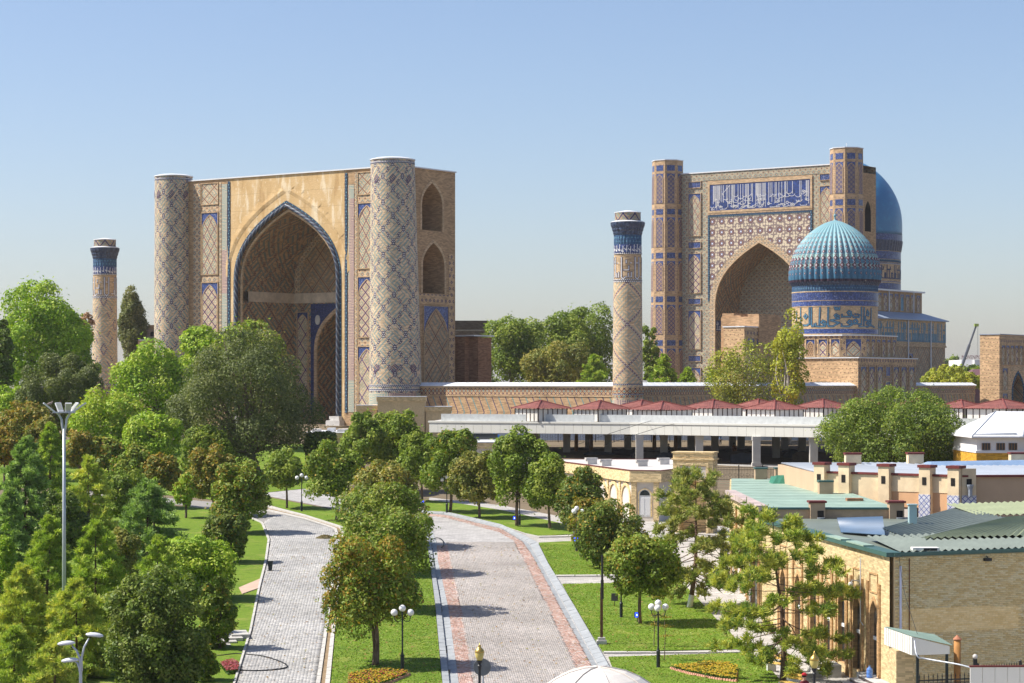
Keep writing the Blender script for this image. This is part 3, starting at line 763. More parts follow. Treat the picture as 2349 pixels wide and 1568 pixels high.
        for ang in (-math.pi/2, -math.pi/4, 0.0, -3*math.pi/4):
            nx, ny = math.cos(ang), math.sin(ang); tx, ty = -ny, nx
            def tm(u, z, d, nx=nx, ny=ny, tx=tx, ty=ty):
                r = ap(z)-d; s = ap(z)/2.9; return (nx*r+tx*u*s, ny*r+ty*u*s, z)
            for i in range(5):
                zt = 53.95-8.25*i-Z0
                q = MB(); plate(q, tm, -.78, .78, zt-1.05, zt, -.04, .05); q.build('script_panel', mInsP if i else mBlue, t)
                q = MB(); plate(q, tm, -.78, .78, zt-7.2, zt-1.6, -.03, .05); f = q.build('arched_panel', mBlue, t)
                op = dict(c=0, a=.7, zb=zt-7.15, zs=zt-2.9, za=zt-1.85); q = MB(); fill(q, tm, op, -.07, 7); reveal(q, tm, op, -.07, 0, 7, False); q.build('arch_field', mStarTower[min(2, i//2+(1 if ang == 0 else 0))], t)
                q = MB(); ring(q, tm, op, 0, .09, -.10, 0, 7); q.build('arch_edge', mBrickFace, t)
    # body and dome behind
    ox = .6
    q = MB(); q.box(-14.7, 14.7, 11.3, 50, 0, 25.2-Z0); q.build('prayer_hall', mLun, T)
    q = MB(); q.box(-14.75, 14.8, 11.2, 50.1, 20.2-Z0, 25.0-Z0); kb = q.build('kufic_frieze', mBrickFace, T)
    q = MB(); L = kufic_lines(R, 38, 4.2); strokes(q, lambda u, v, d: (14.8+d, 11.6+u, 20.5-Z0+v), L, .3, .06, 0); q.build('kufic_letters', mTealL, kb)
    q = MB(); q.box(-14.9, 14.95, 11.1, 50.2, 19.9-Z0, 20.2-Z0); q.build('string_course', mBrickFace, T)
    q = MB(); h = 15.3
    q.hexa([(-h, 11.2, 25.2-Z0), (h, 11.2, 25.2-Z0), (h, 50.6, 25.2-Z0), (-h, 50.6, 25.2-Z0), (-11.2, 20, 26.7-Z0), (11.2, 20, 26.7-Z0), (11.2, 47.2, 26.7-Z0), (-11.2, 47.2, 26.7-Z0)]); q.box(-h, h, 11.2, 50.6, 25.02-Z0, 25.2-Z0); q.build('lower_roof', mGreyMetal, T)
    q = MB(); q.box(-11.1, 11.1, 22, 47, 26.7-Z0, 30.7-Z0); q.build('upper_block', mBrick, T)
    q = MB(); q.box(-11.6, 11.6, 21.6, 47.5, 30.7-Z0, 31.0-Z0); q.build('upper_roof', mWhiteMetal, T)
    um = lambda u, z, d: (11.1-d, u, z-Z0)
    for i in range(9):
        a = 25.0+i*2.42
        if i == 5:
            arched_panel(T, um, a, a+1.7, 27.0, 30.2, mTealL)
        else: arched_panel(T, um, a, a+1.7, 27.0, 30.2, mPan[0 if i % 2 else 2])
    lm = lambda u, z, d: (14.7-d, u, z-Z0)
    arched_panel(T, lm, 33.0, 35.4, 14.0, 18.6, mDark)
    for (x, y, z0, z1) in ((14.95, 33.0, 7.3, 25.0), (14.95, 43.0, 7.3, 25.0), (11.25, 32.2, 26.7, 30.7), (11.25, 43.0, 26.7, 30.7)):
        q = MB(); q.tube([(x, y, z0-Z0), (x, y, z1-Z0)], .13, 8); q.build('downpipe', mWhiteMetal, T)
    D = (0.9, 36.0)
    q = MB(); q.lathe([(9.85, 31.0-Z0), (9.85, 38.6-Z0)], 72, 10.0, c=D); dr = q.build('drum', mBrickFace, T)
    for z0, z1, mt in ((31.1, 32.3, mInsP), (36.4, 36.9, mBlueEdge), (37.0, 38.5, mInsP), (36.0, 36.3, mDot), (32.5, 32.7, mDot)):
        q = MB(); q.lathe([(9.89, z0-Z0), (9.89, z1-Z0)], 72, 10, c=D, cap=False); q.build('drum_band', mt, dr)
    q = MB(); L = kufic_lines(R, 31, 3.0); strokes(q, lambda u, v, d: (D[0]+(9.85+d)*math.cos(-1.9+u/10), D[1]+(9.85+d)*math.sin(-1.9+u/10), 32.9-Z0+v), L, .22, .05, 0); q.build('kufic_letters', mKufBig, dr)
    q = MB(); q.lathe([(9.85, 38.6-Z0), (9.95, 39.2-Z0), (10.0, 39.6-Z0), (10.1, 40.2-Z0), (10.15, 40.7-Z0)], 144, 10, c=D, rf=lambda a, z: 1+.012*abs(math.cos(a*36))); q.build('muqarnas_ring', mMuq, T)
    q = MB(); q.lathe([(10.16, 40.7-Z0), (10.18, 41.9-Z0)], 72, 10, c=D, cap=False); q.build('dome_base_band', mInsP, T)
    pr = []
    for k in range(25):
        t = k/24; z = 41.9+15.2*t
        r = 10.15*(1-max(0, (t-.12)/.88)**2.1)**.66 if t > .12 else 10.15
        pr.append((max(r, .05), z-Z0))
    q = MB(); q.lathe(pr, 72, 10, c=D); q.build('dome', mCeramBlue, T, smooth=True)
    q = MB(); q.tube([(18.93, -.3, 55-Z0), (18.93, -.3, 56.0-Z0)], .05, 6); q.build('rod', mWhiteMetal, T)
    return T
mosque()

# ------------------------------------------------------------------ side mosque with the ribbed dome
def M_ribs():
    c = MC('ribbed_turquoise_tile', .55, .3); u, v = c.coords()      # u counts ribs, v runs 0..1 up the dome
    n = c.noise(3.0, 4)
    k = c.mix(v.sat(.12, .62), (.045, .15, .25), (.20, .36, .39))
    k = c.mix((v-.40).ab().lt(.035), k, (.33, .50, .46)); k = c.mix((v-.255).ab().lt(.03), k, (.30, .46, .42))
    k = c.mix(n.sat(.45, .8)*.5, k, (.13, .32, .44))
    k = c.mix(v.lt(.04), k, (.05, .03, .05))
    fu = (u.fr()-.5).ab()
    for v0, h, s, in ((.365, .050, .42), (.255, .056, .45), (.47, .034, .34), (.545, .028, .30), (.62, .024, .26), (.70, .02, .22), (.31, .012, .38), (.205, .014, .4), (.13, .03, .2), (.42, .010, .36), (.77, .014, .14)):
        d = fu*(1.0/s)+((v-v0).ab())*(1.0/h)
        k = c.mix(d.lt(1.0), k, (.11, .045, .06)); k = c.mix(d.lt(.38), k, (.55, .5, .5))
    k = c.mix(c.noise(1.1, 3).gt(.68)*.6, k, (.5, .45, .33))
    return c.done(k)
def M_kufic_ground():
    return M_lattice('drum_brick_ground', 1.6, 1.6, (.56, .385, .215), (.44, .31, .19), (.30, .29, .2), .03, .45, .5)
mRibs = M_ribs()
def side_mosque():
    T = thing('side_mosque', 'small square mosque with turquoise ribbed dome and kufic drum', 'mosque', (48.0, 330.5, Z0), ROT)
    k = lambda z: z-Z0
    q = MB(); q.box(-9.6, 8.67, -9.4, 9.4, 0, k(16.4)); q.build('lower_block', mPlus, T)
    q = MB(); q.box(-9.8, 8.9, -9.6, 9.6, k(16.4), k(16.55)); q.build('lower_roof', mWhiteMetal, T)
    fm = lambda u, z, d: (8.67-d, u, z-Z0)
    strip(T, fm, -9.3, 9.3, 15.4, 16.3, mPlusB, -.06); strip(T, fm, -9.35, 9.35, 7.3, 15.39, mZig, -.02, 'tile_field')
    for i in range(7):
        u = -7.9+i*2.6
        if i == 3:
            rect_panel(T, fm, u-.75, u+.75, 13.9, 15.2, mInsP); arched_panel(T, fm, u-.75, u+.75, 9.0, 13.0, mScreen)
        else: arched_panel(T, fm, u-.9, u+.9, 9.0, 15.2, mPan[(0, 2, 3)[i % 3]])
    lm = lambda u, z, d: (u, -9.4+d, z-Z0)
    arched_panel(T, lm, 1.0, 4.0, 8.0, 13.0, mScreen, mBrickFace)
    h, ch = 7.5, 2.4
    oc = [(h, -(h-ch)), (h, h-ch), (h-ch, h), (-(h-ch), h), (-h, h-ch), (-h, -(h-ch)), (-(h-ch), -h), (h-ch, -h)]
    q = MB(); q.prism(oc, k(16.55), k(19.7)); q.build('upper_block', mPlusB, T)
    for (p0, p1, n) in ((oc[6], oc[7], 5), (oc[7], oc[0], 1), (oc[0], oc[1], 6)):
        L = math.hypot(p1[0]-p0[0], p1[1]-p0[1]); dx, dy = (p1[0]-p0[0])/L, (p1[1]-p0[1])/L
        om = lambda u, z, d, p0=p0, dx=dx, dy=dy: (p0[0]+dx*u-dy*d, p0[1]+dy*u+dx*d, z-Z0)
        w = L/n
        for i in range(n): arched_panel(T, om, w*(i+.5)-w*.34, w*(i+.5)+w*.34, 16.8, 19.2, mScreen if (n > 1 and i == 2) else mPan[(0, 2)[i % 2]])
    q = MB(); q.prism([(x*1.03, y*1.03) for x, y in oc], k(19.7), k(19.85))
    q.build('upper_roof', mWhiteMetal, T)
    q = MB(); q.lathe([(6.32, k(19.85)), (6.32, k(26.2))], 80, 6.3); dr = q.build('drum', M_kufic_ground(), T)
    for z0, z1, mt, rr in ((20.1, 20.75, mBlue, 6.36), (24.15, 24.85, mBlue, 6.36), (24.95, 26.15, mInsP, 6.37), (20.8, 20.95, mBrickFace, 6.37), (24.0, 24.12, mBrickFace, 6.37), (24.86, 24.94, mBrickFace, 6.39), (26.16, 26.3, mBrickFace, 6.40)):
        q = MB(); q.lathe([(rr, k(z0)), (rr, k(z1))], 80, 6.3, cap=False); q.build('drum_band', mt, dr)
    q = MB(); q.lathe([(6.30, k(26.2)), (6.30, k(27.3))], 264, 6.3, rf=lambda a, z: 1+.008*math.cos(a*88)); q.build('fluted_neck', mFlute, T)
    q = MB(); q.lathe([(6.32, k(27.2)), (6.45, k(27.45)), (6.62, k(27.75))], 176, 6.3, cap=False, rf=lambda a, z: 1+.015*abs(math.cos(a*44))); q.build('muqarnas_ring', mMuq, T)
    # letters of the drum inscription
    raw = [[(318, 355), (318, 590), (290, 612), (240, 612)], [(345, 355), (345, 600), (352, 626), (375, 626), (380, 600)], [(455, 355), (445, 600)],
           [(400, 590), (400, 625), (440, 632), (520, 632), (522, 565), (492, 545), (470, 572), (500, 597), (560, 600)], [(560, 355), (556, 600), (562, 630), (620, 632), (700, 580), (592, 546), (700, 515), (652, 492), (640, 470), (660, 455), (700, 485)],
           [(735, 460), (735, 490), (840, 490), (855, 470), (850, 420), (825, 405), (805, 430), (820, 455), (855, 455)], [(875, 470), (880, 495), (950, 495), (960, 465)], [(905, 455), (908, 455)], [(935, 455), (938, 455)],
           [(730, 600), (730, 632), (820, 635), (860, 610), (855, 560), (830, 545), (805, 575), (830, 595), (900, 595), (935, 560), (915, 530), (885, 550), (890, 580), (950, 600), (985, 600), (985, 355)], [(1020, 360), (1015, 610)],
           [(955, 632), (1060, 635), (1095, 615), (1090, 570), (1065, 560), (1050, 590), (1095, 600), (1150, 640)], [(1060, 395), (1050, 460), (1075, 470), (1080, 430), (1060, 395)], [(1110, 365), (1105, 620)], [(1035, 490), (1035, 540), (1110, 540)],
           [(205, 355), (205, 600), (120, 612)], [(150, 400), (150, 600)], [(270, 450), (250, 480), (270, 510), (290, 480), (270, 450)], [(640, 345), (650, 380), (665, 380), (672, 350), (680, 380), (700, 380), (705, 350)]]
    L = []
    for w in raw:
        L.append([(math.asin(max(-1, min(1, (x-645)/560.0)))*6.3, 21.05+(640-y)/300.0*2.95) for x, y in w])
    a_cam = math.atan2(-330.5, -48.0)-ROT
    for wd, d1, mt, nm in ((.30, .035, mKufBig, 'kufic_letter_outline'), (.15, .06, mTealL, 'kufic_letter')):
        q = MB()
        for s in (0,): strokes(q, lambda u, v, d: ((6.33+d)*math.cos(a_cam+s+u/6.3), (6.33+d)*math.sin(a_cam+s+u/6.3), k(v)), L, wd, d1, 0)
        q.build(nm, mt, dr)
    NR = 44; q = MB(); pr = []; m_ = 34
    for j in range(m_+1):
        t = j/m_; z = 27.7+9.35*t
        r = 6.68 if t < .1 else 6.72*(1-((t-.1)/.9)**2.1)**.68
        if t > .1: r = max(r, .12)
        if t < .1: r = 6.62+.10*math.sin(t/.1*math.pi/2)
        pr.append((r, k(z), t))
    n = NR*8; i0 = 0
    for r, z, t in pr:
        for a in range(n):
            al = 2*math.pi*a/n; rr = r*(1-.035+.035*abs(math.sin(al*NR/2))*1.6)
            q.v.append((rr*math.cos(al), rr*math.sin(al), z))
    for j in range(m_):
        for a in range(n):
            b = (a+1) % n; q.f.append((j*n+a, j*n+b, (j+1)*n+b, (j+1)*n+a))
            u0, u1 = a/8.0, (a+1)/8.0; q.uv[len(q.f)-1] = [(u0, pr[j][2]), (u1, pr[j][2]), (u1, pr[j+1][2]), (u0, pr[j+1][2])]
    q.build('ribbed_dome', mRibs, T, smooth=True)
    q = MB(); q.lathe([(.30, k(36.9)), (.12, k(37.2)), (.10, k(37.5)), (.22, k(37.65)), (.22, k(37.8)), (.06, k(38.0)), (.04, k(38.5))], 16); q.build('finial', mRibs, T)
    return T
side_mosque()

def simple_block(name, label, cat, loc, boxes, rot=ROT):
    T = thing(name, label, cat, loc, rot)
    for nm, mt, b in boxes:
        q = MB(); q.box(*b); q.build(nm, mt, T)
    return T
# block in the court, left of the ribbed dome
cb = (30.9, 295.7)
T = simple_block('court_block', 'speckled tan brick block beside the ribbed dome mosque behind yellow tree', 'building', (*cb, Z0), [('wall', mPlus, (-3.2, 0, 0, 15, 0, 13.1)), ('coping', mWhiteMetal, (-3.3, .1, -.1, 15.1, 13.1, 13.25))])
fm = lambda u, z, d: (-d, u, z)
strip(T, fm, .2, 14.8, 11.9, 12.9, mPlusB, -.05)
for i in range(6): arched_panel(T, fm, .7+i*2.4, 2.5+i*2.4, 5.5, 11.6, mPan[(0, 2)[i % 2]])
mStump = M_brick('sandy_ruin_brick', (.47, .30, .17))
T = simple_block('brick_stump', 'ruined sandy brick stump above the speckled court block', 'ruin', (*gl(50, 36), Z0), [('wall', mStump, (-2.5, 3.4, 0, 6, 0, 14.6))])
for i, (x0, x1, h_) in enumerate(((-2.4, -.6, .5), (-.6, .5, .2), (1.6, 3.3, .35))): q = MB(); q.box(x0, x1, .1, 5.8, 14.6, 14.6+h_); q.build('broken_course', mStump, T)
# side gateway at the right edge
T = simple_block('side_gateway', 'speckled brick gateway with blue edged pointed arch at the right edge', 'gateway', (76.8, 350.3, Z0), [('coping', mGreyMetal, (-3.4, .15, -.12, 17.1, 13.3, 13.42))])
op = dict(c=7.2, a=2.1, zb=0.3, zs=3.9, za=7.2); q = MB(); wall(q, fm, 0, 17, 0, 13.3, [op]); q.quad((0, 0, 0), (-3.3, 0, 0), (-3.3, 0, 13.3), (0, 0, 13.3)); q.quad((0, 0, 13.3), (-3.3, 0, 13.3), (-3.3, 17, 13.3), (0, 17, 13.3)); q.quad((0, 17, 0), (-3.3, 17, 0), (-3.3, 17, 13.3), (0, 17, 13.3)); q.build('wall', mPlus, T)
q = MB(); reveal(q, fm, op, 0, 2.5); fill(q, fm, op, 2.5); q.build('arch_recess', mLun, T)
q = MB(); ring(q, fm, op, 0, .35, -.1, 0); q.build('arch_band', mBlueEdge, T)
q = MB(); plate(q, fm, .2, 16.8, 11.8, 13.1, -.05, .02); q.build('frieze', mPlusB, T)
for i in range(7): arched_panel(T, fm, .6+i*1.75, 1.95+i*1.75, 8.6, 11.6, mPan[(0, 2)[i % 2]])
for z0, z1 in ((.5, 4.0), (4.6, 8.0)): arched_panel(T, fm, 1.0, 3.0, z0, z1, mPan[0])
strip(T, fm, 4.2, 10.2, 7.55, 8.3, mBrickFace, -.05)

# older brick blocks seen behind the portal
T = simple_block('red_brick_stair_block', 'ruddy brick block with stepped corner just behind the portal flank', 'building', (*gl(18.5, 13.5), Z0), [('wall', mBrickDark, (-2, 2.4, 0, 3.5, 0, 11.9)), ('wing', mBrickDark, (2.42, 3.9, 1.0, 4.0, 0, 11.8)), ('roof', mWhiteMetal, (-2.3, 4.2, -.3, 4.3, 11.95, 12.1))])
T = simple_block('ruined_brick_wall', 'dark ruined brick wall standing far behind the portal flank', 'ruin', (XAT(1085, 345), 345, Z0), [('wall', M_brick('grey_brown_brick', (.20, .15, .105)), (-6, 2.3, 0, 2, 0, ZAT(758, 345)-Z0)), ('top_course', M_brick('grey_brown_brick_top', (.15, .115, .085)), (-6, 2.4, -.05, 2.05, ZAT(757, 345)-Z0, ZAT(736, 345)-Z0))], 0)
T = simple_block('grey_brick_house', 'grey brown brick house with small arched window between poplar and portal', 'house', (XAT(345, 345), 345, Z0), [('wall', M_brick('grey_brown_brick_house', (.30, .235, .165)), (-1.3, 4, 0, 6, 0, ZAT(756, 345)-Z0)), ('lower_wall', mBrickFace, (-1.5, 4, -2.5, -.02, 0, ZAT(783, 345)-Z0)), ('parapet', mBrick, (-.4, 4, .5, 5, ZAT(755.5, 345)-Z0, ZAT(746, 345)-Z0)), ('roof_sheet', mWhiteMetal, (-1.4, 4, -2.6, 0, ZAT(782.5, 345)-Z0, ZAT(780, 345)-Z0))], 0)
op = dict(c=.35, a=.35, zb=ZAT(772, 345)-Z0, zs=ZAT(766, 345)-Z0, za=ZAT(761, 345)-Z0); q = MB(); fill(q, FRONT, op, -.04); reveal(q, FRONT, op, -.04, .02); q.build('window', mDark, T)
# ------------------------------------------------------------------ ground, roads, lawns, kerbs
mEarth = M_plain('dry_earth', (.19, .15, .10), .95, .3, .4, .1, fine=6)
def grass_mat():
    c = MC('lawn_grass', .85, .15)
    n = c.noise(.35, 4); f = c.noise(22, 3); g = c.noise(2.2, 4)
    k = c.mix(n.sat(.3, .7), (.125, .215, .016), (.18, .27, .026)); k = c.mix(c.noise(5.5, 4).sat(.4, .7)*.45, k, (.23, .30, .04)); k = c.mix(g.sat(.52, .75)*.6, k, (.29, .29, .06)); k = c.mix(f.sat(.35, .7)*.55, k, (.07, .14, .01))
    k = c.mix(c.noise(.6, 6).sat(.56, .70)*.6, k, (.30, .29, .075)); k = c.mix(c.noise(1.6, 6).sat(.46, .34)*.7, k, (.075, .15, .012))
    return c.done(k, f, .9, .06)
mGrass = grass_mat()
mRoadFar = M_dots('far_setts', .5, (.40, .385, .37), (.30, .29, .28), .25)
mPave = M_dots('grey_pavement_setts', .3, (.42, .40, .37), (.28, .27, .25), .2)
mAsph = M_plain('asphalt', (.26, .25, .24), .9, .15, 1.0, .2, fine=8)
mMortar = M_plain('paving_joint_sand', (.27, .255, .235), .95, .15, 2)
mPaver = M_attr('grey_paver', .85, .2, 7, stain=True)
mPaverOne = M_attr('grey_paver_single', .85, .2, 7, rand=((.37, .345, .32), (.48, .44, .405)))
mSett = M_attr('pink_granite_sett', .85, .2, 12, stain=True)
mKerb = M_plain('blue_grey_granite', (.34, .36, .37), .75, .2, 1.5, .25, fine=12)
mKerbW = M_plain('pale_kerb_concrete', (.52, .50, .46), .85, .15, 1.5, .2, fine=10)
mSoil = M_plain('wet_brown_silt', (.25, .18, .105), .9, .25, 2.5)

def gp(p, dz=0.0): v = G(*p); return (v.x, v.y, v.z+dz)
q = MB()
for (ya, yb) in ((30, 80), (80, 300)):
    q.quad((-400, ya, gz(ya)), (400, ya, gz(ya)), (400, yb, gz(yb)), (-400, yb, gz(yb)))
for sx in (-1, 1):
    q.quad((sx*400, 30, gz(30)), (sx*400, 300, gz(300)), (sx*9000, 300, gz(300)), (sx*9000, 30, gz(30)))
q.quad((-400, -60, gz(30)), (400, -60, gz(30)), (400, 30, gz(30)), (-400, 30, gz(30)))
q.quad((-9000, 300, gz(300)), (9000, 300, gz(300)), (9000, 16000, gz(300)), (-9000, 16000, gz(300)))
put(q.build('ground', mEarth), 'dry brown earth under the whole park and city', kind='structure')

def sheet(name, pts, dz, mat, label=None, kind='structure', skirt=0.0):
    q = MB(); W = [gp(p, dz) for p in pts]; q.poly(W)
    if skirt:
        for a, b in zip(W, W[1:]+W[:1]): q.quad(a, b, (b[0], b[1], b[2]-skirt), (a[0], a[1], a[2]-skirt))
    return put(q.build(name, mat), label, kind=kind)
GL = [(970, 1215), (980, 1249), (986.5, 1291), (999, 1394), (1013.4, 1552), (1018, 1600)]              # gutter, lawn side
GLi = [(990, 1213), (1001, 1245), (1005, 1290), (1028, 1394), (1050, 1552), (1056, 1600)]               # gutter, road side
PLi = [(1012, 1212), (1026, 1245), (1034.6, 1290.7), (1057, 1394), (1084, 1548), (1090, 1600)]          # end of pink strip
PRi = [(900, 1166), (976, 1183), (1026, 1189), (1088, 1206), (1146, 1222), (1179, 1241), (1204, 1290.7), (1258, 1394), (1322, 1535), (1350, 1600)]
PRo = [(900, 1163), (976, 1179.6), (1026, 1183), (1088, 1199.5), (1150, 1214), (1200, 1245), (1225, 1282), (1285, 1394), (1357.5, 1529), (1388, 1600)]
GRo = [(900, 1160), (976, 1176.7), (1026, 1179), (1088, 1193), (1150.6, 1208), (1204.5, 1226.5), (1233, 1249), (1258, 1299), (1316, 1394), (1395, 1531), (1430, 1600)]
sheet('road', [(520, 1086), (600, 1105), (700, 1122), (800, 1140)]+GRo+[(1056, 1600), (1050, 1552), (1028, 1394), (1005, 1290), (1001, 1245), (990, 1213), (930, 1199), (850, 1184), (790, 1172), (700, 1155), (600, 1136), (520, 1120)], .006, mRoadFar, 'curving sett-paved pedestrian road with pink edge strips')
sheet('road', [(200, 1128), (330, 1138), (440, 1148), (520, 1155), (600, 1168), (700, 1190), (765, 1212), (775, 1240), (765, 1300), (745, 1440), (725, 1568), (718, 1610), (530, 1610), (545, 1568), (580, 1450), (600, 1350), (615, 1290), (622, 1240), (606, 1200), (560, 1180), (500, 1168), (430, 1160), (330, 1156), (200, 1150)], .007, mMortar, 'pale grey block-paved park road at left')
# asphalt street in the foreground
q = MB(); q.quad((-60, 40, gz(40)+.004), (60, 40, gz(40)+.004), (60, 80, gz(80)+.004), (-60, 80, gz(80)+.004))
q.quad((-60, 80, gz(80)+.004), (60, 80, gz(80)+.004), (60, 95.5, gz(95.5)+.004), (-60, 95.5, gz(95.5)+.004)); put(q.build('street', mAsph), 'grey asphalt street crossing the foreground', kind='structure')
sheet('pavement', [(985, 1142), (1150, 1160), (1310, 1190), (1420, 1190), (1560, 1190), (1690, 1215), (1860, 1400), (2060, 1560), (2100, 1610), (1432, 1610), (1395, 1531), (1316, 1394), (1258, 1299), (1233, 1249), (1204, 1226), (1150, 1207), (1088, 1192), (976, 1175)], .012, mPave, 'grey paved walk along the yellow brick shops')
# lawns
LAWN = []
def lawn(pts, label): LAWN.append(pts); return sheet('lawn', pts, .06, mGrass, label, skirt=.07)
lawn([(757, 1568), (770, 1440), (783, 1300), (792, 1240), (786, 1212), (700, 1184), (604, 1154), (600, 1140), (700, 1159), (790, 1176), (850, 1188), (930, 1203), (969, 1216), (979, 1249), (985.5, 1291), (998, 1394), (1012, 1552), (1015, 1575), (970, 1595), (755, 1600)], 'green lawn median between the two paved roads')
lawn([(976, 1175), (976, 1148), (1060, 1158), (1150, 1172), (1312, 1208), (1316, 1227), (1240, 1231), (1206, 1224), (1150, 1205), (1088, 1191), (1026, 1177)], 'thin lawn strip with trees along the far road bend')
lawn([(1236, 1247), (1320, 1243), (1420, 1243), (1420, 1321), (1272, 1323), (1260, 1299)], 'square lawn between two narrow paved crosspaths')
lawn([(1290, 1342), (1400, 1340), (1560, 1336), (1588, 1362), (1650, 1430), (1712, 1491), (1560, 1494), (1383, 1498), (1318, 1392)], 'wide lawn around the chestnut tree right of the road')
lawn([(1396, 1510), (1560, 1505), (1722, 1500), (1765, 1535), (1800, 1575), (1830, 1610), (1432, 1605)], 'front lawn with yellow flower bed right of the road')
q = MB(); e = [(200, 1160), (330, 1160), (430, 1164), (500, 1172), (558, 1184), (602, 1203), (616, 1240), (609, 1290), (594, 1350), (574, 1450), (538, 1568), (522, 1610)]
W = [gp(p, .05) for p in e]
for a, b in zip(W[:-1], W[1:]): q.quad(a, (-70, a[1], a[2]), (-70, b[1], b[2]), b)
put(q.build('lawn', mGrass), 'large sloping park lawn under the trees at left', kind='structure')
q = MB(); W = [gp(p, .03) for p in [(0, 1120), (200, 1122), (440, 1142), (600, 1162)]]+[gp((600, 1132), .03), gp((720, 1120), .03), gp((800, 1060), .03), gp((700, 1020), .03), gp((300, 1010), .03), gp((-300, 1010), .03), gp((-300, 1118), .03)]
q.poly(W); put(q.build('lawn', mGrass), 'far park lawn beyond the left road', kind='structure')

# pavers laid as single blocks where they can be told apart
def inpoly(x, y, poly):
    c = np.zeros(len(x), bool); n = len(poly)
    for i in range(n):
        (x0, y0), (x1, y1) = poly[i], poly[(i+1) % n]
        if y0 == y1: continue
        t = ((y0 > y) != (y1 > y)) & (x < (x1-x0)*(y-y0)/(y1-y0)+x0); c ^= t
    return c
def paver_field(parent, pts, ang, sx, sy, gap, mat, mat_one, cols, n_one, name, ymax, bond=.5, dz=.012, jit=.0):
    poly = [gp(p)[:2] for p in pts]
    xs = [p[0] for p in poly]; ys = [p[1] for p in poly]
    cx_, cy_ = np.mean(xs), np.mean(ys); ca, sa = math.cos(ang), math.sin(ang); R = 60
    j, i = np.meshgrid(np.arange(-int(R/sy), int(R/sy)), np.arange(-int(12/sx), int(12/sx)), indexing='ij')
    u = ((i+(j % 2)*bond)*sx).ravel(); v = (j*sy).ravel()
    x = cx_+u*ca-v*sa; y = cy_+u*sa+v*ca
    k = inpoly(x, y, poly) & (y < ymax); x, y = x[k], y[k]
    o = np.argsort(y); x, y = x[o], y[o]
    n = len(x); hx, hy = (sx-gap)/2, (sy-gap)/2
    z = .0356*np.clip(y, 80, 300)-3.49+dz+nrng.uniform(0, .006, n)
    # single blocks: the nearest
    s = MB(); s.box(-hx, hx, -hy, hy, -.03, .022); me = s.mesh(name, mat_one)
    for t in range(min(n_one, n)):
        link(name, me, parent, (x[t], y[t], z[t]), (math.atan(.0356), 0, ang))
    x, y, z = x[n_one:], y[n_one:], z[n_one:]; n = len(x)
    if n == 0: return
    cor = np.array([(-hx, -hy, 0), (hx, -hy, 0), (hx, hy, 0), (-hx, hy, 0), (-hx, -hy, .022), (hx, -hy, .022), (hx, hy, .022), (-hx, hy, .022)])
    if jit: pass
    V = np.empty((n, 8, 3)); V[:, :, 0] = x[:, None]+cor[:, 0]*ca-cor[:, 1]*sa; dy = cor[:, 0]*sa+cor[:, 1]*ca
    V[:, :, 1] = y[:, None]+dy; V[:, :, 2] = z[:, None]+cor[:, 2]+dy*.0356
    f = np.array([(4, 5, 6, 7), (0, 1, 5, 4), (1, 2, 6, 5), (3, 0, 4, 7)])
    Fc = (np.arange(n)[:, None, None]*8+f).reshape(-1, 4)
    me = quads(name, V.reshape(-1, 3), Fc, mat)
    c = np.array(cols)[nrng.integers(0, len(cols), n)]*nrng.uniform(.85, 1.15, (n, 1)); setcol(me, np.repeat(c, 4, 0))
    ob = link(name+'_field', me, parent); put(ob, kind='stuff'); return ob
def quads(name, V, Fc, mat):
    me = bpy.data.meshes.new(name); me.vertices.add(len(V)); me.vertices.foreach_set('co', np.ascontiguousarray(V, np.float32).ravel())
    k = Fc.shape[1]; me.loops.add(Fc.size); me.loops.foreach_set('vertex_index', np.ascontiguousarray(Fc, np.int32).ravel())
    me.polygons.add(len(Fc)); me.polygons.foreach_set('loop_start', np.arange(0, Fc.size, k, dtype=np.int32)); me.polygons.foreach_set('loop_total', np.full(len(Fc), k, np.int32))
    me.materials.append(mat); me.update(calc_edges=True); return me
roads = [o for o in bpy.data.objects if o.name.startswith('road')]
main_road = [o for o in roads if 'curving' in o['label']][0]; left_road = [o for o in roads if 'pale' in o['label']][0]
GREY = [(.41, .375, .345), (.45, .41, .38), (.37, .345, .32), (.48, .435, .40), (.43, .385, .345)]
PINK = [(.50, .33, .27), (.46, .29, .23), (.56, .40, .34), (.42, .27, .22), (.54, .45, .40)]
paver_field(main_road, PLi[::-1]+PRi[3:], .05, .20, .10, .011, mPaver, mPaverOne, GREY, 150, 'paver', 152)
mSettOne = M_attr('pink_granite_sett_single', .85, .2, 12, rand=((.42, .27, .22), (.57, .41, .35)))
paver_field(main_road, GLi[::-1]+PLi, .06, .16, .16, .018, mSett, mSettOne, PINK, 60, 'sett', 150)
paver_field(main_road, PRi[::-1]+PRo, .09, .16, .16, .018, mSett, mSettOne, PINK, 60, 'sett', 190)
paver_field(left_road, [(775, 1240), (765, 1300), (745, 1440), (725, 1568), (718, 1600), (533, 1600), (545, 1568), (580, 1450), (600, 1350), (615, 1290), (622, 1240), (606, 1200), (640, 1180), (700, 1194), (765, 1214)], .06, .30, .15, .013, mPaver, mPaverOne, [(.44, .43, .41), (.48, .465, .44), (.40, .39, .375), (.52, .50, .47)], 150, 'paver', 172)
put(sheet('cross_setts', [(1050, 1552), (1395, 1531), (1400, 1542), (1052, 1563)], .03, mSett, 'thin pink sett line across the road end'))

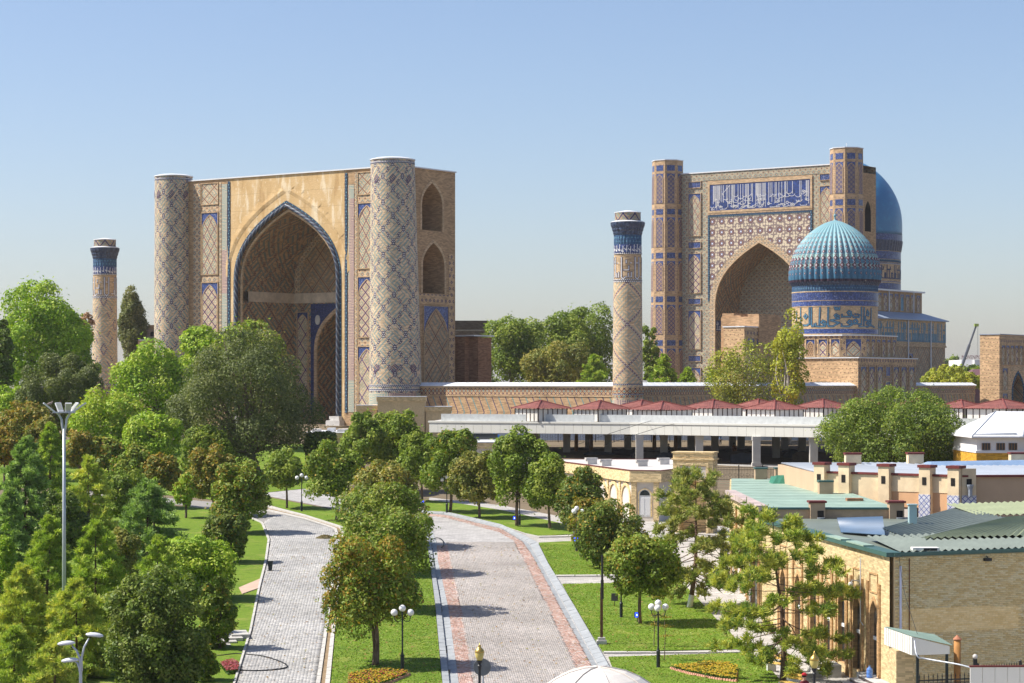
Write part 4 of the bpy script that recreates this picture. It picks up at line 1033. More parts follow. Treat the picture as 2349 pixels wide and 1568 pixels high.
# kerb and gutter stones, one by one
def stones(label, A, B, step, mat, hA, hB, name='kerb_stone', base=.012, th=.12):
    root = thing(name.replace('_stone', ''), None, None); put(root, label, kind='structure')
    WA = [Vector(gp(p)) for p in A]; WB = [Vector(gp(p)) for p in B]
    def resample(W, n):
        d = [0]
        for a, b in zip(W[:-1], W[1:]): d.append(d[-1]+(b-a).length)
        out = []
        for k in range(n+1):
            t = d[-1]*k/n; i = max(j for j in range(len(d)) if d[j] <= t+1e-9); i = min(i, len(W)-2)
            out.append(W[i].lerp(W[i+1], (t-d[i])/max(1e-6, d[i+1]-d[i])))
        return out
    L = sum((b-a).length for a, b in zip(WA[:-1], WA[1:])); n = max(1, int(L/step))
    a, b = resample(WA, n), resample(WB, n)
    for k in range(n):
        e = rnd.uniform(.008, .022); p = [a[k].lerp(a[k+1], e), a[k].lerp(a[k+1], 1-e), b[k].lerp(b[k+1], 1-e), b[k].lerp(b[k+1], e)]
        j = rnd.uniform(-.015, .015); q = MB()
        q.hexa([(v.x, v.y, v.z+base-th) for v in p]+[(p[0].x, p[0].y, p[0].z+base+hA+j), (p[1].x, p[1].y, p[1].z+base+hA+j*.5), (p[2].x, p[2].y, p[2].z+base+hB), (p[3].x, p[3].y, p[3].z+base+hB)])
        q.build(name, mat, root)
    return root
def mid(A, B, t): return [(a[0]+(b[0]-a[0])*t, a[1]+(b[1]-a[1])*t) for a, b in zip(A, B)]
stones('grey granite gutter along the left edge of the main road', GL, mid(GL, GLi, .42), 1.15, mKerb, .12, .10)
stones('shallow grey gutter slabs beside the left pink strip', mid(GL, GLi, .45), GLi, 1.15, mKerb, -.01, .03, 'gutter_stone')
PRo9 = PRo[:6]+[PRo[6], PRo[7], PRo[8], PRo[9]]; GRo9 = GRo[:5]+[GRo[6], GRo[7], GRo[8], GRo[9], GRo[10]]
stones('sloped grey granite kerb along the right edge of the main road', mid(PRo9, GRo9, .42), GRo9, 1.2, mKerb, .05, .14)
stones('shallow grey gutter slabs beside the right pink strip', PRo9, mid(PRo9, GRo9, .40), 1.2, mKerb, .03, -.01, 'gutter_stone')
LK = [(606, 1172), (700, 1192), (765, 1214), (775, 1240), (765, 1300), (745, 1440), (725, 1568), (718, 1610)]
LKo = [(606, 1160), (700, 1184), (788, 1212), (792, 1240), (782, 1300), (769, 1440), (757, 1568), (752, 1610)]
stones('pale concrete kerb on the road side of the left drain channel', LK, mid(LK, LKo, .30), 1.0, mKerbW, .06, .06)
stones('pale concrete kerb on the lawn side of the left drain channel', mid(LK, LKo, .66), LKo, 1.0, mKerbW, .09, .10)
a, b = mid(LK, LKo, .31), mid(LK, LKo, .65)
sheet('drain_channel', a+b[::-1], .012, mSoil, 'narrow drain channel with brown silt beside the left road')
LE = [(440, 1163), (500, 1170), (558, 1182), (604, 1202), (619, 1240), (612, 1290), (597, 1350), (577, 1450), (541, 1568), (526, 1610)]
stones('low pale kerb on the left edge of the left road', [(x-5, y) for x, y in LE], LE, 1.1, mKerbW, .10, .10)
for y0, x0, x1, yy in ((1322.5, 1268, 1420, 1339), (1499, 1384, 1712, 1507), (1232, 1236, 1330, 1245)):
    stones('narrow row of pale kerb blocks edging the crosspath at the %s' % ('middle lawn' if y0 < 1330 and y0 > 1300 else 'front lawn' if y0 > 1400 else 'far lawn'), [(x0, y0), (x1, y0-1)], [(x0, y0+2.5), (x1, y0+1.2)], 1.0, mKerbW, .08, .08)
# steps and ramp at the left road
st = thing('park_steps', 'short flight of pale stone steps leading down to left lawn', 'steps', gp((515, 1475)))
for k in range(4):
    p = Vector(gp((548-14*k, 1462+5*k))); q = MB(); q.rbox((p.x-st.location.x, p.y-st.location.y), .42, 1.0, -.4, .30-.09*k, .2); q.build('step', mKerbW, st)
q = MB(); W = [gp((600, 1330), .10), gp((548, 1352), .10), gp((556, 1366), .10), gp((596, 1352), .10)]; q.poly(W)
for a_, b_ in zip(W, W[1:]+W[:1]): q.quad(a_, b_, (b_[0], b_[1], b_[2]-.12), (a_[0], a_[1], a_[2]-.12))
put(q.build('stone_ramp', M_plain('pinkish_slab', (.52, .37, .28), .8, .15)), 'pinkish stone ramp from the left road into the lawn', kind='structure')

q = MB(); q.quad((14.6, 62, gz(62)+.012), (40, 62, gz(62)+.012), (40, 80, gz(80)+.012), (14.6, 80, gz(80)+.012)); q.quad((14.6, 80, gz(80)+.012), (40, 80, gz(80)+.012), (40, 97, gz(97)+.012), (14.6, 91.5, gz(91.5)+.012)); put(q.build('yard', M_plain('pale_bounce_yard', (.52, .47, .40), .9, .12)), 'pale yard surface added to bounce light onto the brick shop', kind='structure')  # pale ground added out of view so sunlight bounces onto the shop front
# ------------------------------------------------------------------ trees
mLeaf = M_leaf('leaf', .27); mNeedle = M_leaf('pine_needle', .25, .6)
mBark = M_bark('grey_brown_bark', (.17, .125, .09)); mBarkP = M_bark('pine_bark', (.15, .095, .065)); mBarkW = M_bark('pale_birch_bark', (.5, .47, .42)); mWash = M_plain('lime_wash', (.78, .77, .74), .9, .06, 4)
def unit(v): return v/np.maximum(1e-9, np.linalg.norm(v, axis=1, keepdims=True))
def rdir(rg, n): return unit(rg.normal(size=(n, 3)))
def leaf_mesh(name, c, nrm, L, W, cols, mat, rg):
    n = len(c); t = unit(np.cross(nrm, rdir(rg, n))); b = np.cross(nrm, t)
    l = L*rg.uniform(.7, 1.25, (n, 1)); w = W*rg.uniform(.75, 1.2, (n, 1))
    V = np.empty((n, 4, 3)); V[:, 0] = c-t*l; V[:, 1] = c+b*w-nrm*w*.25; V[:, 2] = c+t*l; V[:, 3] = c-b*w-nrm*w*.25
    me = quads(name, V.reshape(-1, 3), np.arange(n*4).reshape(-1, 4), mat); setcol(me, cols); return me
PAL = dict(
    green=[(.085, .15, .022), (.11, .18, .03), (.065, .12, .018), (.14, .20, .04)],
    dark=[(.04, .075, .018), (.055, .095, .022), (.032, .06, .014), (.075, .11, .03)],
    bright=[(.13, .24, .02), (.17, .28, .03), (.10, .20, .018), (.20, .29, .05)],
    elm=[(.075, .095, .042), (.095, .115, .055), (.055, .075, .032), (.12, .135, .06)],
    olive=[(.10, .135, .035), (.13, .16, .045), (.075, .11, .03), (.16, .17, .05)],
    birch=[(.26, .28, .03), (.33, .32, .04), (.17, .23, .03), (.38, .31, .05)],
    rust=[(.19, .095, .03), (.15, .10, .03), (.23, .12, .04), (.11, .11, .03)],
    poplar=[(.085, .115, .05), (.11, .14, .065), (.065, .095, .04), (.14, .16, .08)],
    bare=[(.22, .15, .13), (.26, .18, .15), (.18, .12, .10)],
    bluepine=[(.09, .15, .062), (.07, .12, .05), (.115, .18, .075), (.055, .10, .04)],
    pine=[(.09, .15, .03), (.12, .18, .035), (.07, .12, .025), (.15, .20, .05)],
    ypine=[(.22, .23, .055), (.28, .26, .07), (.15, .19, .045), (.10, .15, .04)],
    ypine2=[(.15, .20, .05), (.20, .23, .06), (.11, .165, .04)])
for _k in PAL: PAL[_k] = [tuple(min(.5, v*f) for v, f in zip(c_, (1.98, 1.62, 1.15))) for c_ in PAL[_k]]
for _k in ('pine', 'bluepine', 'ypine', 'ypine2'): PAL[_k] = [(c_[0]*1.3, c_[1]*1.35, c_[2]*1.35) for c_ in PAL[_k]]
PAL['dark'] = [(c_[0]*1.35, c_[1]*1.35, c_[2]*1.3) for c_ in PAL['dark']]; PAL['ypine'] = [(c_[0]*.80, c_[1]*.92, c_[2]*.95) for c_ in PAL['ypine']]; PAL['bluepine'] = [tuple(v*1.3 for v in c_) for c_ in PAL['bluepine']]; PAL['pine'] = [tuple(v*1.25 for v in c_) for c_ in PAL['pine']]; PAL['ypine2'] = [tuple(v*1.2 for v in c_) for c_ in PAL['ypine2']]; PAL['p1'] = [(.31, .35, .09), (.37, .38, .11), (.22, .28, .07), (.42, .40, .12)]; PAL['rust'] = [(c_[0]*.90, c_[1]*1.38, c_[2]*.8) for c_ in PAL['rust']]; PAL['elm'] = [(c_[0]*.82, c_[1]*.98, c_[2]*.9) for c_ in PAL['elm']]; PAL['birch'] = [(c_[0]*.8, c_[1]*.85, c_[2]) for c_ in PAL['birch']]
def crown(seed, rx, ry, rz, n, L, pal, tint=None, tamt=0.0, clumps=60, shell=.62, cut=-.85, cr=(.20, .34), vert=1.0, fill=.18):
    rg = np.random.default_rng(seed)
    d = rdir(rg, clumps*3); d = d[d[:, 2] > cut][:clumps]; k = len(d)
    rr = shell+(1-shell)*rg.random((k, 1))**.7*.9
    rr *= 1+.10*np.sin(d[:, :1]*3.1+seed)+.08*np.cos(d[:, 1:2]*4.3+seed*2)+.07*np.sin(d[:, 2:]*5+seed)
    cc = d*rr*np.array([rx, ry, rz])*.86
    rc = rg.uniform(cr[0], cr[1], k)*min(rx, ry, rz*1.2)
    w = rc**2; w /= w.sum(); ci = rg.choice(k, n, p=w)
    v = rdir(rg, n); v[:, 2] += .25; out = d[ci]*.7; v = unit(v+out*rg.random((n, 1)))
    s = rc[ci][:, None]*(.55+.45*rg.random((n, 1))**.5)
    p = cc[ci]+v*s*np.array([1, 1, vert])
    nf = int(n*fill)                                  # leaves inside the crown
    p[:nf] = rdir(rg, nf)*rg.random((nf, 1))**.4*np.array([rx, ry, rz])*.75
    far = rg.random(n) < .04; p[far] += v[far]*rg.uniform(.1, .5, (far.sum(), 1))*rc[ci][far][:, None]*1.4
    nrm = unit(v*.8+rdir(rg, n)*.75+np.array([0, 0, .35]))
    P_ = np.array(PAL[pal]); ct = rg.integers(0, len(P_), k)
    pick = np.where(rg.random(n) < .6, ct[ci], rg.integers(0, len(P_), n)); c = P_[pick]*rg.uniform(.8, 1.22, (n, 1))
    if tint:
        T_ = np.array(PAL[tint]); h = np.clip((p[:, 2]/rz*.55-p[:, 0]/rx*.25+.45+rg.normal(0, .28, n)+(.25*np.sin(ct[ci]*2.1+seed))), 0, 1)
        sel = rg.random(n) < h*tamt; c[sel] = T_[rg.integers(0, len(T_), sel.sum())]*rg.uniform(.8, 1.2, (sel.sum(), 1))
    return p, nrm, c, cc, rg
def limb(q, a, b, r0, r1, sag=.0, n=5, sides=6, rg=None):
    a, b = Vector(a), Vector(b); pts = []
    off_ = Vector((rg.normal(0, .05), rg.normal(0, .05), 0))*(b-a).length if rg is not None else Vector()
    for i in range(n+1):
        t = i/n; p = a.lerp(b, t)+off_*math.sin(t*math.pi); p.z += sag*math.sin(t*math.pi); pts.append(p)
    q.tube(pts, [r0+(r1-r0)*i/n for i in range(n+1)], sides)
def tree(label, px, Y, top, xl, xr, bot, pal='green', seed=1, n=7000, L=.11, tint=None, tamt=0, name='street_tree', group=None, cat='tree', clumps=60, stems=1, lean=0.0, bark=None, shell=.62, depth=1.0, trunk_r=None, cr=(.20, .34), base=None, limbs=9, cut=-.85, vert=1.0, fill=.18):
    gzb = gz(Y) if base is None else base
    X0 = XAT(px, Y); T = thing(name, label, cat, (X0, Y, gzb), 0, group)
    ppm = F/Y; rx = (xr-xl)/2/ppm*((1.10 if name == 'street_tree' else 1.06) if L < .16 else 1.15); cxx = XAT((xl+xr)/2, Y)-X0
    zt, zb = ZAT(top, Y)-gzb, ZAT(bot, Y)-gzb; rz = (zt-zb)/2*1.14; zc = (zt+zb)/2; ry = rx*depth
    n = int(n*1.35)
    p, nrm, c, cc, rg = crown(seed, rx, ry, rz, n, L, pal, tint, tamt, clumps, shell, cut, cr, vert, fill)
    p = p+np.array([cxx, 0, zc]); cc = cc+np.array([cxx, 0, zc])
    p[:, 2] = np.maximum(p[:, 2], .15)
    me = leaf_mesh('crown', p, nrm, L, L*.58, c, mLeaf, rg); link('crown', me, T)
    q = MB(); r0 = trunk_r or max(.09, min(.40, zt*.018)); fork = max(.6, zb+rz*.35)
    for s in range(stems):
        bx = (s-(stems-1)/2)*.28
        limb(q, (bx*.4, 0, -.15), (bx+cxx*.5, 0, fork), r0*1.15, r0*.7, 0, 6, 8, rg)
        limb(q, (bx+cxx*.5, 0, fork), (cxx+bx, 0, zc+rz*.55), r0*.7, r0*.18, 0, 5, 6, rg)
    o = np.argsort(rg.random(len(cc)))[:limbs]
    for i in o: limb(q, (cxx*.5, 0, fork*(.75+.25*rg.random())), cc[i], r0*.42, r0*.08, .0, 4, 5, rg)
    q.build('trunk', bark or mBark, T, smooth=True); return T
def pine(label, px, Y, top, xl, xr, bot, pal='pine', seed=1, tufts=900, needle=.20, base=None, name='pine_tree', whorls=13, droop=.1, bark=None, wash=False, group=None, bend=0.0, conic=.75, per=11, cl=False, nw=.013):
    gzb = gz(Y) if base is None else base
    rg = np.random.default_rng(seed); X0 = XAT(px, Y); T = thing(name, label, 'tree', (X0, Y, gzb), 0, group)
    ppm = F/Y; rx = (xr-xl)/2/ppm; cxx = XAT((xl+xr)/2, Y)-X0; zt, zb = ZAT(top, Y)-gzb, max(.2, ZAT(bot, Y)-gzb)
    q = MB(); r0 = max(.07, zt*.019)
    ax = lambda z: cxx*min(1, z/zt*1.3)+bend*math.sin(z/zt*5)
    pts = [(ax(z), .1*math.sin(z*1.3+seed), z) for z in np.linspace(-.15, zt*.97, 12)]
    q.tube(pts, [r0*(1.1-1.02*i/11) for i in range(12)], 8)
    if wash:
        w = MB(); pw = [p_ for p_ in pts[:3]]; w.tube([pw[0], pw[1], Vector(pw[1]).lerp(Vector(pw[2]), .35)], [r0*1.16, r0*1.07, r0*1.01], 8)
    C = []; D = []
    nb = whorls*5
    for i in range(nb):
        t = (i+rg.random())/nb; z = zb+(zt-zb)*t*.97
        prof = (1-t**(2.1-conic))**(.45+conic*.45)*(.66+.44*rg.random())*((1 if t > .1 else .75+t*2.5) if not cl else min(1, .5+1.6*t))
        if t > .8: prof = max(prof, .10)
        l = rx*min(1.05, prof*1.15); a = i*2.399+rg.normal(0, .3)
        up = (t-.45)*.7*l-droop*l*(1-t)
        e = np.array([ax(z)+math.cos(a)*l, math.sin(a)*l, z+up+.12*l*rg.normal()])
        s = np.array([ax(z), 0, z])
        limb(q, s, e, max(.012, r0*.28*(1-t*.7)), .008, -.03*l, 3, 4, rg)
        k = max(3, int(tufts/nb*(.4+1.1*l/rx)))
        for j in range(k):
            u = .28+.75*rg.random()**.75; p_ = s+(e-s)*u+rg.normal(0, 1, 3)*np.array([.17, .17, .10])*l*.75*u
            if cl: u = (.62, .82, 1.0, .9)[j % 4]; off_ = (rg.normal(0, 1, 3) if j < 4 else off_); p_ = s+(e-s)*u+np.array([math.sin(i*7+j%4*2), math.cos(i*5+j%4*3), .3*math.sin(i+j%4)])*.22*l*u*.6+rg.normal(0, .11, 3)
            C.append(p_); dv = (e-s)/max(.01, l)*.55+np.array([0, 0, .75])+rg.normal(0, .35, 3); D.append(dv)
    C.append(np.array([ax(zt), 0, zt*.97])); D.append(np.array([0, 0, 1.]))
    q.build('trunk', bark or mBarkP, T, smooth=True)
    if wash: w.build('lime_washed_base', mWash, T, smooth=True)
    C = np.array(C); D = unit(np.array(D)); n = len(C)
    m_ = per; c = np.repeat(C, m_, 0); dd = unit(np.repeat(D, m_, 0)*.75+rdir(rg, n*m_)*.85)
    l = needle*rg.uniform(.7, 1.2, (n*m_, 1)); side = unit(np.cross(dd, rdir(rg, n*m_)))*nw*needle/.2*rg.uniform(.8, 1.3, (n*m_, 1))
    V = np.empty((n*m_, 4, 3)); V[:, 0] = c-side; V[:, 1] = c+side; V[:, 2] = c+dd*l+side*.6; V[:, 3] = c+dd*l-side*.6
    V[:, :, 2] = np.maximum(V[:, :, 2], .1)
    P_ = np.array(PAL[pal]); col_ = P_[np.repeat(rg.integers(0, len(P_), n), m_)]*rg.uniform(.75, 1.25, (n*m_, 1))
    me = quads('crown', V.reshape(-1, 3), np.arange(n*m_*4).reshape(-1, 4), mNeedle); setcol(me, col_); link('crown', me, T); return T

GS = 'round crowned street trees along the paved roads'
S = lambda *a, **k: tree(*a, group=GS, **k)
S('small green street tree beside the globe lamp at the far left bend of the road', 658, 177, 1035, 606, 702, 1122, 'green', 21, 5000, .13)
S('broad green street tree on the lawn wedge left of the median row', 770, 167, 1020, 704, 832, 1150, 'green', 22, 7000, .13, 'rust', .12)
S('orange tinged double stemmed tree at the front of the median lawn', 860, 100, 1228, 750, 947, 1458, 'green', 23, 13000, .088, 'rust', .75, stems=2, clumps=75)
S('dark green bushy tree just behind the orange median tree', 893, 118, 1168, 800, 992, 1325, 'green', 24, 12000, .098, 'olive', .3, clumps=70)
S('third dense green tree back along the median row', 872, 134, 1118, 776, 966, 1262, 'green', 25, 10000, .11, 'olive', .35, clumps=70)
S('rearmost tree of the median row with rounded olive top', 872, 149, 1070, 784, 962, 1205, 'olive', 26, 9000, .12, 'rust', .2)
S('tall green tree left of the twin tall trees before the tan gate house', 832, 190, 945, 786, 882, 1078, 'green', 27, 6500, .15)
S('tallest green street tree in front of the tan stepped wall', 905, 193, 938, 848, 974, 1085, 'green', 28, 8000, .15)
S('green tree between the tallest street tree and the far globe lamp', 968, 183, 992, 914, 1012, 1118, 'green', 29, 6500, .14)
S('rounded green tree directly behind the far globe lamp', 1032, 174, 985, 972, 1092, 1135, 'green', 30, 8000, .135, 'rust', .1)
S('dense dark green tree just right of the far globe lamp', 1100, 169, 1028, 1038, 1152, 1162, 'olive', 31, 7500, .13)
S('tall green tree with blue floodlight at its trunk foot', 1186, 163, 988, 1122, 1254, 1168, 'green', 32, 9000, .13)
S('slim trunked green tree before the flat roofed kiosk', 1262, 161, 1040, 1198, 1310, 1178, 'green', 33, 7000, .125)
S('dark green tree hiding the left corner of the arched kiosk', 1335, 153, 1080, 1278, 1394, 1212, 'dark', 34, 7500, .12, 'rust', .2)
S('reddish topped tree behind the pole of the blue floodlight lamp', 1350, 148, 1152, 1308, 1412, 1255, 'olive', 35, 6000, .115, 'rust', .6)
S('dark glossy green tree by the middle crosspath', 1392, 137, 1152, 1332, 1474, 1302, 'dark', 36, 9000, .11, 'rust', .25)
S('drooping rounded chestnut tree on the wide right lawn', 1469, 113, 1218, 1394, 1548, 1368, 'green', 37, 11000, .10, 'rust', .25, clumps=70)
S('green roadside tree left of the two rusty ones in the park', 305, 178, 1028, 255, 353, 1140, 'green', 38, 6000, .135, 'rust', .2)
S('rusty leaved tree between green trees left of the park road', 370, 177, 1040, 327, 412, 1132, 'olive', 39, 5500, .13, 'rust', .8)
S('smallest yellow green sapling with thin trunk on the park lawn', 426, 169, 1085, 398, 449, 1166, 'bright', 40, 2600, .11, 'rust', .3, clumps=35)
S('orange brown rounded tree beside the left road', 488, 171, 1035, 437, 547, 1152, 'olive', 41, 7000, .13, 'rust', .75)
S('full green tree with orange top at the left road corner', 547, 158, 1058, 492, 610, 1207, 'green', 42, 8500, .125, 'rust', .4)
S('low dark rounded tree below the left road corner', 520, 140, 1170, 473, 568, 1278, 'dark', 43, 7000, .11, 'rust', .15)
S('compact dark green ball tree in front of the tan roofs', 732, 213, 990, 693, 771, 1066, 'dark', 44, 5500, .15)
for i, (lab, px, Y, t, l, r, b, pal, tn, ta) in enumerate((
    ('large rust brown chestnut at the left edge behind pines', 48, 205, 922, -8, 108, 1045, 'olive', 'rust', .95), ('olive rounded tree right of the rust brown chestnut', 98, 195, 960, 58, 142, 1050, 'olive', 'rust', .45),
    ('dark russet tree at the left picture edge', 12, 190, 982, -30, 48, 1075, 'rust', None, 0), ('russet tree just right of the tall lamp mast', 184, 185, 990, 152, 218, 1075, 'olive', 'rust', .85), ('mixed green and russet tree beneath the bright yellow green one', 245, 190, 1005, 203, 292, 1095, 'green', 'rust', .5))):
    tree(lab, px, Y, t, l, r, b, pal, 50+i, 6000, .15, tn, ta, name='park_tree', group='park trees on the left')
B = lambda *a, **k: tree(*a, name='park_tree', group='park trees on the left', **k)
B('bright green maple below the left minaret and portal tower', 350, 240, 803, 266, 434, 1000, 'bright', 60, 11000, .19, clumps=55, cr=(.22, .4))
B('yellow green tree right of the lamp mast', 255, 215, 898, 176, 338, 1070, 'bright', 61, 10000, .17, 'birch', .3)
B('low bright green tree at the foot of the big grey elm', 345, 200, 955, 288, 402, 1060, 'bright', 62, 6500, .16)
B('bright green treetop rising left of the big grey elm', 466, 252, 750, 412, 525, 920, 'bright', 63, 8000, .19, cr=(.22, .42))
B('olive green treetop behind the big grey elm', 548, 247, 745, 482, 645, 900, 'olive', 64, 9000, .19, 'bright', .6)
tree('huge grey green elm spreading in front of the portal arch', 590, 212, 772, 362, 748, 1098, 'elm', 65, 42000, .125, name='elm_tree', clumps=150, shell=.55, cr=(.11, .19), limbs=30, trunk_r=.45, cut=-.75)
tree('tall bright green maple with dark limbs at upper left', 95, 255, 660, -22, 195, 905, 'bright', 66, 19000, .19, name='maple_tree', clumps=75, shell=.5, cr=(.16, .34), limbs=20, trunk_r=.4)
B('green maple beside the left minaret', 165, 262, 715, 110, 216, 900, 'bright', 67, 9000, .19, clumps=50, cr=(.2, .42))
tree('round grey green elm left of the left minaret', 128, 222, 804, 28, 226, 1010, 'elm', 68, 22000, .13, name='elm_tree', clumps=85, shell=.6, cr=(.14, .22), limbs=18, trunk_r=.35)
B('dark green tree cut by the left picture edge', -5, 235, 735, -40, 24, 960, 'dark', 69, 6000, .18)
B('thin reddish half bare tree behind the maple', 197, 275, 716, 176, 218, 800, 'bare', 70, 1500, .14, clumps=30, limbs=16)
tree('tall narrow grey green poplar left of the portal', 304, 345, 655, 270, 338, 845, 'poplar', 71, 13000, .17, name='poplar_tree', clumps=150, shell=.35, cr=(.16, .32), vert=1.5, base=Z0)
CT = 'trees in the mosque court'
for i, (lab, px, Y, t, l, r, b, pal, n, cl) in enumerate((
    ('leafy tree behind the front wall nearest the portal flank', 1172, 337, 728, 1112, 1248, 890, 'green', 11000, 70), ('broad crowned tree in the middle of the court group', 1262, 347, 720, 1182, 1348, 890, 'green', 13000, 75),
    ('tallest court tree just left of the right minaret', 1340, 352, 710, 1268, 1416, 895, 'green', 13000, 75), ('low full tree in front of the court group', 1280, 328, 786, 1190, 1392, 905, 'olive', 13000, 70),
    ('sparse tree between right minaret and octagonal tower', 1490, 333, 742, 1468, 1514, 890, 'green', 4500, 40))):
    tree(lab, px, Y, t, l, r, b, pal, 80+i, n, .21, name='court_tree', group=CT, base=Z0, clumps=cl, cr=(.16, .34), shell=.5)
for i, (lab, px, Y, t, l, r, pal) in enumerate((('slender bright green conifer next to the ruddy brick block', 1112, 318, 778, 1092, 1132, 'pine'), ('bright green young pine left of the right minaret', 1365, 310, 816, 1322, 1408, 'pine'),
    ('dark young pine right of the right minaret', 1522, 302, 816, 1486, 1560, 'pine'), ('smallest pine beside the dark young pine', 1578, 300, 846, 1556, 1600, 'pine'), ('small green bushy conifer left of the yellow tree', 1634, 298, 852, 1612, 1662, 'pine'))):
    pine(lab, px, Y, t, l, r, 905, pal, 90+i, 900, .42, Z0, group=CT, whorls=11, conic=.7, per=8, nw=.03)
tree('tall yellow leaved tree in front of the ribbed dome drum', 1805, 258, 706, 1764, 1854, 985, 'birch', 100, 5200, .17, name='yellow_tree', clumps=80, shell=.3, cr=(.16, .36), bark=mBarkW, limbs=20, fill=.1, cut=-1)
tree('spreading pale yellow green tree with bare white twigs before the side wall', 1705, 262, 792, 1604, 1812, 985, 'olive', 101, 7600, .15, 'birch', .7, name='yellow_tree', clumps=85, shell=.45, cr=(.14, .3), bark=mBarkW, limbs=34, fill=.1)
tree('wide leafy green tree in front of the bazaar canopy at right', 2050, 205, 903, 1852, 2258, 1105, 'dark', 102, 40000, .125, 'green', .7, name='broad_tree', clumps=180, shell=.55, cr=(.14, .27), limbs=26, trunk_r=.35, base=gz(205))
tree('low yellow green tree behind the long wall at right', 2182, 377, 848, 2108, 2258, 900, 'birch', 103, 8000, .22, name='hedge_tree', base=Z0, clumps=60)
for i, (lab, px, Y, t, l, r, b) in enumerate((('distant dark green tree clump right of the great mosque', 2180, 520, 838, 2165, 2215, 900), ('far hazy tree clump below the white hotel', 2235, 640, 836, 2205, 2262, 900), ('far hazy tree clump behind the crane foot', 2178, 900, 815, 2160, 2206, 880))):
    tree(lab, px, Y, t, l, r, b, 'green', 110+i, 3500, .5, name='distant_tree', base=Z0, clumps=30)
# pines of the park
PG = 'pines of the left park'
PN = lambda *a, **k: pine(*a, group=PG, **k)
PN('big blue green pine at the left edge above the lawn', 55, 150, 1003, -8, 130, 1290, 'bluepine', 120, 2600, .30, whorls=17, conic=.6, nw=.022, per=12)
PN('pale green pine top beside the lamp mast', 115, 166, 972, 72, 158, 1150, 'pine', 121, 1400, .30, conic=.6, nw=.022)
PN('yellow green pine right of the lamp mast', 205, 151, 1048, 145, 260, 1235, 'ypine2', 122, 1700, .29, conic=.6, nw=.02)
PN('rounded blue green pine on the open park lawn', 336, 141, 1105, 268, 410, 1275, 'bluepine', 123, 2300, .28, conic=.55, nw=.02, per=12)
PN('dark green pine in the lower left thicket', 105, 119, 1185, 48, 182, 1430, 'pine', 124, 2200, .25, conic=.6, nw=.017, per=12)
PN('brownish green pine left of the bright maple', 218, 112, 1195, 145, 295, 1460, 'pine', 125, 2600, .24, conic=.55, nw=.016, per=12)
PN('small pine between the brownish pine and the bright maple', 352, 109, 1232, 306, 420, 1400, 'pine', 126, 1300, .22, conic=.6, nw=.015)
PN('yellowish conifer in the lower left corner', 50, 98, 1298, -30, 135, 1600, 'ypine2', 127, 2600, .22, conic=.6, nw=.015, per=12)
PN('yellow green conifer behind the double armed lamp', 178, 97, 1330, 88, 262, 1610, 'ypine2', 128, 2600, .22, conic=.6, nw=.015, per=12)
PN('low conifer at the bottom left edge', 30, 90, 1440, -30, 100, 1640, 'pine', 129, 1500, .2, conic=.6, nw=.014)
PN('low bushy conifer beneath the double armed lamp', 120, 89, 1470, 60, 200, 1650, 'ypine2', 130, 1400, .2, conic=.5, nw=.014)
B('bright fresh green maple above the dark chestnut', 428, 122, 1230, 335, 530, 1420, 'bright', 131, 15000, .10, clumps=90, cr=(.14, .32), shell=.5)
tree('dark glossy chestnut tree at the bottom left of the road', 352, 92, 1300, 232, 478, 1640, 'dark', 132, 24000, .085, 'green', .25, name='chestnut_tree', clumps=130, cr=(.14, .26))
B('loose green tree leaning over the left lawn edge', 505, 105, 1318, 448, 540, 1510, 'green', 133, 6500, .09, 'rust', .15, clumps=55)
B('bright green shrubby tree at the left edge below the blue pine', 5, 121, 1210, -30, 42, 1420, 'bright', 134, 5000, .10)
B('narrow green thuja in the open lawn behind the blue pine', 352, 150, 1100, 338, 368, 1190, 'bright', 135, 2500, .07, clumps=60, shell=.3, cr=(.25, .45), vert=1.8)
B('small leafy shrub tree at the foot of the dark chestnut', 466, 96, 1470, 425, 500, 1585, 'green', 136, 3500, .08, 'rust', .2, clumps=40)
B('green understorey tree filling the gap left of the sapling', 300, 160, 1075, 235, 330, 1200, 'green', 150, 6000, .12)
B('young green tree between the brownish pine and the blue pine', 268, 128, 1200, 225, 320, 1360, 'olive', 151, 5500, .11)
B('green tree filling the lower left thicket behind the curved lamp', 255, 100, 1370, 205, 310, 1560, 'green', 153, 6500, .09)
B('dark green tree under the lamp mast', 150, 130, 1130, 95, 205, 1300, 'dark', 154, 6500, .12)
B('green tree behind the rust brown chestnut', 30, 232, 890, -30, 100, 1010, 'bright', 155, 6500, .17)
B('green park tree beside the elm trunk', 470, 205, 985, 410, 530, 1090, 'green', 156, 6500, .15)
PN('soft green pine filling the gap left of the yellow green pine', 20, 128, 1120, -30, 75, 1330, 'bluepine', 157, 1700, .27, conic=.5, nw=.02)
# pines at the right
pine('yellow green pine with crooked lime washed trunk beside the right walk', 1582, 119, 1082, 1488, 1712, 1335, 'p1', 140, 1900, .27, wash=True, whorls=12, conic=.12, bend=.12, nw=.017, per=13, droop=.15, cl=True)
pine('airy yellow pine with bare dark limbs in front of the brick shop', 1795, 95.2, 1186, 1620, 1942, 1500, 'ypine', 141, 2700, .24, whorls=11, conic=.02, bend=.14, nw=.014, per=14, droop=.05, cl=True)
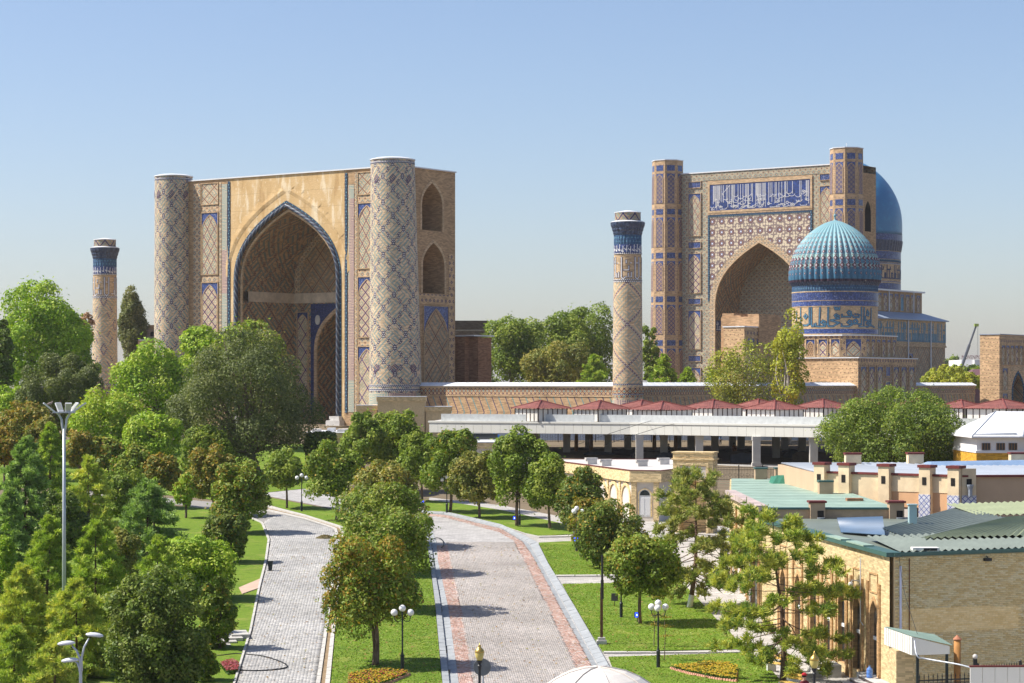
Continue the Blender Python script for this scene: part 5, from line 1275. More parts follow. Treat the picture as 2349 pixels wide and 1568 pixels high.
# ------------------------------------------------------------------ bazaar canopy and gazebos
mFascia = M_plain('cream_fascia_panel', (.70, .69, .62), .5, .04, .8, .35)
mParapet = M_plain('grey_white_parapet', (.56, .58, .57), .6, .07, .7, .3, fine=3)
mStone = M_plain('pale_stone_pier', (.52, .50, .46), .7, .12, 1.2, .25)
mWood = M_plain('carved_orange_wood', (.36, .17, .05), .6, .25, 2.0, .3, stretch=(4, 4, .5))
mBlack = M_plain('black_iron', (.016, .017, .018), .5, .2, 3, .4)
mDarkGreen = M_plain('dark_green_iron', (.012, .022, .022), .5, .2, 3, .4)
mCloth = [M_plain('dark_cover_cloth_%d' % i, c_, .95, .25, 2) for i, c_ in enumerate(((.055, .048, .042), (.09, .08, .065), (.12, .10, .08), (.05, .06, .075)))]
mTan = M_brick('golden_tan_cladding', (.72, .55, .30), .55, .15)
mTanPlain = M_plain('golden_tan_render', (.70, .54, .31), .85, .12, .8, .15, fine=5)
mWhiteRender = M_plain('off_white_render', (.66, .60, .53), .9, .1, 1.0, .15)
mRoofWhite = M_plain('dusty_white_roof', (.60, .57, .53), .9, .18, .7, .15, fine=3)
mGlass = M_glass()
mSheetGlass = MC('gazebo_plastic_sheet', .3, .4).done((.62, .60, .55))
mTile = M_attr('red_roof_tile', .55, .35, 4)
C0 = Vector((XAT(1445, 231), 231, 0)); L0 = Vector((XAT(985, 241), 241, 0)); R0 = Vector((46.0, 206.0, 0)); ZT, ZBt = 8.73, 7.5
def canopy():
    T = thing('bazaar_canopy', 'long white flat canopy with panelled fascia over the open bazaar', 'canopy', (C0.x, C0.y, gz(225)))
    zo = gz(225); loc = lambda v, z: (v[0]-C0.x, v[1]-C0.y, z-zo)
    back = [Vector((52, 226, 0)), Vector((30, 254, 0)), Vector((-8, 254, 0))]
    foot = [C0, R0]+back+[L0]
    ins = lambda d: [v+((sum(foot, Vector())/6)-v).normalized()*d for v in foot]
    q = MB(); q.prism([loc(v, 0)[:2] for v in ins(.35)], ZBt+.05-zo, ZT-zo); q.build('roof_slab', mRoofWhite, T)
    q = MB(); b = [loc(v, 0)[:2] for v in ins(1.3)]
    for i in (5, 0):
        a_, c_ = b[i], b[(i+1) % 6]
        d = Vector((c_[0]-a_[0], c_[1]-a_[1])).normalized(); n = Vector((d.y, -d.x))*.0
        nn = Vector((-d.y, d.x))*.25
        q = MB(); q.hexa([(a_[0], a_[1], ZT-zo), (c_[0], c_[1], ZT-zo), (c_[0]+nn.x, c_[1]+nn.y, ZT-zo), (a_[0]+nn.x, a_[1]+nn.y, ZT-zo), (a_[0], a_[1], 9.5-zo), (c_[0], c_[1], 9.5-zo), (c_[0]+nn.x, c_[1]+nn.y, 9.5-zo), (a_[0]+nn.x, a_[1]+nn.y, 9.5-zo)]); q.build('upper_parapet', mParapet, T)
    for A, B in ((L0, C0), (C0, R0)):
        d = (B-A); L = d.length; d.normalize(); n = Vector((d.y, -d.x, 0)); k = int(L/1.06); w = L/k
        s = MB(); s.box(.012, w-.012, 0, .06, 0, ZT-ZBt-.18); me = s.mesh('fascia_panel', mFascia); ang = math.atan2(d.y, d.x)
        for i in range(k): p = A+d*(w*i)+n*.05; link('fascia_panel', me, T, loc(p, ZBt), (0, 0, ang))
        q = MB(); q.box(-.1, L+.1, -.12, .5, ZT-ZBt-.17, ZT-ZBt+.02); q.build('fascia_ledge', mFascia, T, loc(A, ZBt), (0, 0, ang))
        q = MB(); q.box(0, L, .06, .35, -.02, .1); q.build('soffit_beam', mStone, T, loc(A, ZBt), (0, 0, ang))
    s = MB(); s.box(-.38, .38, -.38, .38, 0, ZBt-zo); s.box(-.46, .46, -.46, .46, 0, .35); s.box(-.43, .43, -.43, .43, ZBt-zo-.4, ZBt-zo-.02); me = s.mesh('pier', mStone)
    for px, Y in ((1467, 230.5), (1735, 222), (1604, 227), (1866, 219), (1523, 236), (1640, 240), (1780, 236), (1395, 243), (1300, 245), (1230, 246), (1440, 245), (1585, 244), (1700, 246), (1840, 240), (1350, 250), (1555, 252), (1680, 254), (1800, 250)):
        link('pier', me, T, (XAT(px, Y)-C0.x, Y-C0.y, 0))
    s = MB(); s.lathe([(.20, 0), (.26, .3), (.17, .55), (.23, 1.2), (.20, 2.4), (.15, 3.2), (.24, 3.45), (.26, ZBt-zo)], 10); me = s.mesh('carved_column', mWood)
    for px, Y in ((1322, 247), (1395.5, 246), (1356, 248), (1501, 249), (1550, 247), (1641, 248), (1590, 256)): link('carved_column', me, T, (XAT(px, Y)-C0.x, Y-C0.y, 0))
    q = MB(); q.prism([loc(v, 0)[:2] for v in ins(.5)], -.6, .06); q.build('floor_slab', mStone, T)
    return T
canopy()
R = random.Random(9)
for i in range(22):
    px = R.uniform(1470, 1860) if i < 16 else R.uniform(1330, 1470); Y = R.uniform(228, 248) if px > 1480 else R.uniform(240, 252); w, h_ = R.uniform(1.0, 2.2), R.uniform(.75, 1.15)
    q = MB(); n = 8
    for a_ in range(n):
        x0, x1 = -w+2*w*a_/n, -w+2*w*(a_+1)/n; f0, f1 = h_*(1-.25*abs(x0/w)**3+.06*math.sin(x0*5+i)), h_*(1-.25*abs(x1/w)**3+.06*math.sin(x1*5+i))
        q.hexa([(x0, -.6, 0), (x1, -.6, 0), (x1, .6, 0), (x0, .6, 0), (x0, -.5, f0), (x1, -.5, f1), (x1, .5, f1), (x0, .5, f0)])
    o = q.build('covered_stall', mCloth[i % 4], None, (XAT(px, Y), Y, gz(225)+.07), (0, 0, R.uniform(-.2, .2))); put(o, 'dark cloth covered market stall in the shade under the white canopy', 'stall', 'covered stalls under the bazaar canopy')

def gazebo(label, px, Y, wpx, apex, eave, light=1.0):
    ppm = F/Y; hw = wpx/2/ppm; za, ze = ZAT(apex+3, Y), ZAT(eave, Y); zb = 8.74
    T = thing('rooftop_gazebo', label, 'gazebo', (XAT(px, Y), Y, zb), math.radians(38), 'red tiled gazebos on the bazaar roof')
    za -= zb; ze -= zb; hw *= .70                       # turned: the diagonal faces the street
    V, Fc, Cc = [], [], []; rr = random.Random(int(px))
    rows = 9
    for side in range(4):
        ca, sa = math.cos(side*math.pi/2), math.sin(side*math.pi/2)
        for r in range(rows):
            t0, t1 = r/rows, (r+1)/rows; h0, h1 = hw*(1-t0), hw*(1-t1); z0, z1 = ze+(za-ze)*t0, ze+(za-ze)*t1
            m_ = max(1, int(2*h0/.32)); c0 = rr.uniform(.8, 1.1)
            for k in range(m_):
                a0, a1 = -h0+2*h0*k/m_, -h0+2*h0*(k+1)/m_; am = (a0+a1)/2; s_ = h1/h0 if h0 else 0
                i = len(V)
                for (x, y, z) in ((a0, -h0-.02, z0), (am, -h0-.03, z0+.075), (a1, -h0-.02, z0), (a0*s_ if r < rows-1 else 0, -h1, z1+.035), (am*s_ if r < rows-1 else 0, -h1, z1+.09), (a1*s_ if r < rows-1 else 0, -h1, z1+.035)):
                    V.append((x*ca-y*sa, x*sa+y*ca, z))
                Fc += [(i, i+1, i+4, i+3), (i+1, i+2, i+5, i+4)]; g = c0*rr.uniform(.85, 1.15); Cc += [(.24*g*light, .085*g, .068*g)]*2
    me = quads('tiled_roof', np.array(V), np.array(Fc), mTile); setcol(me, np.array(Cc)); roof = link('tiled_roof', me, T); put(roof, kind='stuff')
    q = MB()
    for sx in (-1, 1):
        for sy in (-1, 1): q.tube([(sx*hw, sy*hw, ze+.05), (0, 0, za+.08)], .09, 6)
    put(q.build('ridge_caps', M_plain('ridge_red', (.18, .045, .035), .6), roof))
    s = MB(); s.box(-.05, .05, -.05, .05, 0, ze+.02); pm = s.mesh('post', mBrown)
    hh = hw*.86; n = 7
    for k in range(n):
        t = -hh+2*hh*k/(n-1)
        for (x, y) in ((t, -hh), (t, hh), (-hh, t), (hh, t)): link('post', pm, T, (x, y, 0))
    for (x0, x1, y0, y1) in ((-hh, hh, -hh-.01, -hh+.01), (-hh, hh, hh-.01, hh+.01), (-hh-.01, -hh+.01, -hh, hh), (hh-.01, hh+.01, -hh, hh)):
        q = MB(); q.box(x0, x1, y0, y1, .05, ze*.96); q.build('side_screen', mSheetGlass, T)
    return T
mBrown = M_plain('dark_brown_frame', (.06, .032, .022), .5, .15)
gz_list = ((1241, 238, 140, 918, 938), (1377, 236, 142, 918, 940), (1473, 246, 132, 917, 936), (1520, 235, 158, 920, 941), (1637, 242, 150, 916, 937), (1740, 247, 130, 915, 935), (1778, 236, 150, 918, 940), (1888, 240, 140, 915, 936), (1990, 236, 150, 917, 938), (2110, 240, 150, 914, 934), (2205, 236, 130, 917, 937), (2300, 232, 190, 915, 938), (2395, 236, 150, 917, 938))
NM = ('leftmost', 'second', 'third, set back', 'fourth', 'fifth', 'sixth, set back', 'seventh', 'eighth', 'ninth, behind the broad tree,', 'tenth, behind the broad tree,', 'eleventh', 'big twelfth', 'right edge')
for nm, a_ in zip(NM, gz_list): gazebo('%s red tiled gazebo on the bazaar roof, counted from the left' % nm, *a_)
q = MB(); q.box(XAT(1560, 250), XAT(1900, 250), 249, 256, 8.74, 9.95); o = q.build('rooftop_store', M_plain('rose_red_sheet', (.42, .14, .13), .6, .1)); put(o, 'long low rose red roof behind the row of gazebos', 'shed')

def fence(label, a, b, h, z, pitch=.14, mat=None, name='iron_fence', ball=True):
    mat = mat or mBlack; a, b = Vector(a), Vector(b); d = b-a; L = d.length; ang = math.atan2(d.y, d.x)
    T = thing(name, label, 'fence', (a.x, a.y, z), ang); q = MB()
    for zz in (.12, h*.82, h): q = MB(); q.box(0, L, -.015, .015, zz-.02, zz+.02); q.build('rail', mat, T)
    s = MB(); s.box(-.010, .010, -.010, .010, .05, h); bm_ = s.mesh('bar', mat); n = int(L/pitch)
    for i in range(min(n, 290)): link('bar', bm_, T, (pitch*(i+.5), 0, 0))
    s = MB(); s.box(-.04, .04, -.04, .04, 0, h+.12); s.sphere((0, 0, h+.17), .06, 8, 5); pm = s.mesh('fence_post', mat)
    for i in range(int(L/2.2)+1): link('fence_post', pm, T, (min(L, 2.2*i), 0, 0))
    s = MB()
    pts = [(.16*math.cos(t), 0, .16*math.sin(t)) for t in np.linspace(0, 2*math.pi, 13)]; s.tube(pts, .011, 4, cap=False); cm = s.mesh('scroll', mat)
    for i in range(min(90, int(L/.55))): link('scroll', cm, T, (.55*i+.28, 0, h*.45))
    return T
fence('black scrolled iron fence below the bazaar canopy next to the broad tree', (XAT(1640, 205), 205), (XAT(1900, 205), 205), 1.25, gz(205))
fence('thin black iron fence seen between the piers under the canopy', (XAT(1195, 262.6), 262.6), (XAT(1620, 262.6), 262.6), 1.6, gz(262), .3)
q = MB(); q.box(XAT(1050, 266), XAT(1900, 266), 266, 266.4, 0, 2.2); o = q.build('yard_wall', M_plain('pale_blue_wall', (.45, .52, .60), .9, .1), None, (0, 0, gz(266))); put(o, 'pale bluish yard wall behind the open bazaar', 'wall')

# ------------------------------------------------------------------ tan gate house and roofs by the portal foot
def low_block(label, cat, parts, name, Y):
    T = thing(name, label, cat, (XAT(parts[0][1], Y), Y, gz(Y)))
    for nm, x0, x1, ytop, dep, mat, dy in parts:
        q = MB(); X0 = XAT(parts[0][1], Y); q.box(XAT(x0, Y)-X0, XAT(x1, Y)-X0, dy, dep, 0, ZAT(ytop, Y)-gz(Y)); w = q.build(nm, mat, T)
        if nm == 'wall':
            q = MB(); q.box(XAT(x0, Y)-X0-.12, XAT(x1, Y)-X0+.12, dy-.12, dep+.1, ZAT(ytop, Y)-gz(Y)-.55, ZAT(ytop, Y)-gz(Y)-.02); q.build('cornice', mTan, w)
            q = MB(); q.box(XAT(x0, Y)-X0-.15, XAT(x1, Y)-X0+.15, dy-.15, dep+.12, ZAT(ytop, Y)-gz(Y), ZAT(ytop, Y)-gz(Y)+.06); q.build('coping', mWhiteMetal, w)
    return T
low_block('stepped golden tan gate house before the right portal tower', 'gate house', [('wall', 818, 864, 931, 4, mTanPlain, .6), ('wall', 866, 974, 911, 4, mTanPlain, 0), ('wall', 976, 1033, 934, 4, mTanPlain, .3)], 'tan_gate_house', 270)
low_block('low tan building with cluttered pale roof left of the tall street trees', 'building', [('wall', 700, 800, 994, 12, mTanPlain, 0), ('roof_clutter', 712, 728, 986, 5, mRoofWhite, 2), ('roof_clutter', 745, 762, 984, 5, mWhiteMetal, 3), ('roof_clutter', 770, 795, 986, 5, mRoofWhite, 2)], 'low_tan_building', 228)
T = low_block('low white roofed building with vents behind the row of street trees', 'building', [('wall', 1010, 1230, 1016, 10, mWhiteRender, 0), ('vent', 1040, 1060, 1008, 4, mRoofWhite, 2), ('vent', 1150, 1166, 1008, 4, mRoofWhite, 2), ('window_band', 1060, 1140, 1000, 10.2, mGlass, 9)], 'white_roofed_building', 212)
q = MB(); q.sphere((0, 0, 0), .75, 14, 8, .8); o = q.build('blue_tarpaulin', M_plain('bright_blue_tarp', (.06, .25, .62), .5, .1), None, (XAT(1133, 222), 222, ZAT(1008, 222)), smooth=True); put(o, 'small bright blue tarpaulin bundle under the canopy edge', 'tarpaulin')

# ------------------------------------------------------------------ arched kiosk and street portal
def kiosk():
    Yk = 167; T = thing('arched_kiosk', 'golden brick kiosk with white arched door and flat white roof', 'kiosk', (9.0, 167, gz(167))); zo = gz(167)
    ft = [(0, 0), (2.0, -.62), (3.6, 3.2), (5.6, 3.4), (5.6, 24), (-5.0, 24), (-4.4, 17.5)]; H = 6.25-zo
    q = MB(); q.prism(ft, -.5, H-.8); q.build('wall', mWhiteRender, T)
    g = [(-.18, -.15), (2.15, -.87), (3.75, 3.0), (5.75, 3.2), (5.75, 24), (-5.2, 24), (-4.6, 17.4)]
    q = MB(); q.prism(g, H-.85, H); q.build('cornice', mTan, T)
    q = MB(); q.prism([(x*.97, y*.985+.12) for x, y in g], H, H+.02); q.build('flat_roof', mRoofWhite, T)
    for a_, b_ in zip(g, g[1:]+g[:1]):
        d = Vector((b_[0]-a_[0], b_[1]-a_[1], 0)); L = d.length; q = MB(); q.box(0, L, -.05, .12, H, H+.06); q.build('roof_edge', mMaroon, T, (a_[0], a_[1], 0), (0, 0, math.atan2(d.y, d.x)))
    fm = lambda u, z, d: (u*.955+d*.296, -u*.296+d*.955, z)
    for x0, x1 in ((-.02, .38), (1.7, 2.1)): q = MB(); plate(q, fm, x0, x1, -.4, H-.84, -.12, .1); q.build('brick_pilaster', mTan, T)
    op = dict(c=1.02, a=.45, zb=.35, zs=1.95, za=2.4)
    q = MB(); fill(q, fm, op, -.03); dn = q.build('door', M_plain('white_plastic_door', (.74, .74, .74), .5, .04), T)
    q = MB(); plate(q, fm, .62, .98, .45, 1.75, -.05, -.028); q.build('door_panel', M_plain('pale_blind', (.66, .66, .66), .6, .05), dn)
    q = MB(); plate(q, fm, 1.06, 1.42, .45, 1.75, -.05, -.028); q.build('door_panel', M_plain('pale_blind_b', (.66, .66, .66), .6, .05), dn)
    q = MB(); fill(q, fm, dict(op, a=.38, zb=1.95, zs=2.0, za=2.33), -.06); q.build('fanlight', mGlass, dn)
    q = MB(); ring(q, fm, op, 0, .09, -.08, 0); q.build('door_surround', mTan, T)
    d = Vector((-4.4, 17.5, 0)); L = d.length; ux, uy = d.x/L, d.y/L
    lm = lambda u, z, dd: (ux*u-uy*(-dd)*0+(-uy)*(-dd)*0+ux*0+(-dd)*(-uy)*-1, uy*u+(-dd)*(ux)*-1*-1*0-dd*0, z)
    lm = lambda u, z, dd: (ux*u+uy*dd, uy*u-ux*dd, z)
    for k in range(5):
        u = 1.4+k*3.2; op = dict(c=u, a=1.0, zb=.3, zs=1.8, za=2.6)
        q = MB(); ring(q, lm, op, 0, .22, -.1, .02); q.build('blind_arch', mTan, T)
        q = MB(); plate(q, lm, u+1.35, u+1.75, -.3, H-.84, -.1, .05); q.build('brick_pilaster', mTan, T)
    for (x, y) in ((-1.6, 9), (-2.6, 12.5), (1.2, 8), (3.2, 12)):
        q = MB(); q.rbox((x, y), .4, .3, H, H+.4, .3); q.rbox((x, y), .5, .22, H+.4, H+.55, .3); q.build('roof_vent', mRoofWhite, T)
    return T
mMaroon = M_plain('maroon_coping', (.16, .035, .03), .6, .2, 2)
kiosk()
T = thing('street_portal', 'golden brick street portal with arched recess behind the crooked pine', 'gateway', (XAT(1545, 158), 158.6, gz(158)), math.radians(-17))
H = ZAT(1040, 158)-gz(158); fm = lambda u, z, d: (u, d, z); op = dict(c=1.45, a=.95, zb=-.2, zs=3.2, za=3.75)
q = MB(); wall(q, fm, 0, 2.9, -.3, H, [op]); q.quad((2.9, 0, -.3), (2.9, 1.6, -.3), (2.9, 1.6, H), (2.9, 0, H)); q.quad((0, 0, -.3), (0, 1.6, -.3), (0, 1.6, H), (0, 0, H)); q.quad((0, 0, H), (2.9, 0, H), (2.9, 1.6, H), (0, 1.6, H)); q.build('wall', mTan, T)
q = MB(); reveal(q, fm, op, 0, 1.2); fill(q, fm, op, 1.2); q.build('arch_recess', mTan, T)
q = MB(); plate(q, fm, .5, 2.4, 3.95, 4.75, -.03, .02); q.build('white_tympanum', mWhiteRender, T)
q = MB(); frame(q, fm, .3, 2.6, -.25, 5.0, .18, -.1, .02); q.build('brick_frame', mTan, T)
q = MB(); q.box(-.1, 3.0, -.1, 1.7, H-.5, H-.38); q.box(-.08, 2.98, -.08, 1.68, H-.02, H+.08); q.build('cornice', mTan, T)

# ------------------------------------------------------------------ yellow brick shops at the right
mClink = M_attr('yellow_clinker_brick', .8, .25, 10); mClinkOne = M_attr('yellow_clinker_brick_single', .8, .25, 10, rand=((.70, .51, .23), (.81, .65, .36)))
mClinkWall = M_brick('yellow_clinker_wall', (.60, .46, .25), .59, .12); mClinkTrim = M_brick('tan_clinker_trim', (.50, .31, .15), .59, .15)
mJoint = M_plain('brick_joint', (.58, .44, .25), .95, .1)
mGreenTrim = M_plain('green_painted_metal', (.05, .115, .10), .45, .15, 1.5, .4)
mGreenRoof = M_plain('faded_green_sheet', (.18, .21, .175), .5, .22, .5, .35, fine=2); mGreenRoofL = M_plain('yellow_green_sheet', (.24, .27, .15), .5, .18, .5, .35); mPaleGreen = M_plain('pale_mint_sheet', (.30, .41, .33), .55, .16, .35, .3, fine=1.5)
mBlueRoof = M_plain('steel_blue_sheet', (.065, .12, .20), .45, .2, .6, .4); mGreyRoof = M_plain('silver_grey_sheet', (.30, .33, .37), .45, .12, .6, .4)
def corr(name, corners, mat, parent=None, pitch=.34, amp=.05, rows=1, origin=(0, 0, 0)):   # corrugated sheet over four corners: ribs run from edge 0-1 to edge 3-2
    a, b, c_, d = [Vector(p)-Vector(origin) for p in corners]; n = max(2, int((b-a).length/pitch)*4); q = MB(); V = []
    up = (b-a).cross(d-a).normalized(); up = up if up.z > 0 else -up
    for i in range(n+1):
        t = i/n; o = up*amp*math.sin(i*math.pi/2)
        V.append((a.lerp(b, t)+o, d.lerp(c_, t)+o))
    for i in range(n): q.quad(V[i][0], V[i+1][0], V[i+1][1], V[i][1])
    q2 = q.build(name, mat, parent, smooth=False); return q2
K0 = Vector((15.63, 91, 0)); K1 = Vector((26, 95.4, 0)); K2 = Vector((13.0, 114, 0)); zsh = gz(91)
def near_shop():
    T = thing('brick_shop', 'yellow brick shop with arched doors and green sheet roof at lower right', 'shop', (K0.x, K0.y, zsh)); rel = lambda v, z: (v[0]-K0.x, v[1]-K0.y, z-zsh)
    ft = [K0, K1, Vector((26, 117, 0)), Vector((12.8, 116, 0)), K2]; H = 5.72-zsh
    q = MB(); q.prism([(v.x-K0.x, v.y-K0.y) for v in ft[1:4]+[ft[4]]][:0] or [(K0.x-K0.x+.02, .03), (K1.x-K0.x, K1.y-K0.y+.03), (26-K0.x, 26), (12.8-K0.x+.3, 25), (K2.x-K0.x+.02, K2.y-K0.y)], -.5, H); q.build('wall_core', mJoint, T)
    # front wall: each brick is a block of its own
    d = (K1-K0); L = d.length; d.normalize(); ang = math.atan2(d.y, d.x); bw, bh, g = .258, .077, .010
    rows = int(H/bh); s = MB(); s.box(0, bw-g, -.022, .03, 0, bh-g); me = s.mesh('brick', mClinkOne); sing = 0; V = []
    pal = np.array([(.78, .60, .30), (.76, .57, .27), (.80, .64, .34), (.70, .50, .22), (.81, .66, .37)])
    for r in range(rows):
        for k in range(int(L/bw)):
            u = (k+(r % 2)*.5)*bw+.06; z = r*bh
            if u > L-bw: continue
            V.append((u, z, rnd.uniform(-.003, .004)))
    V.sort(key=lambda v: (v[0] > 6.0, abs(v[1]-3.2)))       # those in view first
    Vo = V[:300]; Vr = np.array(V[300:])
    FW = link('front_wall', None, T, (0, 0, 0), (0, 0, ang)) if False else thing('front_wall', None, None, (0, 0, 0), ang); FW.parent = T
    q = MB(); q.box(0, L, .0, .03, 0, H); fwm = q.build('mortar_face', mJoint, FW)
    for u, z, j in Vo: link('brick', me, FW, (u, j, z))
    n = len(Vr); cor = np.array([(0, -.022, 0), (bw-g, -.022, 0), (bw-g, .01, 0), (0, .01, 0), (0, -.022, bh-g), (bw-g, -.022, bh-g), (bw-g, .01, bh-g), (0, .01, bh-g)])
    W = np.empty((n, 8, 3)); W[:] = cor; W[:, :, 0] += Vr[:, 0:1]; W[:, :, 1] += Vr[:, 2:3]; W[:, :, 2] += Vr[:, 1:2]
    f = np.array([(0, 1, 5, 4), (4, 5, 6, 7), (1, 2, 6, 5), (3, 0, 4, 7)]); me2 = quads('brickwork', W.reshape(-1, 3), (np.arange(n)[:, None, None]*8+f).reshape(-1, 4), mClink)
    band = .5+.5*np.sin(Vr[:, 1]*3.1+np.sin(Vr[:, 0]*.8)*1.5); idx = np.clip((nrng.random(n)*5*.75+band*1.2).astype(int), 0, 4)
    setcol(me2, np.repeat(pal[idx]*nrng.uniform(.95, 1.04, (n, 1)), 4, 0)); put(link('brickwork', me2, FW), kind='stuff')
    q = MB(); q.box(-.05, L, -.06, .05, H-.02, H+.12); q.build('eave_trim', mGreenTrim, FW)
    q = MB(); q.box(-.05, L, -.13, -.06, H+.03, H+.15); q.build('gutter', mGreenTrim, FW)
    # street wall with arched doors
    d2 = (K2-K0); L2 = d2.length; d2.normalize(); m2 = lambda u, z, dd: (d2.x*u+d2.y*dd, d2.y*u-d2.x*dd, z)
    ops = []
    for Y in (93.3, 95.9, 98.4, 100.9, 103.4, 106.4, 109.4):
        u = (Y-91)/d2.y; ops.append(dict(c=u, a=.55, zb=.7, zs=3.2, za=3.95))
    q = MB(); wall(q, m2, 0, L2, -.4, H, ops, d=-.18); q.build('street_wall', mClinkWall, T)
    for i, op in enumerate(ops):
        q = MB(); reveal(q, m2, op, -.18, .28); q.build('door_reveal', mClinkTrim, T)
        q = MB(); fill(q, m2, op, -.02); dr = q.build('glass_door', mGlass, T)
        q = MB(); plate(q, m2, op['c']-.55, op['c']+.55, 2.25, 2.4, -.06, -.02); q.build('door_transom', mWhiteMetal, dr)
        q = MB(); plate(q, m2, op['c']-.03, op['c']+.03, .7, 3.9, -.05, -.02); q.build('door_mullion', mWhiteMetal, dr)
        q = MB(); ring(q, m2, op, 0, .16, -.22, -.16); q.build('arch_band', mClinkTrim, T)
        c_ = op['c']
        for e in (-.98, -.82, .82, .98):
            q = MB(); plate(q, m2, c_+e-.05, c_+e+.05, .1, 4.7, -.25, -.16); q.build('pilaster_rib', mClinkTrim, T)
        q = MB(); frame(q, m2, c_-.62, c_+.62, 4.25, 5.1, .07, -.22, -.16); q.build('brick_frame', mClinkTrim, T)
    q = MB(); plate(q, m2, -.1, L2, H-.02, H+.16, -.34, .3); q.build('green_eave', mGreenTrim, T)
    for u, w_ in ((3.3, 2.8), (7.0, 2.6)):
        q = MB(); plate(q, m2, u, u+w_, H+.16, H+.22, -.36, .1); q.build('eave_flashing', mPaleGreen, T)
    # downpipe and rusty pipe on the front
    q = MB(); q.tube([(.28, -.07, H-.4), (.28, -.07, 1.2)], .05, 8); q.build('downpipe', M_plain('pale_lilac_pipe', (.55, .57, .70), .5, .05), FW)
    q = MB(); q.tube([(.72, -.05, H-.1), (.72, -.05, 1.2)], .022, 6); q.build('rusty_conduit', M_plain('rusty_pipe', (.16, .07, .035), .8, .3), FW)
    q = MB(); q.box(4.35, 4.65, -.22, -.03, H-.32, H-.2); q.tube([(4.5, -.03, H-.12), (4.5, -.14, H-.18)], .02, 5); q.build('wall_floodlight', mBlack, FW)
    # roof sheets
    q = MB(); q.prism([(.1, .2), (K1.x-K0.x, K1.y-K0.y+.1), (26-K0.x, 26), (12.8-K0.x+.3, 25), (K2.x-K0.x+.1, K2.y-K0.y)], H, H+.06); q.build('roof_deck', mGreenRoof, T)
    corr('roof_sheet', [(16.0, 91.6, 5.86), (26, 95.8, 5.86), (26, 101, 6.2), (15.8, 99.0, 6.0)], mGreenRoof, T, origin=(K0.x, K0.y, zsh))
    a_ = [(XAT(2104, 97), 97, ZAT(1255, 97)+.2), (XAT(2023, 101.5), 101.5, ZAT(1223, 101.5)+.2), (XAT(2200, 117), 117, 6.3), (XAT(2312, 106), 106, 6.35)]
    corr('roof_sheet', [a_[1], a_[0], a_[3], a_[2]], mGreenRoof, T, origin=(K0.x, K0.y, zsh))
    corr('roof_sheet', [(XAT(2112, 97), 97, 6.05), (26, 98.5, 6.15), (26.5, 107, 6.5), (XAT(2315, 106), 106, 6.42)], mGreenRoofL, T, origin=(K0.x, K0.y, zsh))
    corr('roof_sheet', [(XAT(2240, 110), 110, 6.3), (27, 108, 6.45), (27.5, 117, 6.6), (XAT(2170, 118), 118, 6.4)], mGreenRoofL, T, .3, .05, origin=(K0.x, K0.y, zsh))
    corr('roof_sheet', [(XAT(2030, 100.5), 100.5, 5.95), (XAT(2025, 109), 109, 6.25), (XAT(1920, 109.5), 109.5, 6.15), (XAT(1929, 103.5), 103.5, 5.88)], mBlueRoof, T, .25, .05, origin=(K0.x, K0.y, zsh))
    q = MB(); p = Vector((XAT(2093, 105), 105, 6.1)); q.box(p.x-K0.x-.18, p.x-K0.x+.18, 13.8, 14.2, 6.0-zsh, 7.05-zsh); q.box(p.x-K0.x-.23, p.x-K0.x+.23, 13.74, 14.26, 7.05-zsh, 7.1-zsh); q.build('roof_duct', M_plain('pale_teal_duct', (.33, .46, .47), .5, .1), T)
    q = MB(); q.box(1.0, 2.1, 1.2, 1.8, H+.12, H+.26); ac = q.build('roof_air_conditioner', M_plain('ivory_plastic', (.72, .70, .64), .5, .05), T)
    q = MB(); q.box(1.45, 2.0, 1.18, 1.2, H+.14, H+.24); q.build('vent_grille', mBlack, ac)
    # security camera and brackets on the street wall
    q = MB(); p = m2(4.6, 4.4, -.55); q.tube([m2(4.6, 4.55, -.18), m2(4.6, 4.6, -.5), p], .03, 6); cmr = q.build('camera_bracket', mWhiteMetal, T)
    q = MB(); q.sphere(p, .12, 12, 8, 1.2); q.build('camera_dome', M_plain('white_camera_shell', (.75, .75, .75), .4, .03), cmr)
    q = MB(); q.sphere((p[0], p[1], p[2]-.12), .085, 10, 6); q.build('camera_lens', mBlack, cmr)
    q = MB(); q.tube([m2(4.0, 5.6, -.3), m2(4.0, 2.9, -.3), m2(3.4, 2.8, -.35)], .022, 6); q.build('wall_conduit', mWhiteMetal, T)
    return T
near_shop()
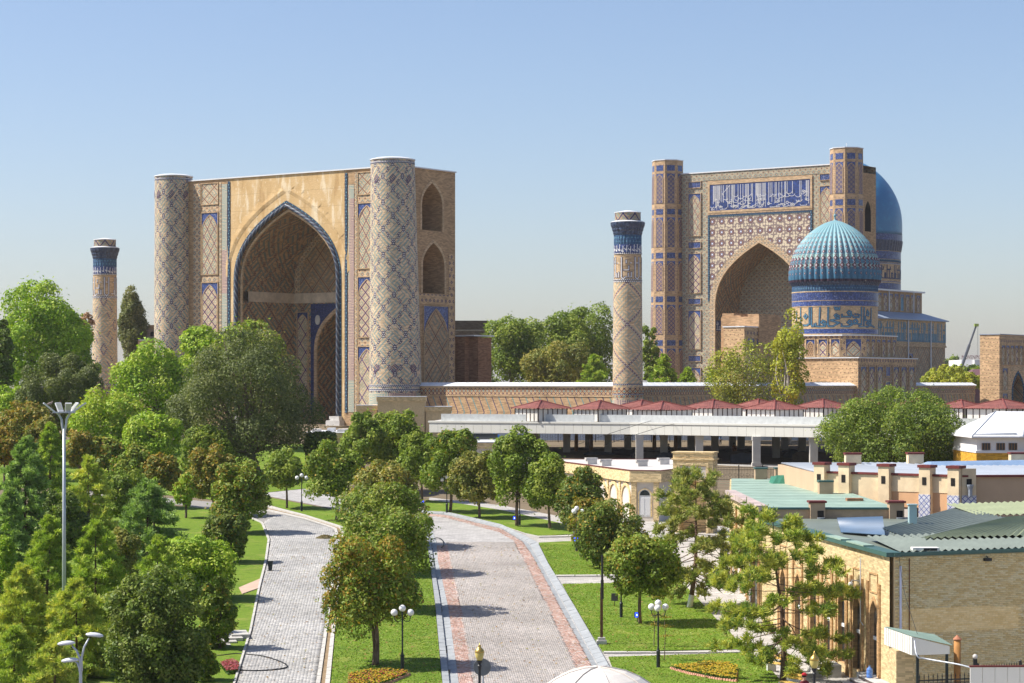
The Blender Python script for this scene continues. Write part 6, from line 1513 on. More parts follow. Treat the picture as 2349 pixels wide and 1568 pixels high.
def far_shop():
    A = Vector((13.0, 118, 0)); T = thing('arcaded_shop', 'long shop row with blind pointed arches and flat mint green roof', 'shop', (A.x, A.y, gz(118))); zo = gz(118); H = 6.2-zo
    ft = [(-.02, -2), (7.2, -2), (7.2, 35), (2.0, 35), (0, 15)]
    q = MB(); q.prism(ft, -.5, H); q.build('wall', mClinkWall, T)
    q = MB(); q.prism([(-.0, -2.05), (7.3, -2.05), (7.3, 35), (2.1, 35), (.1, 15)], H+.0, H+.05); q.build('roof_slab', mPaleGreen, T)
    for i in range(11):
        y = -1.6+i*3.2
        q = MB(); q.box(.15+.05*i, 7.1, y, y+.03, H+.05, H+.062); q.build('roof_seam', mPaleGreen, T)
    m2 = lambda u, z, dd: (dd, u, z)
    for i in range(5):
        op = dict(c=-.2+i*3.0, a=.95, zb=.2+i*.05, zs=2.4, za=3.6); q = MB(); fill(q, m2, op, -.03); q.build('white_arch_field', mWhiteRender, T); q = MB(); ring(q, m2, op, 0, .2, -.12, .02); q.build('pointed_arch', mClinkTrim, T)
        q = MB(); plate(q, m2, -1.7+i*3.0-.12, -1.7+i*3.0+.12, -.3, H-.5, -.12, .02); q.build('pilaster', mClinkTrim, T)
    q = MB(); q.box(-.25, .35, -2.0, 15, H-.1, H+.22); q.build('patched_parapet', M_plain('patched_pink_grey_metal', (.46, .37, .34), .6, .3, 1.2), T)
    # rendered front parapet with piers
    mPe = M_plain('weathered_tan_render', (.46, .33, .215), .9, .15, .8, fine=2)
    q = MB(); q.box(.4, 7.2, -2.5, -2.02, H-1.3, H+.05); fr = q.build('front_parapet', mPe, T)
    q = MB(); q.box(.35, 7.3, -2.6, -1.95, H+.05, H+.14); q.build('green_coping', mGreenTrim, fr)
    for x in (2.85, 6.95):
        q = MB(); q.box(x-.38, x+.38, -2.8, -2.0, H-1.6, H+.4); p = q.build('pier', mPe, T); q = MB(); q.box(x-.46, x+.46, -2.88, -1.92, H+.4, H+.5); q.build('pier_cap', mMaroon, p); q = MB(); q.box(x-.02, x+.3, -2.83, -2.79, H-.35, H+.0); q.build('flue_opening', mDark, p)
        q = MB(); q.lathe([(.16, H-.75), (.16, H-.45), (.2, H-.35)], 10, c=(x+.14, -2.9)); q.build('tin_spout', mGreyRoof, p)
    for x, y in ((5.6, 14), (4.0, 34), (5.4, 34.2)): q = MB(); q.box(x-.4, x+.4, y-.4, y+.4, H, H+.75); p = q.build('roof_chimney', mPe, T); q = MB(); q.box(x-.45, x+.45, y-.45, y+.45, H+.75, H+.85); q.build('chimney_cap', mGreenTrim, p)
    q = MB()
    for k in range(8): q.hexa([(4.0+k*.4, 27+.1*k, H+.05), (4.4+k*.4, 27.1+.1*k, H+.05), (4.4+k*.4, 29, H+.05), (4.0+k*.4, 29, H+.05), (4.0+k*.4, 27.6, H+.5+.1*math.sin(k)), (4.4+k*.4, 27.6, H+.5+.1*math.sin(k+1)), (4.4+k*.4, 28, H+.5), (4.0+k*.4, 28, H+.5)])
    q.build('green_tarp_fold', M_plain('green_tarp', (.05, .22, .15), .6, .2), T)
    return T
far_shop()
def peach_house():
    T = thing('peach_house', 'peach and cream house with maroon capped piers and grey sheet roof', 'house', (25.9, 128, gz(128))); zo = gz(128); H = 7.4-zo
    mPeach = M_plain('peach_render', (.66, .39, .21), .9, .1, .8); mCream = M_plain('cream_render', (.78, .62, .40), .9, .12, .9, fine=2); mShade = M_plain('shaded_tan_render', (.50, .36, .235), .9, .08, .6)  # mShade: the front wall's shade is put into its duller tan
    A = Vector((0, 0, 0)); Bv = Vector((-7.6, 6.2, 0)); d = Bv.normalized(); L = Bv.length
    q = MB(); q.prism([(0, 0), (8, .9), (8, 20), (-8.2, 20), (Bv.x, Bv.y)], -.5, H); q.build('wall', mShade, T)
    m2 = lambda u, z, dd: (d.x*u+d.y*dd, d.y*u-d.x*dd, z)      # left wall, lit; u from the near corner
    m2 = lambda u, z, dd: (d.x*u-(-d.y)*dd*1.0, d.y*u-d.x*dd*1.0, z) if False else (d.x*u+d.y*dd, d.y*u-d.x*dd, z)
    sg = 1 if Vector((d.y, -d.x)).dot(Vector((-.63, -.78))) < 0 else -1
    mm = lambda u, z, dd: (d.x*u+sg*d.y*dd, d.y*u-sg*d.x*dd, z)
    q = MB(); plate(q, mm, 0, 5.0, -.3, H-.95, -.05, .1); q.build('peach_wall', mPeach, T)
    q = MB(); plate(q, mm, 5.0, L, -.3, H-.02, -.05, .1); q.build('cream_wall', mCream, T)
    q = MB(); plate(q, mm, 0, 4.98, H-.95, H-.02, -.08, .1); q.build('frieze', mCream, T)
    q = MB(); plate(q, mm, 0, L, H, H+.12, -.14, .25); q.build('maroon_coping', mMaroon, T)
    q = MB(); q.hexa([(0, -.14, H), (8.1, .76, H), (8.1, 1.1, H), (0, .2, H), (0, -.14, H+.12), (8.1, .76, H+.12), (8.1, 1.1, H+.12), (0, .2, H+.12)]); q.build('maroon_coping', mMaroon, T)
    blue_tile = M_lattice('white_blue_star_tile', .34, .34, (.66, .66, .68), (.10, .13, .34), (.3, .35, .5), .09, .15, .25)
    for i, (u, tile) in enumerate(((.35, 1), (2.2, 1), (4.9, 0), (7.6, 0), (9.3, 0))):
        q = MB(); plate(q, mm, u-.36, u+.36, -.3, H+.5, -.4, .3); p = q.build('pier', mCream, T)
        q = MB(); plate(q, mm, u-.43, u+.43, H+.5, H+.66, -.47, .37); q.build('pier_cap', mMaroon, p)
        q = MB(); plate(q, mm, u-.12, u+.14, H-.5, H-.05, -.42, -.38); q.build('flue_opening', mDark, p)
        if tile: q = MB(); plate(q, mm, u-.365, u+.365, -.3, H-1.05, -.43, -.3); q.build('tile_facing', blue_tile, p)
    q = MB(); q.box(-.02, .8, -.1, 0, 0, H+.5); pf = q.build('corner_pier', mCream, T); q = MB(); q.box(-.03, .81, -.14, -.08, 0, H-1.05); q.build('tile_facing', blue_tile, pf); q = MB(); q.box(.25, .55, -.13, -.09, H-.55, H-.1); q.build('flue_opening', mDark, pf)
    q = MB(); q.lathe([(.13, H-1.1), (.13, H-.7), (.2, H-.5), (.2, H-.42)], 10, c=(.42, -.28)); q.build('tin_spout', mGreyRoof, pf)
    q = MB(); plate(q, mm, 2.75, 3.9, .9, H-1.9, -.09, 0); w = q.build('window', mGlass, T); q = MB(); frame(q, mm, 2.7, 3.95, .85, H-1.85, .09, -.12, -.04); q.build('window_frame', mBrown, w); q = MB(); plate(q, mm, 3.35, 3.85, 1.2, H-1.95, -.11, -.09); q.build('blind', mWhiteRender, w)
    corr('roof_sheet', [(0, .3, H+.06), (8, 1.0, H+.06), (8, 20, H+.12), (-4, 20, H+.12)], mGreyRoof, T, .3, .04); corr('roof_sheet', [(-.1, .4, H+.05), (-4.1, 20, H+.11), (-8, 20, H+.1), (Bv.x, Bv.y+.2, H+.05)], mGreyRoof, T, .3, .04)
    q = MB(); q.hexa([(1, 15, H+.1), (8, 15.5, H+.1), (8, 18, H+.1), (1, 18, H+.1), (1.2, 15.6, H+.3), (8, 16, H+.42), (8, 17, H+.42), (1.2, 17, H+.3)]); q.build('blue_roof_patch', M_plain('sky_blue_sheet', (.19, .28, .42), .5, .15), T)
    for x, y in ((-3.6, 17.5), (.6, 18.2), (7.4, 18.5)): q = MB(); q.box(x-.5, x+.5, y-.4, y+.4, H+.1, H+.75); p = q.build('roof_chimney', mCream, T); q = MB(); q.box(x-.56, x+.56, y-.46, y+.46, H+.75, H+.86); q.build('chimney_cap', mMaroon, p)
    return T
peach_house()
q = MB(); q.rbox((0, 0), .45, .35, 0, 1.1, 0); o = q.build('brick_chimney', mBrickDark, None, (XAT(1960, 124), 124, 5.3)); put(o, 'rough brown brick chimney stub by the mint green roof edge', 'chimney')
# yellow house at the right edge
T = thing('yellow_house', 'yellow house with white window band and white hipped metal roof at right edge', 'house', (XAT(2240, 190), 190, gz(190))); zo = gz(190); H = 8.2-zo
mYel = M_brick('ochre_painted_brick', (.62, .34, .045), .8, .1); mWh = M_plain('white_paint', (.72, .71, .70), .6, .06, 1)
ft = [(0, 0), (3.4, 0), (4.2, .5), (9, .5), (9, 10), (0, 10)]
q = MB(); q.prism(ft, -.5, H-1.35); q.build('lower_wall', mYel, T)
q = MB(); q.prism([(-.06, -.06), (3.45, -.06), (4.25, .44), (9, .44), (9, 10), (-.06, 10)], H-1.35, H-1.15); q.build('white_band', mWh, T)
q = MB(); q.prism([(.03, .03), (3.38, .03), (4.18, .53), (9, .53), (9, 10), (.03, 10)], H-1.15, H-.05); q.build('upper_wall', mWh, T)
for x0 in (.45, 1.7, 2.75, 4.6, 5.8):
    yy = -.02 if x0 < 4 else .48
    q = MB(); q.box(x0, x0+.72, yy-.02, yy+.08, H-1.1, H-.5); w = q.build('window', mGlass, T)
    for k in (0, .24, .48, .70): q = MB(); q.box(x0+k, x0+k+.03, yy-.04, yy, H-1.1, H-.5); q.build('window_bar', mWood, w)
q = MB(); q.prism([(-.5, -.5), (3.6, -.5), (4.5, .0), (9.5, .0), (9.5, 10.5), (-.5, 10.5)], H-.05, H+.08); q.build('eave', mWh, T)
q = MB(); q.poly([(-.5, -.5, H+.08), (3.6, -.5, H+.08), (4.5, .0, H+.08), (16, .0, H+.08), (16, 4.5, H+2.15), (2.6, 4.5, H+2.15)]); q.poly([(-.5, 10.5, H+.08), (-.5, -.5, H+.08), (2.6, 4.5, H+2.15)]); q.poly([(2.6, 4.5, H+2.15), (16, 4.5, H+2.15), (16, 10.5, H+.08), (-.5, 10.5, H+.08)])
rf = q.build('roof', mWhiteMetal, T)
for a_, b_ in (((-.5, -.5, H+.1), (2.6, 4.5, H+2.17)), ((3.9, -.3, H+.14), (5.4, 4.5, H+2.17)), ((7.5, 0, H+.1), (8.6, 4.5, H+2.17))): q = MB(); q.tube([a_, b_], .04, 5); q.build('roof_seam', mGreyRoof, rf)
q = MB(); q.tube([(-.2, -.1, H+.22), (3.4, -.1, H+.3)], .08, 6); q.build('snow_guard', mGreyRoof, rf)
# far away: hotel, crane and roofs
def text_mesh(s, size, mat):
    cu = bpy.data.curves.new('t', 'FONT'); cu.body = s; cu.size = size; cu.extrude = .06
    ob = bpy.data.objects.new('t', cu); col.objects.link(ob); bpy.context.view_layer.update()
    me = bpy.data.meshes.new_from_object(ob.evaluated_get(bpy.context.evaluated_depsgraph_get())); bpy.data.objects.remove(ob, do_unlink=True); me.materials.clear(); me.materials.append(mat); return me
Yh = 700; T = thing('hotel', 'far white hotel block with rooftop lettering beyond the wall', 'hotel', (XAT(2205, Yh), Yh, Z0))
q = MB(); q.box(0, XAT(2231, Yh)-XAT(2205, Yh), 0, 20, 0, ZAT(826, Yh)-Z0); q.build('wall', mWh, T)
q = MB(); q.box(XAT(2231, Yh)-XAT(2205, Yh), XAT(2275, Yh)-XAT(2205, Yh), -3, 20, 0, ZAT(826, Yh)-Z0); q.build('wall', M_plain('light_grey_render', (.52, .51, .50), .8, .05), T)
q = MB(); q.box(-4, XAT(2231, Yh)-XAT(2205, Yh), -12, -.1, 0, ZAT(850, Yh)-Z0); q.build('wing', mWh, T)
for k in (0, 1): q = MB(); q.box(4.6+k*.5, 5.6+k*1.6, -3.05, -3, 2.5+3*k, 4.5+3*k); q.build('window', mGlass, T)
me = text_mesh('M\u00d6VENPICK', 1.75, M_plain('dark_red_sign', (.16, .04, .05), .5)); link('rooftop_lettering', me, T, (.2, .5, ZAT(826, Yh)-Z0+.25), (math.pi/2, 0, 0)).scale = (.72, 1, 1)
q = MB(); q.box(0, XAT(2220, 900)-XAT(2187, 900), 0, 20, 0, ZAT(829, 900)-Z0); o = q.build('office_block', M_plain('blue_grey_glass', (.24, .32, .42), .3, .1), None, (XAT(2187, 900), 900, Z0)); put(o, 'far blue grey glazed block left of the white hotel', 'building')
Yc = 640; T = thing('mobile_crane', 'tall dark crane boom leaning right in front of the white hotel', 'crane', (XAT(2205, Yc), Yc, Z0))
b0 = Vector((0, 0, ZAT(845, Yc)-Z0)); b1 = Vector((XAT(2239, Yc)-XAT(2205, Yc), 0, ZAT(748, Yc)-Z0)); mCr = M_plain('crane_grey', (.10, .11, .13), .5)
q = MB(); q.tube([b0, b0.lerp(b1, .55)], .42, 6); q.build('boom', mCr, T); q = MB(); q.tube([b0.lerp(b1, .5), b1], .28, 6); q.build('boom_extension', mCr, T)
q = MB(); q.box(b1.x-.5, b1.x+.7, -.4, .4, b1.z-.2, b1.z+.6); q.build('boom_head', M_plain('lime_green', (.35, .45, .08), .5), T); q = MB(); q.tube([b1+Vector((.5, 0, 0)), b1+Vector((.5, 0, -9))], .05, 4); q.build('cable', mCr, T)
q = MB(); q.box(-3, 3, -1.3, 1.3, .6, 2.4); q.box(-1.2, .8, -1, 1, 2.4, b0.z); q.build('carrier', mCr, T)
q = MB(); X0 = XAT(2222, 480); q.box(0, 8, 0, 10, 0, ZAT(866, 480)-Z0); q.hexa([(-.5, -.5, ZAT(866, 480)-Z0), (8, -.5, ZAT(866, 480)-Z0), (8, 10, ZAT(866, 480)-Z0), (-.5, 10, ZAT(866, 480)-Z0), (2, 4, ZAT(847, 480)-Z0), (8, 4, ZAT(847, 480)-Z0), (8, 6, ZAT(847, 480)-Z0), (2, 6, ZAT(847, 480)-Z0)]); o = q.build('maroon_roofed_house', M_plain('dull_maroon', (.14, .07, .08), .7), None, (X0, 480, Z0)); put(o, 'low house with dull maroon roof behind the long wall', 'house')
# ------------------------------------------------------------------ lamps
mGlobe = M_plain('opal_globe', (.80, .79, .77), .25, .02, 2, .5)
mGold = MC('gold_cap', .3, .5, .7).done((.55, .36, .09)); mAmber = M_plain('amber_glass', (.55, .44, .12), .3, .08, 3, .5)
mPoleG = M_plain('galvanised_steel', (.42, .45, .48), .4, .08, 2, .5, .3)
def globe_lamp(label, px, py, h=3.0, arms=3, rot=0.0):
    p = G(px, py); T = thing('globe_lamp', label, 'street lamp', p, rot, 'three globe lamps along the roads')
    q = MB(); q.lathe([(.10, 0), (.10, .05), (.085, .08), (.085, .75), (.10, .78), (.06, .84), (.038, .95), (.036, h-.35), (.05, h-.33), (.03, h-.2)], 10); q.build('post', mDarkGreen, T, smooth=False)
    gs = [(0, 0, h-.13)]
    for k in range(arms-1):
        a = math.pi*k if arms == 3 else k*2*math.pi/(arms-1); dx, dy = math.cos(a), math.sin(a)
        pts = [(dx*.04, dy*.04, h-.62), (dx*.16, dy*.16, h-.72), (dx*.30, dy*.30, h-.70), (dx*.36, dy*.36, h-.56), (dx*.36, dy*.36, h-.46)]
        q = MB(); q.tube(pts, .02, 6); q.lathe([(.07, h-.48), (.07, h-.44)], 8, c=(dx*.36, dy*.36)); q.build('arm', mDarkGreen, T); gs.append((dx*.36, dy*.36, h-.32))
    s = MB(); s.sphere((0, 0, 0), .155, 16, 10); me = s.mesh('globe', mGlobe, True)
    for g in gs: link('globe', me, T, g)
    return T
globe_lamp('globe lamp on the lawn wedge near the far left bend', 692, 1175)
globe_lamp('large near globe lamp on the median lawn beside the orange tree', 923, 1545)
globe_lamp('globe lamp beneath the rounded tree on the far lawn strip', 1025, 1180, 3.0)
globe_lamp('globe lamp right of the tall tree with the blue floodlight', 1192, 1207, 2.9)
globe_lamp('globe lamp with blue floodlight at the square lawn corner', 1323, 1267, 3.0, 4)
globe_lamp('near four globe lamp on the right lawns above the flower bed', 1510, 1534, 3.05, 4, .4)
globe_lamp('globe lamp whose head hides in the drooping chestnut', 1425, 1419, 2.9)
globe_lamp('globe lamp half hidden among trees left of the sapling', 243, 1178, 3.0)
mBlueEm = MC('blue_led', .4).mat; _b = mBlueEm.node_tree.nodes['Principled BSDF']; _b.inputs['Base Color'].default_value = (.01, .01, .35, 1); _b.inputs['Emission Color'].default_value = (.02, .05, 1, 1); _b.inputs['Emission Strength'].default_value = 3.5
mLedCore = MC('blue_led_core', .4).mat; _b = mLedCore.node_tree.nodes['Principled BSDF']; _b.inputs['Emission Color'].default_value = (.4, .6, 1, 1); _b.inputs['Emission Strength'].default_value = 6
for lab, px, py, z in (('blue floodlight on the lawn edge by the median row end', 968, 1163, .35), ('blue floodlight at the foot of the tall green tree', 1181, 1198, .3), ('blue floodlight strapped to the globe lamp post by the square lawn', 1321, 1264, .75), ('blue floodlight on a stake left of the drooping chestnut trunk', 1462, 1430, .42)):
    p = G(px, py); T = thing('blue_floodlight', lab, 'floodlight', p, .2, 'blue floodlights')
    q = MB(); q.box(-.15, .15, -.06, .06, z-.12, z+.14); q.build('housing', mBlack, T); q = MB(); q.box(-.13, .13, -.075, -.061, z-.10, z+.12); g = q.build('lit_glass', mBlueEm, T)
    for sx in (-.05, .05): q = MB(); q.sphere((sx, -.078, z), .028, 8, 5); q.build('led', mLedCore, g)
    q = MB(); q.tube([(0, 0, -.1), (0, 0, z-.1)], .02, 5); q.build('stake', mBlack, T)
p = G(1410, 1394); T = thing('black_floodlight', 'unlit black floodlight on a stake left of the hidden lamp post', 'floodlight', p, -.5)
q = MB(); q.box(-.17, .17, -.06, .06, .35, .75); q.build('housing', mBlack, T); q = MB(); q.tube([(0, 0, -.1), (0, 0, .4)], .02, 5); q.build('stake', mBlack, T)
# information pole on a stone block
p = G(1380, 1480); T = thing('notice_pole', 'slim brown and black pole on a white stone block beside the road', 'pole', p)
q = MB(); q.box(-.24, .24, -.24, .24, -.1, .22); q.box(-.17, .17, -.17, .17, .22, .36); q.build('stone_base', mMarble, T)
q = MB(); q.box(-.065, .065, -.05, .05, .36, 2.75); q.build('wooden_shaft', M_plain('brown_stained_wood', (.12, .055, .03), .6, .2, 3), T); q = MB(); q.tube([(.03, 0, 2.6), (.03, 0, 4.3)], .055, 8); q.tube([(.03, 0, 2.2), (.03, 0, 3.1)], .075, 8); q.build('steel_top', mBlack, T)
# tall mast
Ym = 105; T = thing('lamp_mast', 'tall grey lamp mast with fan of flat floodlights over the left pines', 'lamp mast', (XAT(147, Ym), Ym, gz(Ym))); zt = ZAT(948, Ym)-gz(Ym)
q = MB(); q.tube([(0, 0, -.2), (0, 0, zt*.5), (0, 0, zt-.75)], [.10, .085, .07], 10); q.build('post', mPoleG, T, smooth=True)
for sx in (-1, 1): q = MB(); q.tube([(sx*.02, 0, zt-.95), (sx*.09, 0, zt-.6), (sx*.12, 0, zt-.3), (sx*.26, 0, zt-.05), (sx*.34, 0, zt+.02)], .055, 8); q.build('fork', mPoleG, T)
q = MB(); q.box(-.5, .5, -.28, .28, zt, zt+.05); q.build('head_plate', mPoleG, T)
mHead = M_plain('lamp_head_white', (.60, .61, .62), .35, .05, 2, .5); mLens = M_plain('lamp_lens', (.45, .46, .36), .2, .05, 3, .6)
for (x, y, dx, dy, tl) in ((-.42, -.1, -.62, -.2, .75), (-.18, .15, -.25, .35, .6), (.2, -.12, .1, -.3, .55), (.25, .18, .38, .3, .7), (.42, 0, .75, .05, .85)):
    a = Vector((x, y, zt+.05)); e = Vector((x+dx*.8, y+dy*.8, zt+.05+.42)); ax = (e-a).normalized(); sd = ax.cross(Vector((0, 0, 1))).normalized()*.13; up = sd.cross(ax).normalized()*.035
    q = MB(); q.hexa([a-sd-up, a+sd-up, a+sd+up, a-sd+up, e-sd*1.15-up, e+sd*1.15-up, e+sd*1.15+up, e-sd*1.15+up]); h_ = q.build('floodlight_head', mHead, T)
    a2, e2 = a.lerp(e, .2), a.lerp(e, .93); q = MB(); w = up*1.15
    for k in range(4):
        s0, s1 = sd*(-.85+k*.44), sd*(-.85+k*.44+.36); q.quad(a2+s0-w, a2+s1-w, e2+s1-w, e2+s0-w); q.quad(a2+s0+w, a2+s1+w, e2+s1+w, e2+s0+w)
    q.build('lens_strip', mLens, h_)
B0 = P(116, 930, Ym); bird = MB()
pr = [(-.14, 0, -.01, .012), (-.07, 0, 0, .035), (0, 0, .01, .055), (.07, 0, .035, .045), (.11, 0, .075, .026), (.135, 0, .105, .03), (.165, 0, .10, .01)]
bird.tube([(x, y, z) for x, y, z, r in pr], [r for *_, r in pr], 8); o = bird.build('dove', M_plain('grey_brown_feather', (.28, .22, .19), .8, .2, 20), None, (-.02+B0.x, B0.y-.1, B0.z+.07), (0, 0, .3), smooth=True); put(o, 'small grey brown dove perched on the left head of the lamp mast', 'bird')
# lamp with three curved arms
Yd = 80; T = thing('curved_arm_lamp', 'grey lamp with three curved arms and flat heads in the lower left', 'street lamp', (XAT(185, Yd), Yd, gz(Yd))); zz = lambda py: ZAT(py, Yd)-gz(Yd); xx = lambda px: XAT(px, Yd)-XAT(185, Yd)
q = MB(); q.tube([(0, 0, -.2), (0, 0, zz(1530))], [.075, .055], 10); q.build('post', mPoleG, T)
for (pts, hx, hy) in (([(187, 1540), (187, 1510), (193, 1485), (204, 1465)], 217, 1457), ([(185, 1540), (183, 1510), (175, 1492), (165, 1482)], 152, 1476), ([(185, 1550), (182, 1533), (178, 1522), (172, 1517)], 161, 1515)):
    q = MB(); q.tube([(xx(a), 0, zz(b)) for a, b in pts], [.05, .042, .036, .03], 8); ar = q.build('arm', mPoleG, T, smooth=True)
    hd = MB(); cx_, cz_ = xx(hx), zz(hy); n = 10; V = []
    hd.lathe([(.02, .10), (.16, .085), (.29, .04), (.33, -.01), (.31, -.045), (.0201, -.05)], 18); hd.v = [(x*1.0, y*.42, z*.9) for x, y, z in hd.v]
    h_ = hd.build('lamp_head', mHead, T, (cx_, 0, cz_), (0, .10 if hx > 190 else -.08, 0), smooth=True)
    q = MB(); q.box(-.24, .24, -.10, .10, -.065, -.05); q.build('lens', mLens, h_)
# golden acorn lanterns
for lab, px, py, Yl in (('golden acorn lantern on black post at the bottom centre', 1100, 1499, 75), ('golden acorn lantern on black post at the bottom right', 1868, 1517, 75)):
    T = thing('acorn_lantern', lab, 'street lamp', (XAT(px, Yl), Yl, gz(Yl)), 0, 'golden acorn lanterns at the street'); zc = ZAT(py, Yl)-gz(Yl)
    q = MB(); q.lathe([(.12, -.2), (.12, .3), (.06, .45), (.045, zc-.6), (.075, zc-.42), (.04, zc-.38), (.09, zc-.30), (.10, zc-.24)], 10); q.build('post', mBlack, T)
    q = MB(); q.lathe([(.09, zc-.24), (.135, zc-.12), (.155, zc), (.15, zc+.03)], 16); q.build('amber_bowl', mAmber, T, smooth=True)
    q = MB(); q.lathe([(.165, zc+.03), (.165, zc+.06), (.13, zc+.13), (.07, zc+.19), (.045, zc+.21), (.06, zc+.235), (.02, zc+.28), (.005, zc+.36)], 16); q.build('gold_cap', mGold, T, smooth=True)
Yl = 75.6; T = thing('road_sign', 'round traffic sign seen from its grey back behind the golden lantern', 'road sign', (XAT(1106, Yl), Yl, gz(Yl))); zc = ZAT(1531, Yl)-gz(Yl)
q = MB(); q.lathe([(.295, -.01), (.30, 0), (.295, .01)], 28); q.build('disc', M_plain('dull_zinc', (.16, .17, .17), .5, .25, 5, .4), T, (0, 0, zc), (math.pi/2, 0, 0)); q = MB(); q.lathe([(.235, -.014), (.25, -.018), (.265, -.014)], 28, cap=False); q.build('pressed_rim', mPoleG, T, (0, -.0, zc), (math.pi/2, 0, 0)); q = MB(); q.tube([(.03, .05, -.2), (.03, .05, zc+.2)], .03, 8); q.build('post', mPoleG, T)
# white domed tent at the bottom
Yt = 52; T = thing('white_tent', 'white domed fabric canopy top at the bottom edge', 'tent', (XAT(1372, Yt), Yt, gz(Yt))); za = ZAT(1531, Yt)-gz(Yt)
mTent = M_plain('white_tent_fabric', (.66, .62, .57), .75, .08, 1.2, .2, fine=3)
for k in range(8):
    a0, a1 = k*math.pi/4+.2, (k+1)*math.pi/4+.2; q = MB(); rows = 8
    pr = [(2.1*math.sin(t), za-2.1*1.0+2.1*math.cos(t)) for t in np.linspace(.0, 1.15, rows)]
    for j in range(rows-1):
        for s in range(5):
            b0, b1 = a0+(a1-a0)*s/5, a0+(a1-a0)*(s+1)/5; sg = lambda b: 1-.012*math.sin((b-a0)/(a1-a0)*math.pi)
            (r0, z0), (r1, z1) = pr[j], pr[j+1]
            q.quad((r0*sg(b0)*math.cos(b0), r0*sg(b0)*math.sin(b0), z0), (r0*sg(b1)*math.cos(b1), r0*sg(b1)*math.sin(b1), z0), (r1*sg(b1)*math.cos(b1), r1*sg(b1)*math.sin(b1), z1), (r1*sg(b0)*math.cos(b0), r1*sg(b0)*math.sin(b0), z1))
    q.build('canopy_panel', mTent, T, smooth=True); q = MB(); q.tube([(r*math.cos(a0), r*math.sin(a0), z+.012) for r, z in pr], .018, 5); q.build('seam', mWhiteRender, T)
    if k % 2 == 0: q = MB(); q.tube([(1.9*math.cos(a0), 1.9*math.sin(a0), -.2), (1.9*math.cos(a0), 1.9*math.sin(a0), za-1.25)], .04, 8); q.build('leg', mPoleG, T)
# litter bin, heap of clippings, hose, cable
p = G(620, 1311); T = thing('litter_bin', 'dark tapered litter bin at the left road edge', 'bin', p); q = MB(); q.hexa([(-.10, -.1, .05), (.10, -.1, .05), (.10, .1, .05), (-.10, .1, .05), (-.15, -.14, .58), (.15, -.14, .58), (.15, .14, .58), (-.15, .14, .58)]); q.build('bucket', mDarkGreen, T); q = MB(); q.box(-.2, .22, -.14, .14, -.02, .05); q.build('foot', mDarkGreen, T); q = MB(); q.box(-.17, .17, -.16, .16, .58, .63); q.build('rim', mDarkGreen, T)
def tuft_mound(name, label, cat, p, rx, ry, h, n, L, pal, mat=mLeaf, kind=None):
    rg = np.random.default_rng(int(abs(p[0]*100))+n); a = rg.random(n)*2*math.pi; r = rg.random(n)**.5
    c = np.stack([rx*r*np.cos(a), ry*r*np.sin(a), h*(1-r**2)*(.6+.4*rg.random(n))], 1); nn = unit(np.stack([np.cos(a)*r, np.sin(a)*r, np.full(n, .9)], 1)+rdir(rg, n)*.6)
    P_ = np.array(pal); me = leaf_mesh(name, c, nn, L, L*.6, P_[rg.integers(0, len(P_), n)]*rg.uniform(.8, 1.2, (n, 1)), mat, rg); o = link(name, me, None, p); put(o, label, cat, kind=kind); return o
tuft_mound('clippings_heap', 'small heap of dry grass clippings on the left road', 'heap', G(746, 1236), .72, .6, .28, 1500, .06, [(.19, .14, .05), (.12, .12, .04), (.24, .18, .08)])
def cable(name, label, pts, r, mat, cat='hose'):
    W = [Vector(q_) for q_ in pts]; out = []
    for i in range(len(W)-1):
        a, b, c_, d = W[max(0, i-1)], W[i], W[i+1], W[min(len(W)-1, i+2)]
        for k in range(8):
            t = k/8; out.append(.5*((2*b)+(c_-a)*t+(2*a-5*b+4*c_-d)*t*t+(3*b-a-3*c_+d)*t**3))
    out.append(W[-1]); q = MB(); q.tube(out, r, 6); o = q.build(name, mat, None, smooth=True); put(o, label, cat); return o
cable('garden_hose', 'black garden hose looping across the left road', [gp(p_, .06) for p_ in ((470, 1500), (500, 1507), (545, 1503), (600, 1508), (640, 1520), (658, 1530), (650, 1537), (600, 1542), (545, 1541))], .035, mBlack)
cable('garden_hose', 'short black hose bent over the gutter of the main road', [gp(p_, .10) for p_ in ((980, 1248), (1000, 1238), (1014, 1242), (1018, 1254), (1013, 1260))], .035, mBlack)
cable('overhead_cable', 'black cable sagging from the canopy corner to the tan gate house', [P(1012, 990, 240), P(1060, 985, 240), P(1100, 968, 243), P(1130, 958, 245)], .03, mBlack, 'cable')
cable('overhead_cable', 'left thin cable slung across the front of the white canopy', [P(1325, 1020, 210), P(1430, 985, 222), P(1520, 958, 235)], .022, mBlack, 'cable')
cable('overhead_cable', 'right thin cable slung across the front of the white canopy', [P(1385, 1022, 210), P(1500, 985, 222), P(1600, 960, 235)], .022, mBlack, 'cable')
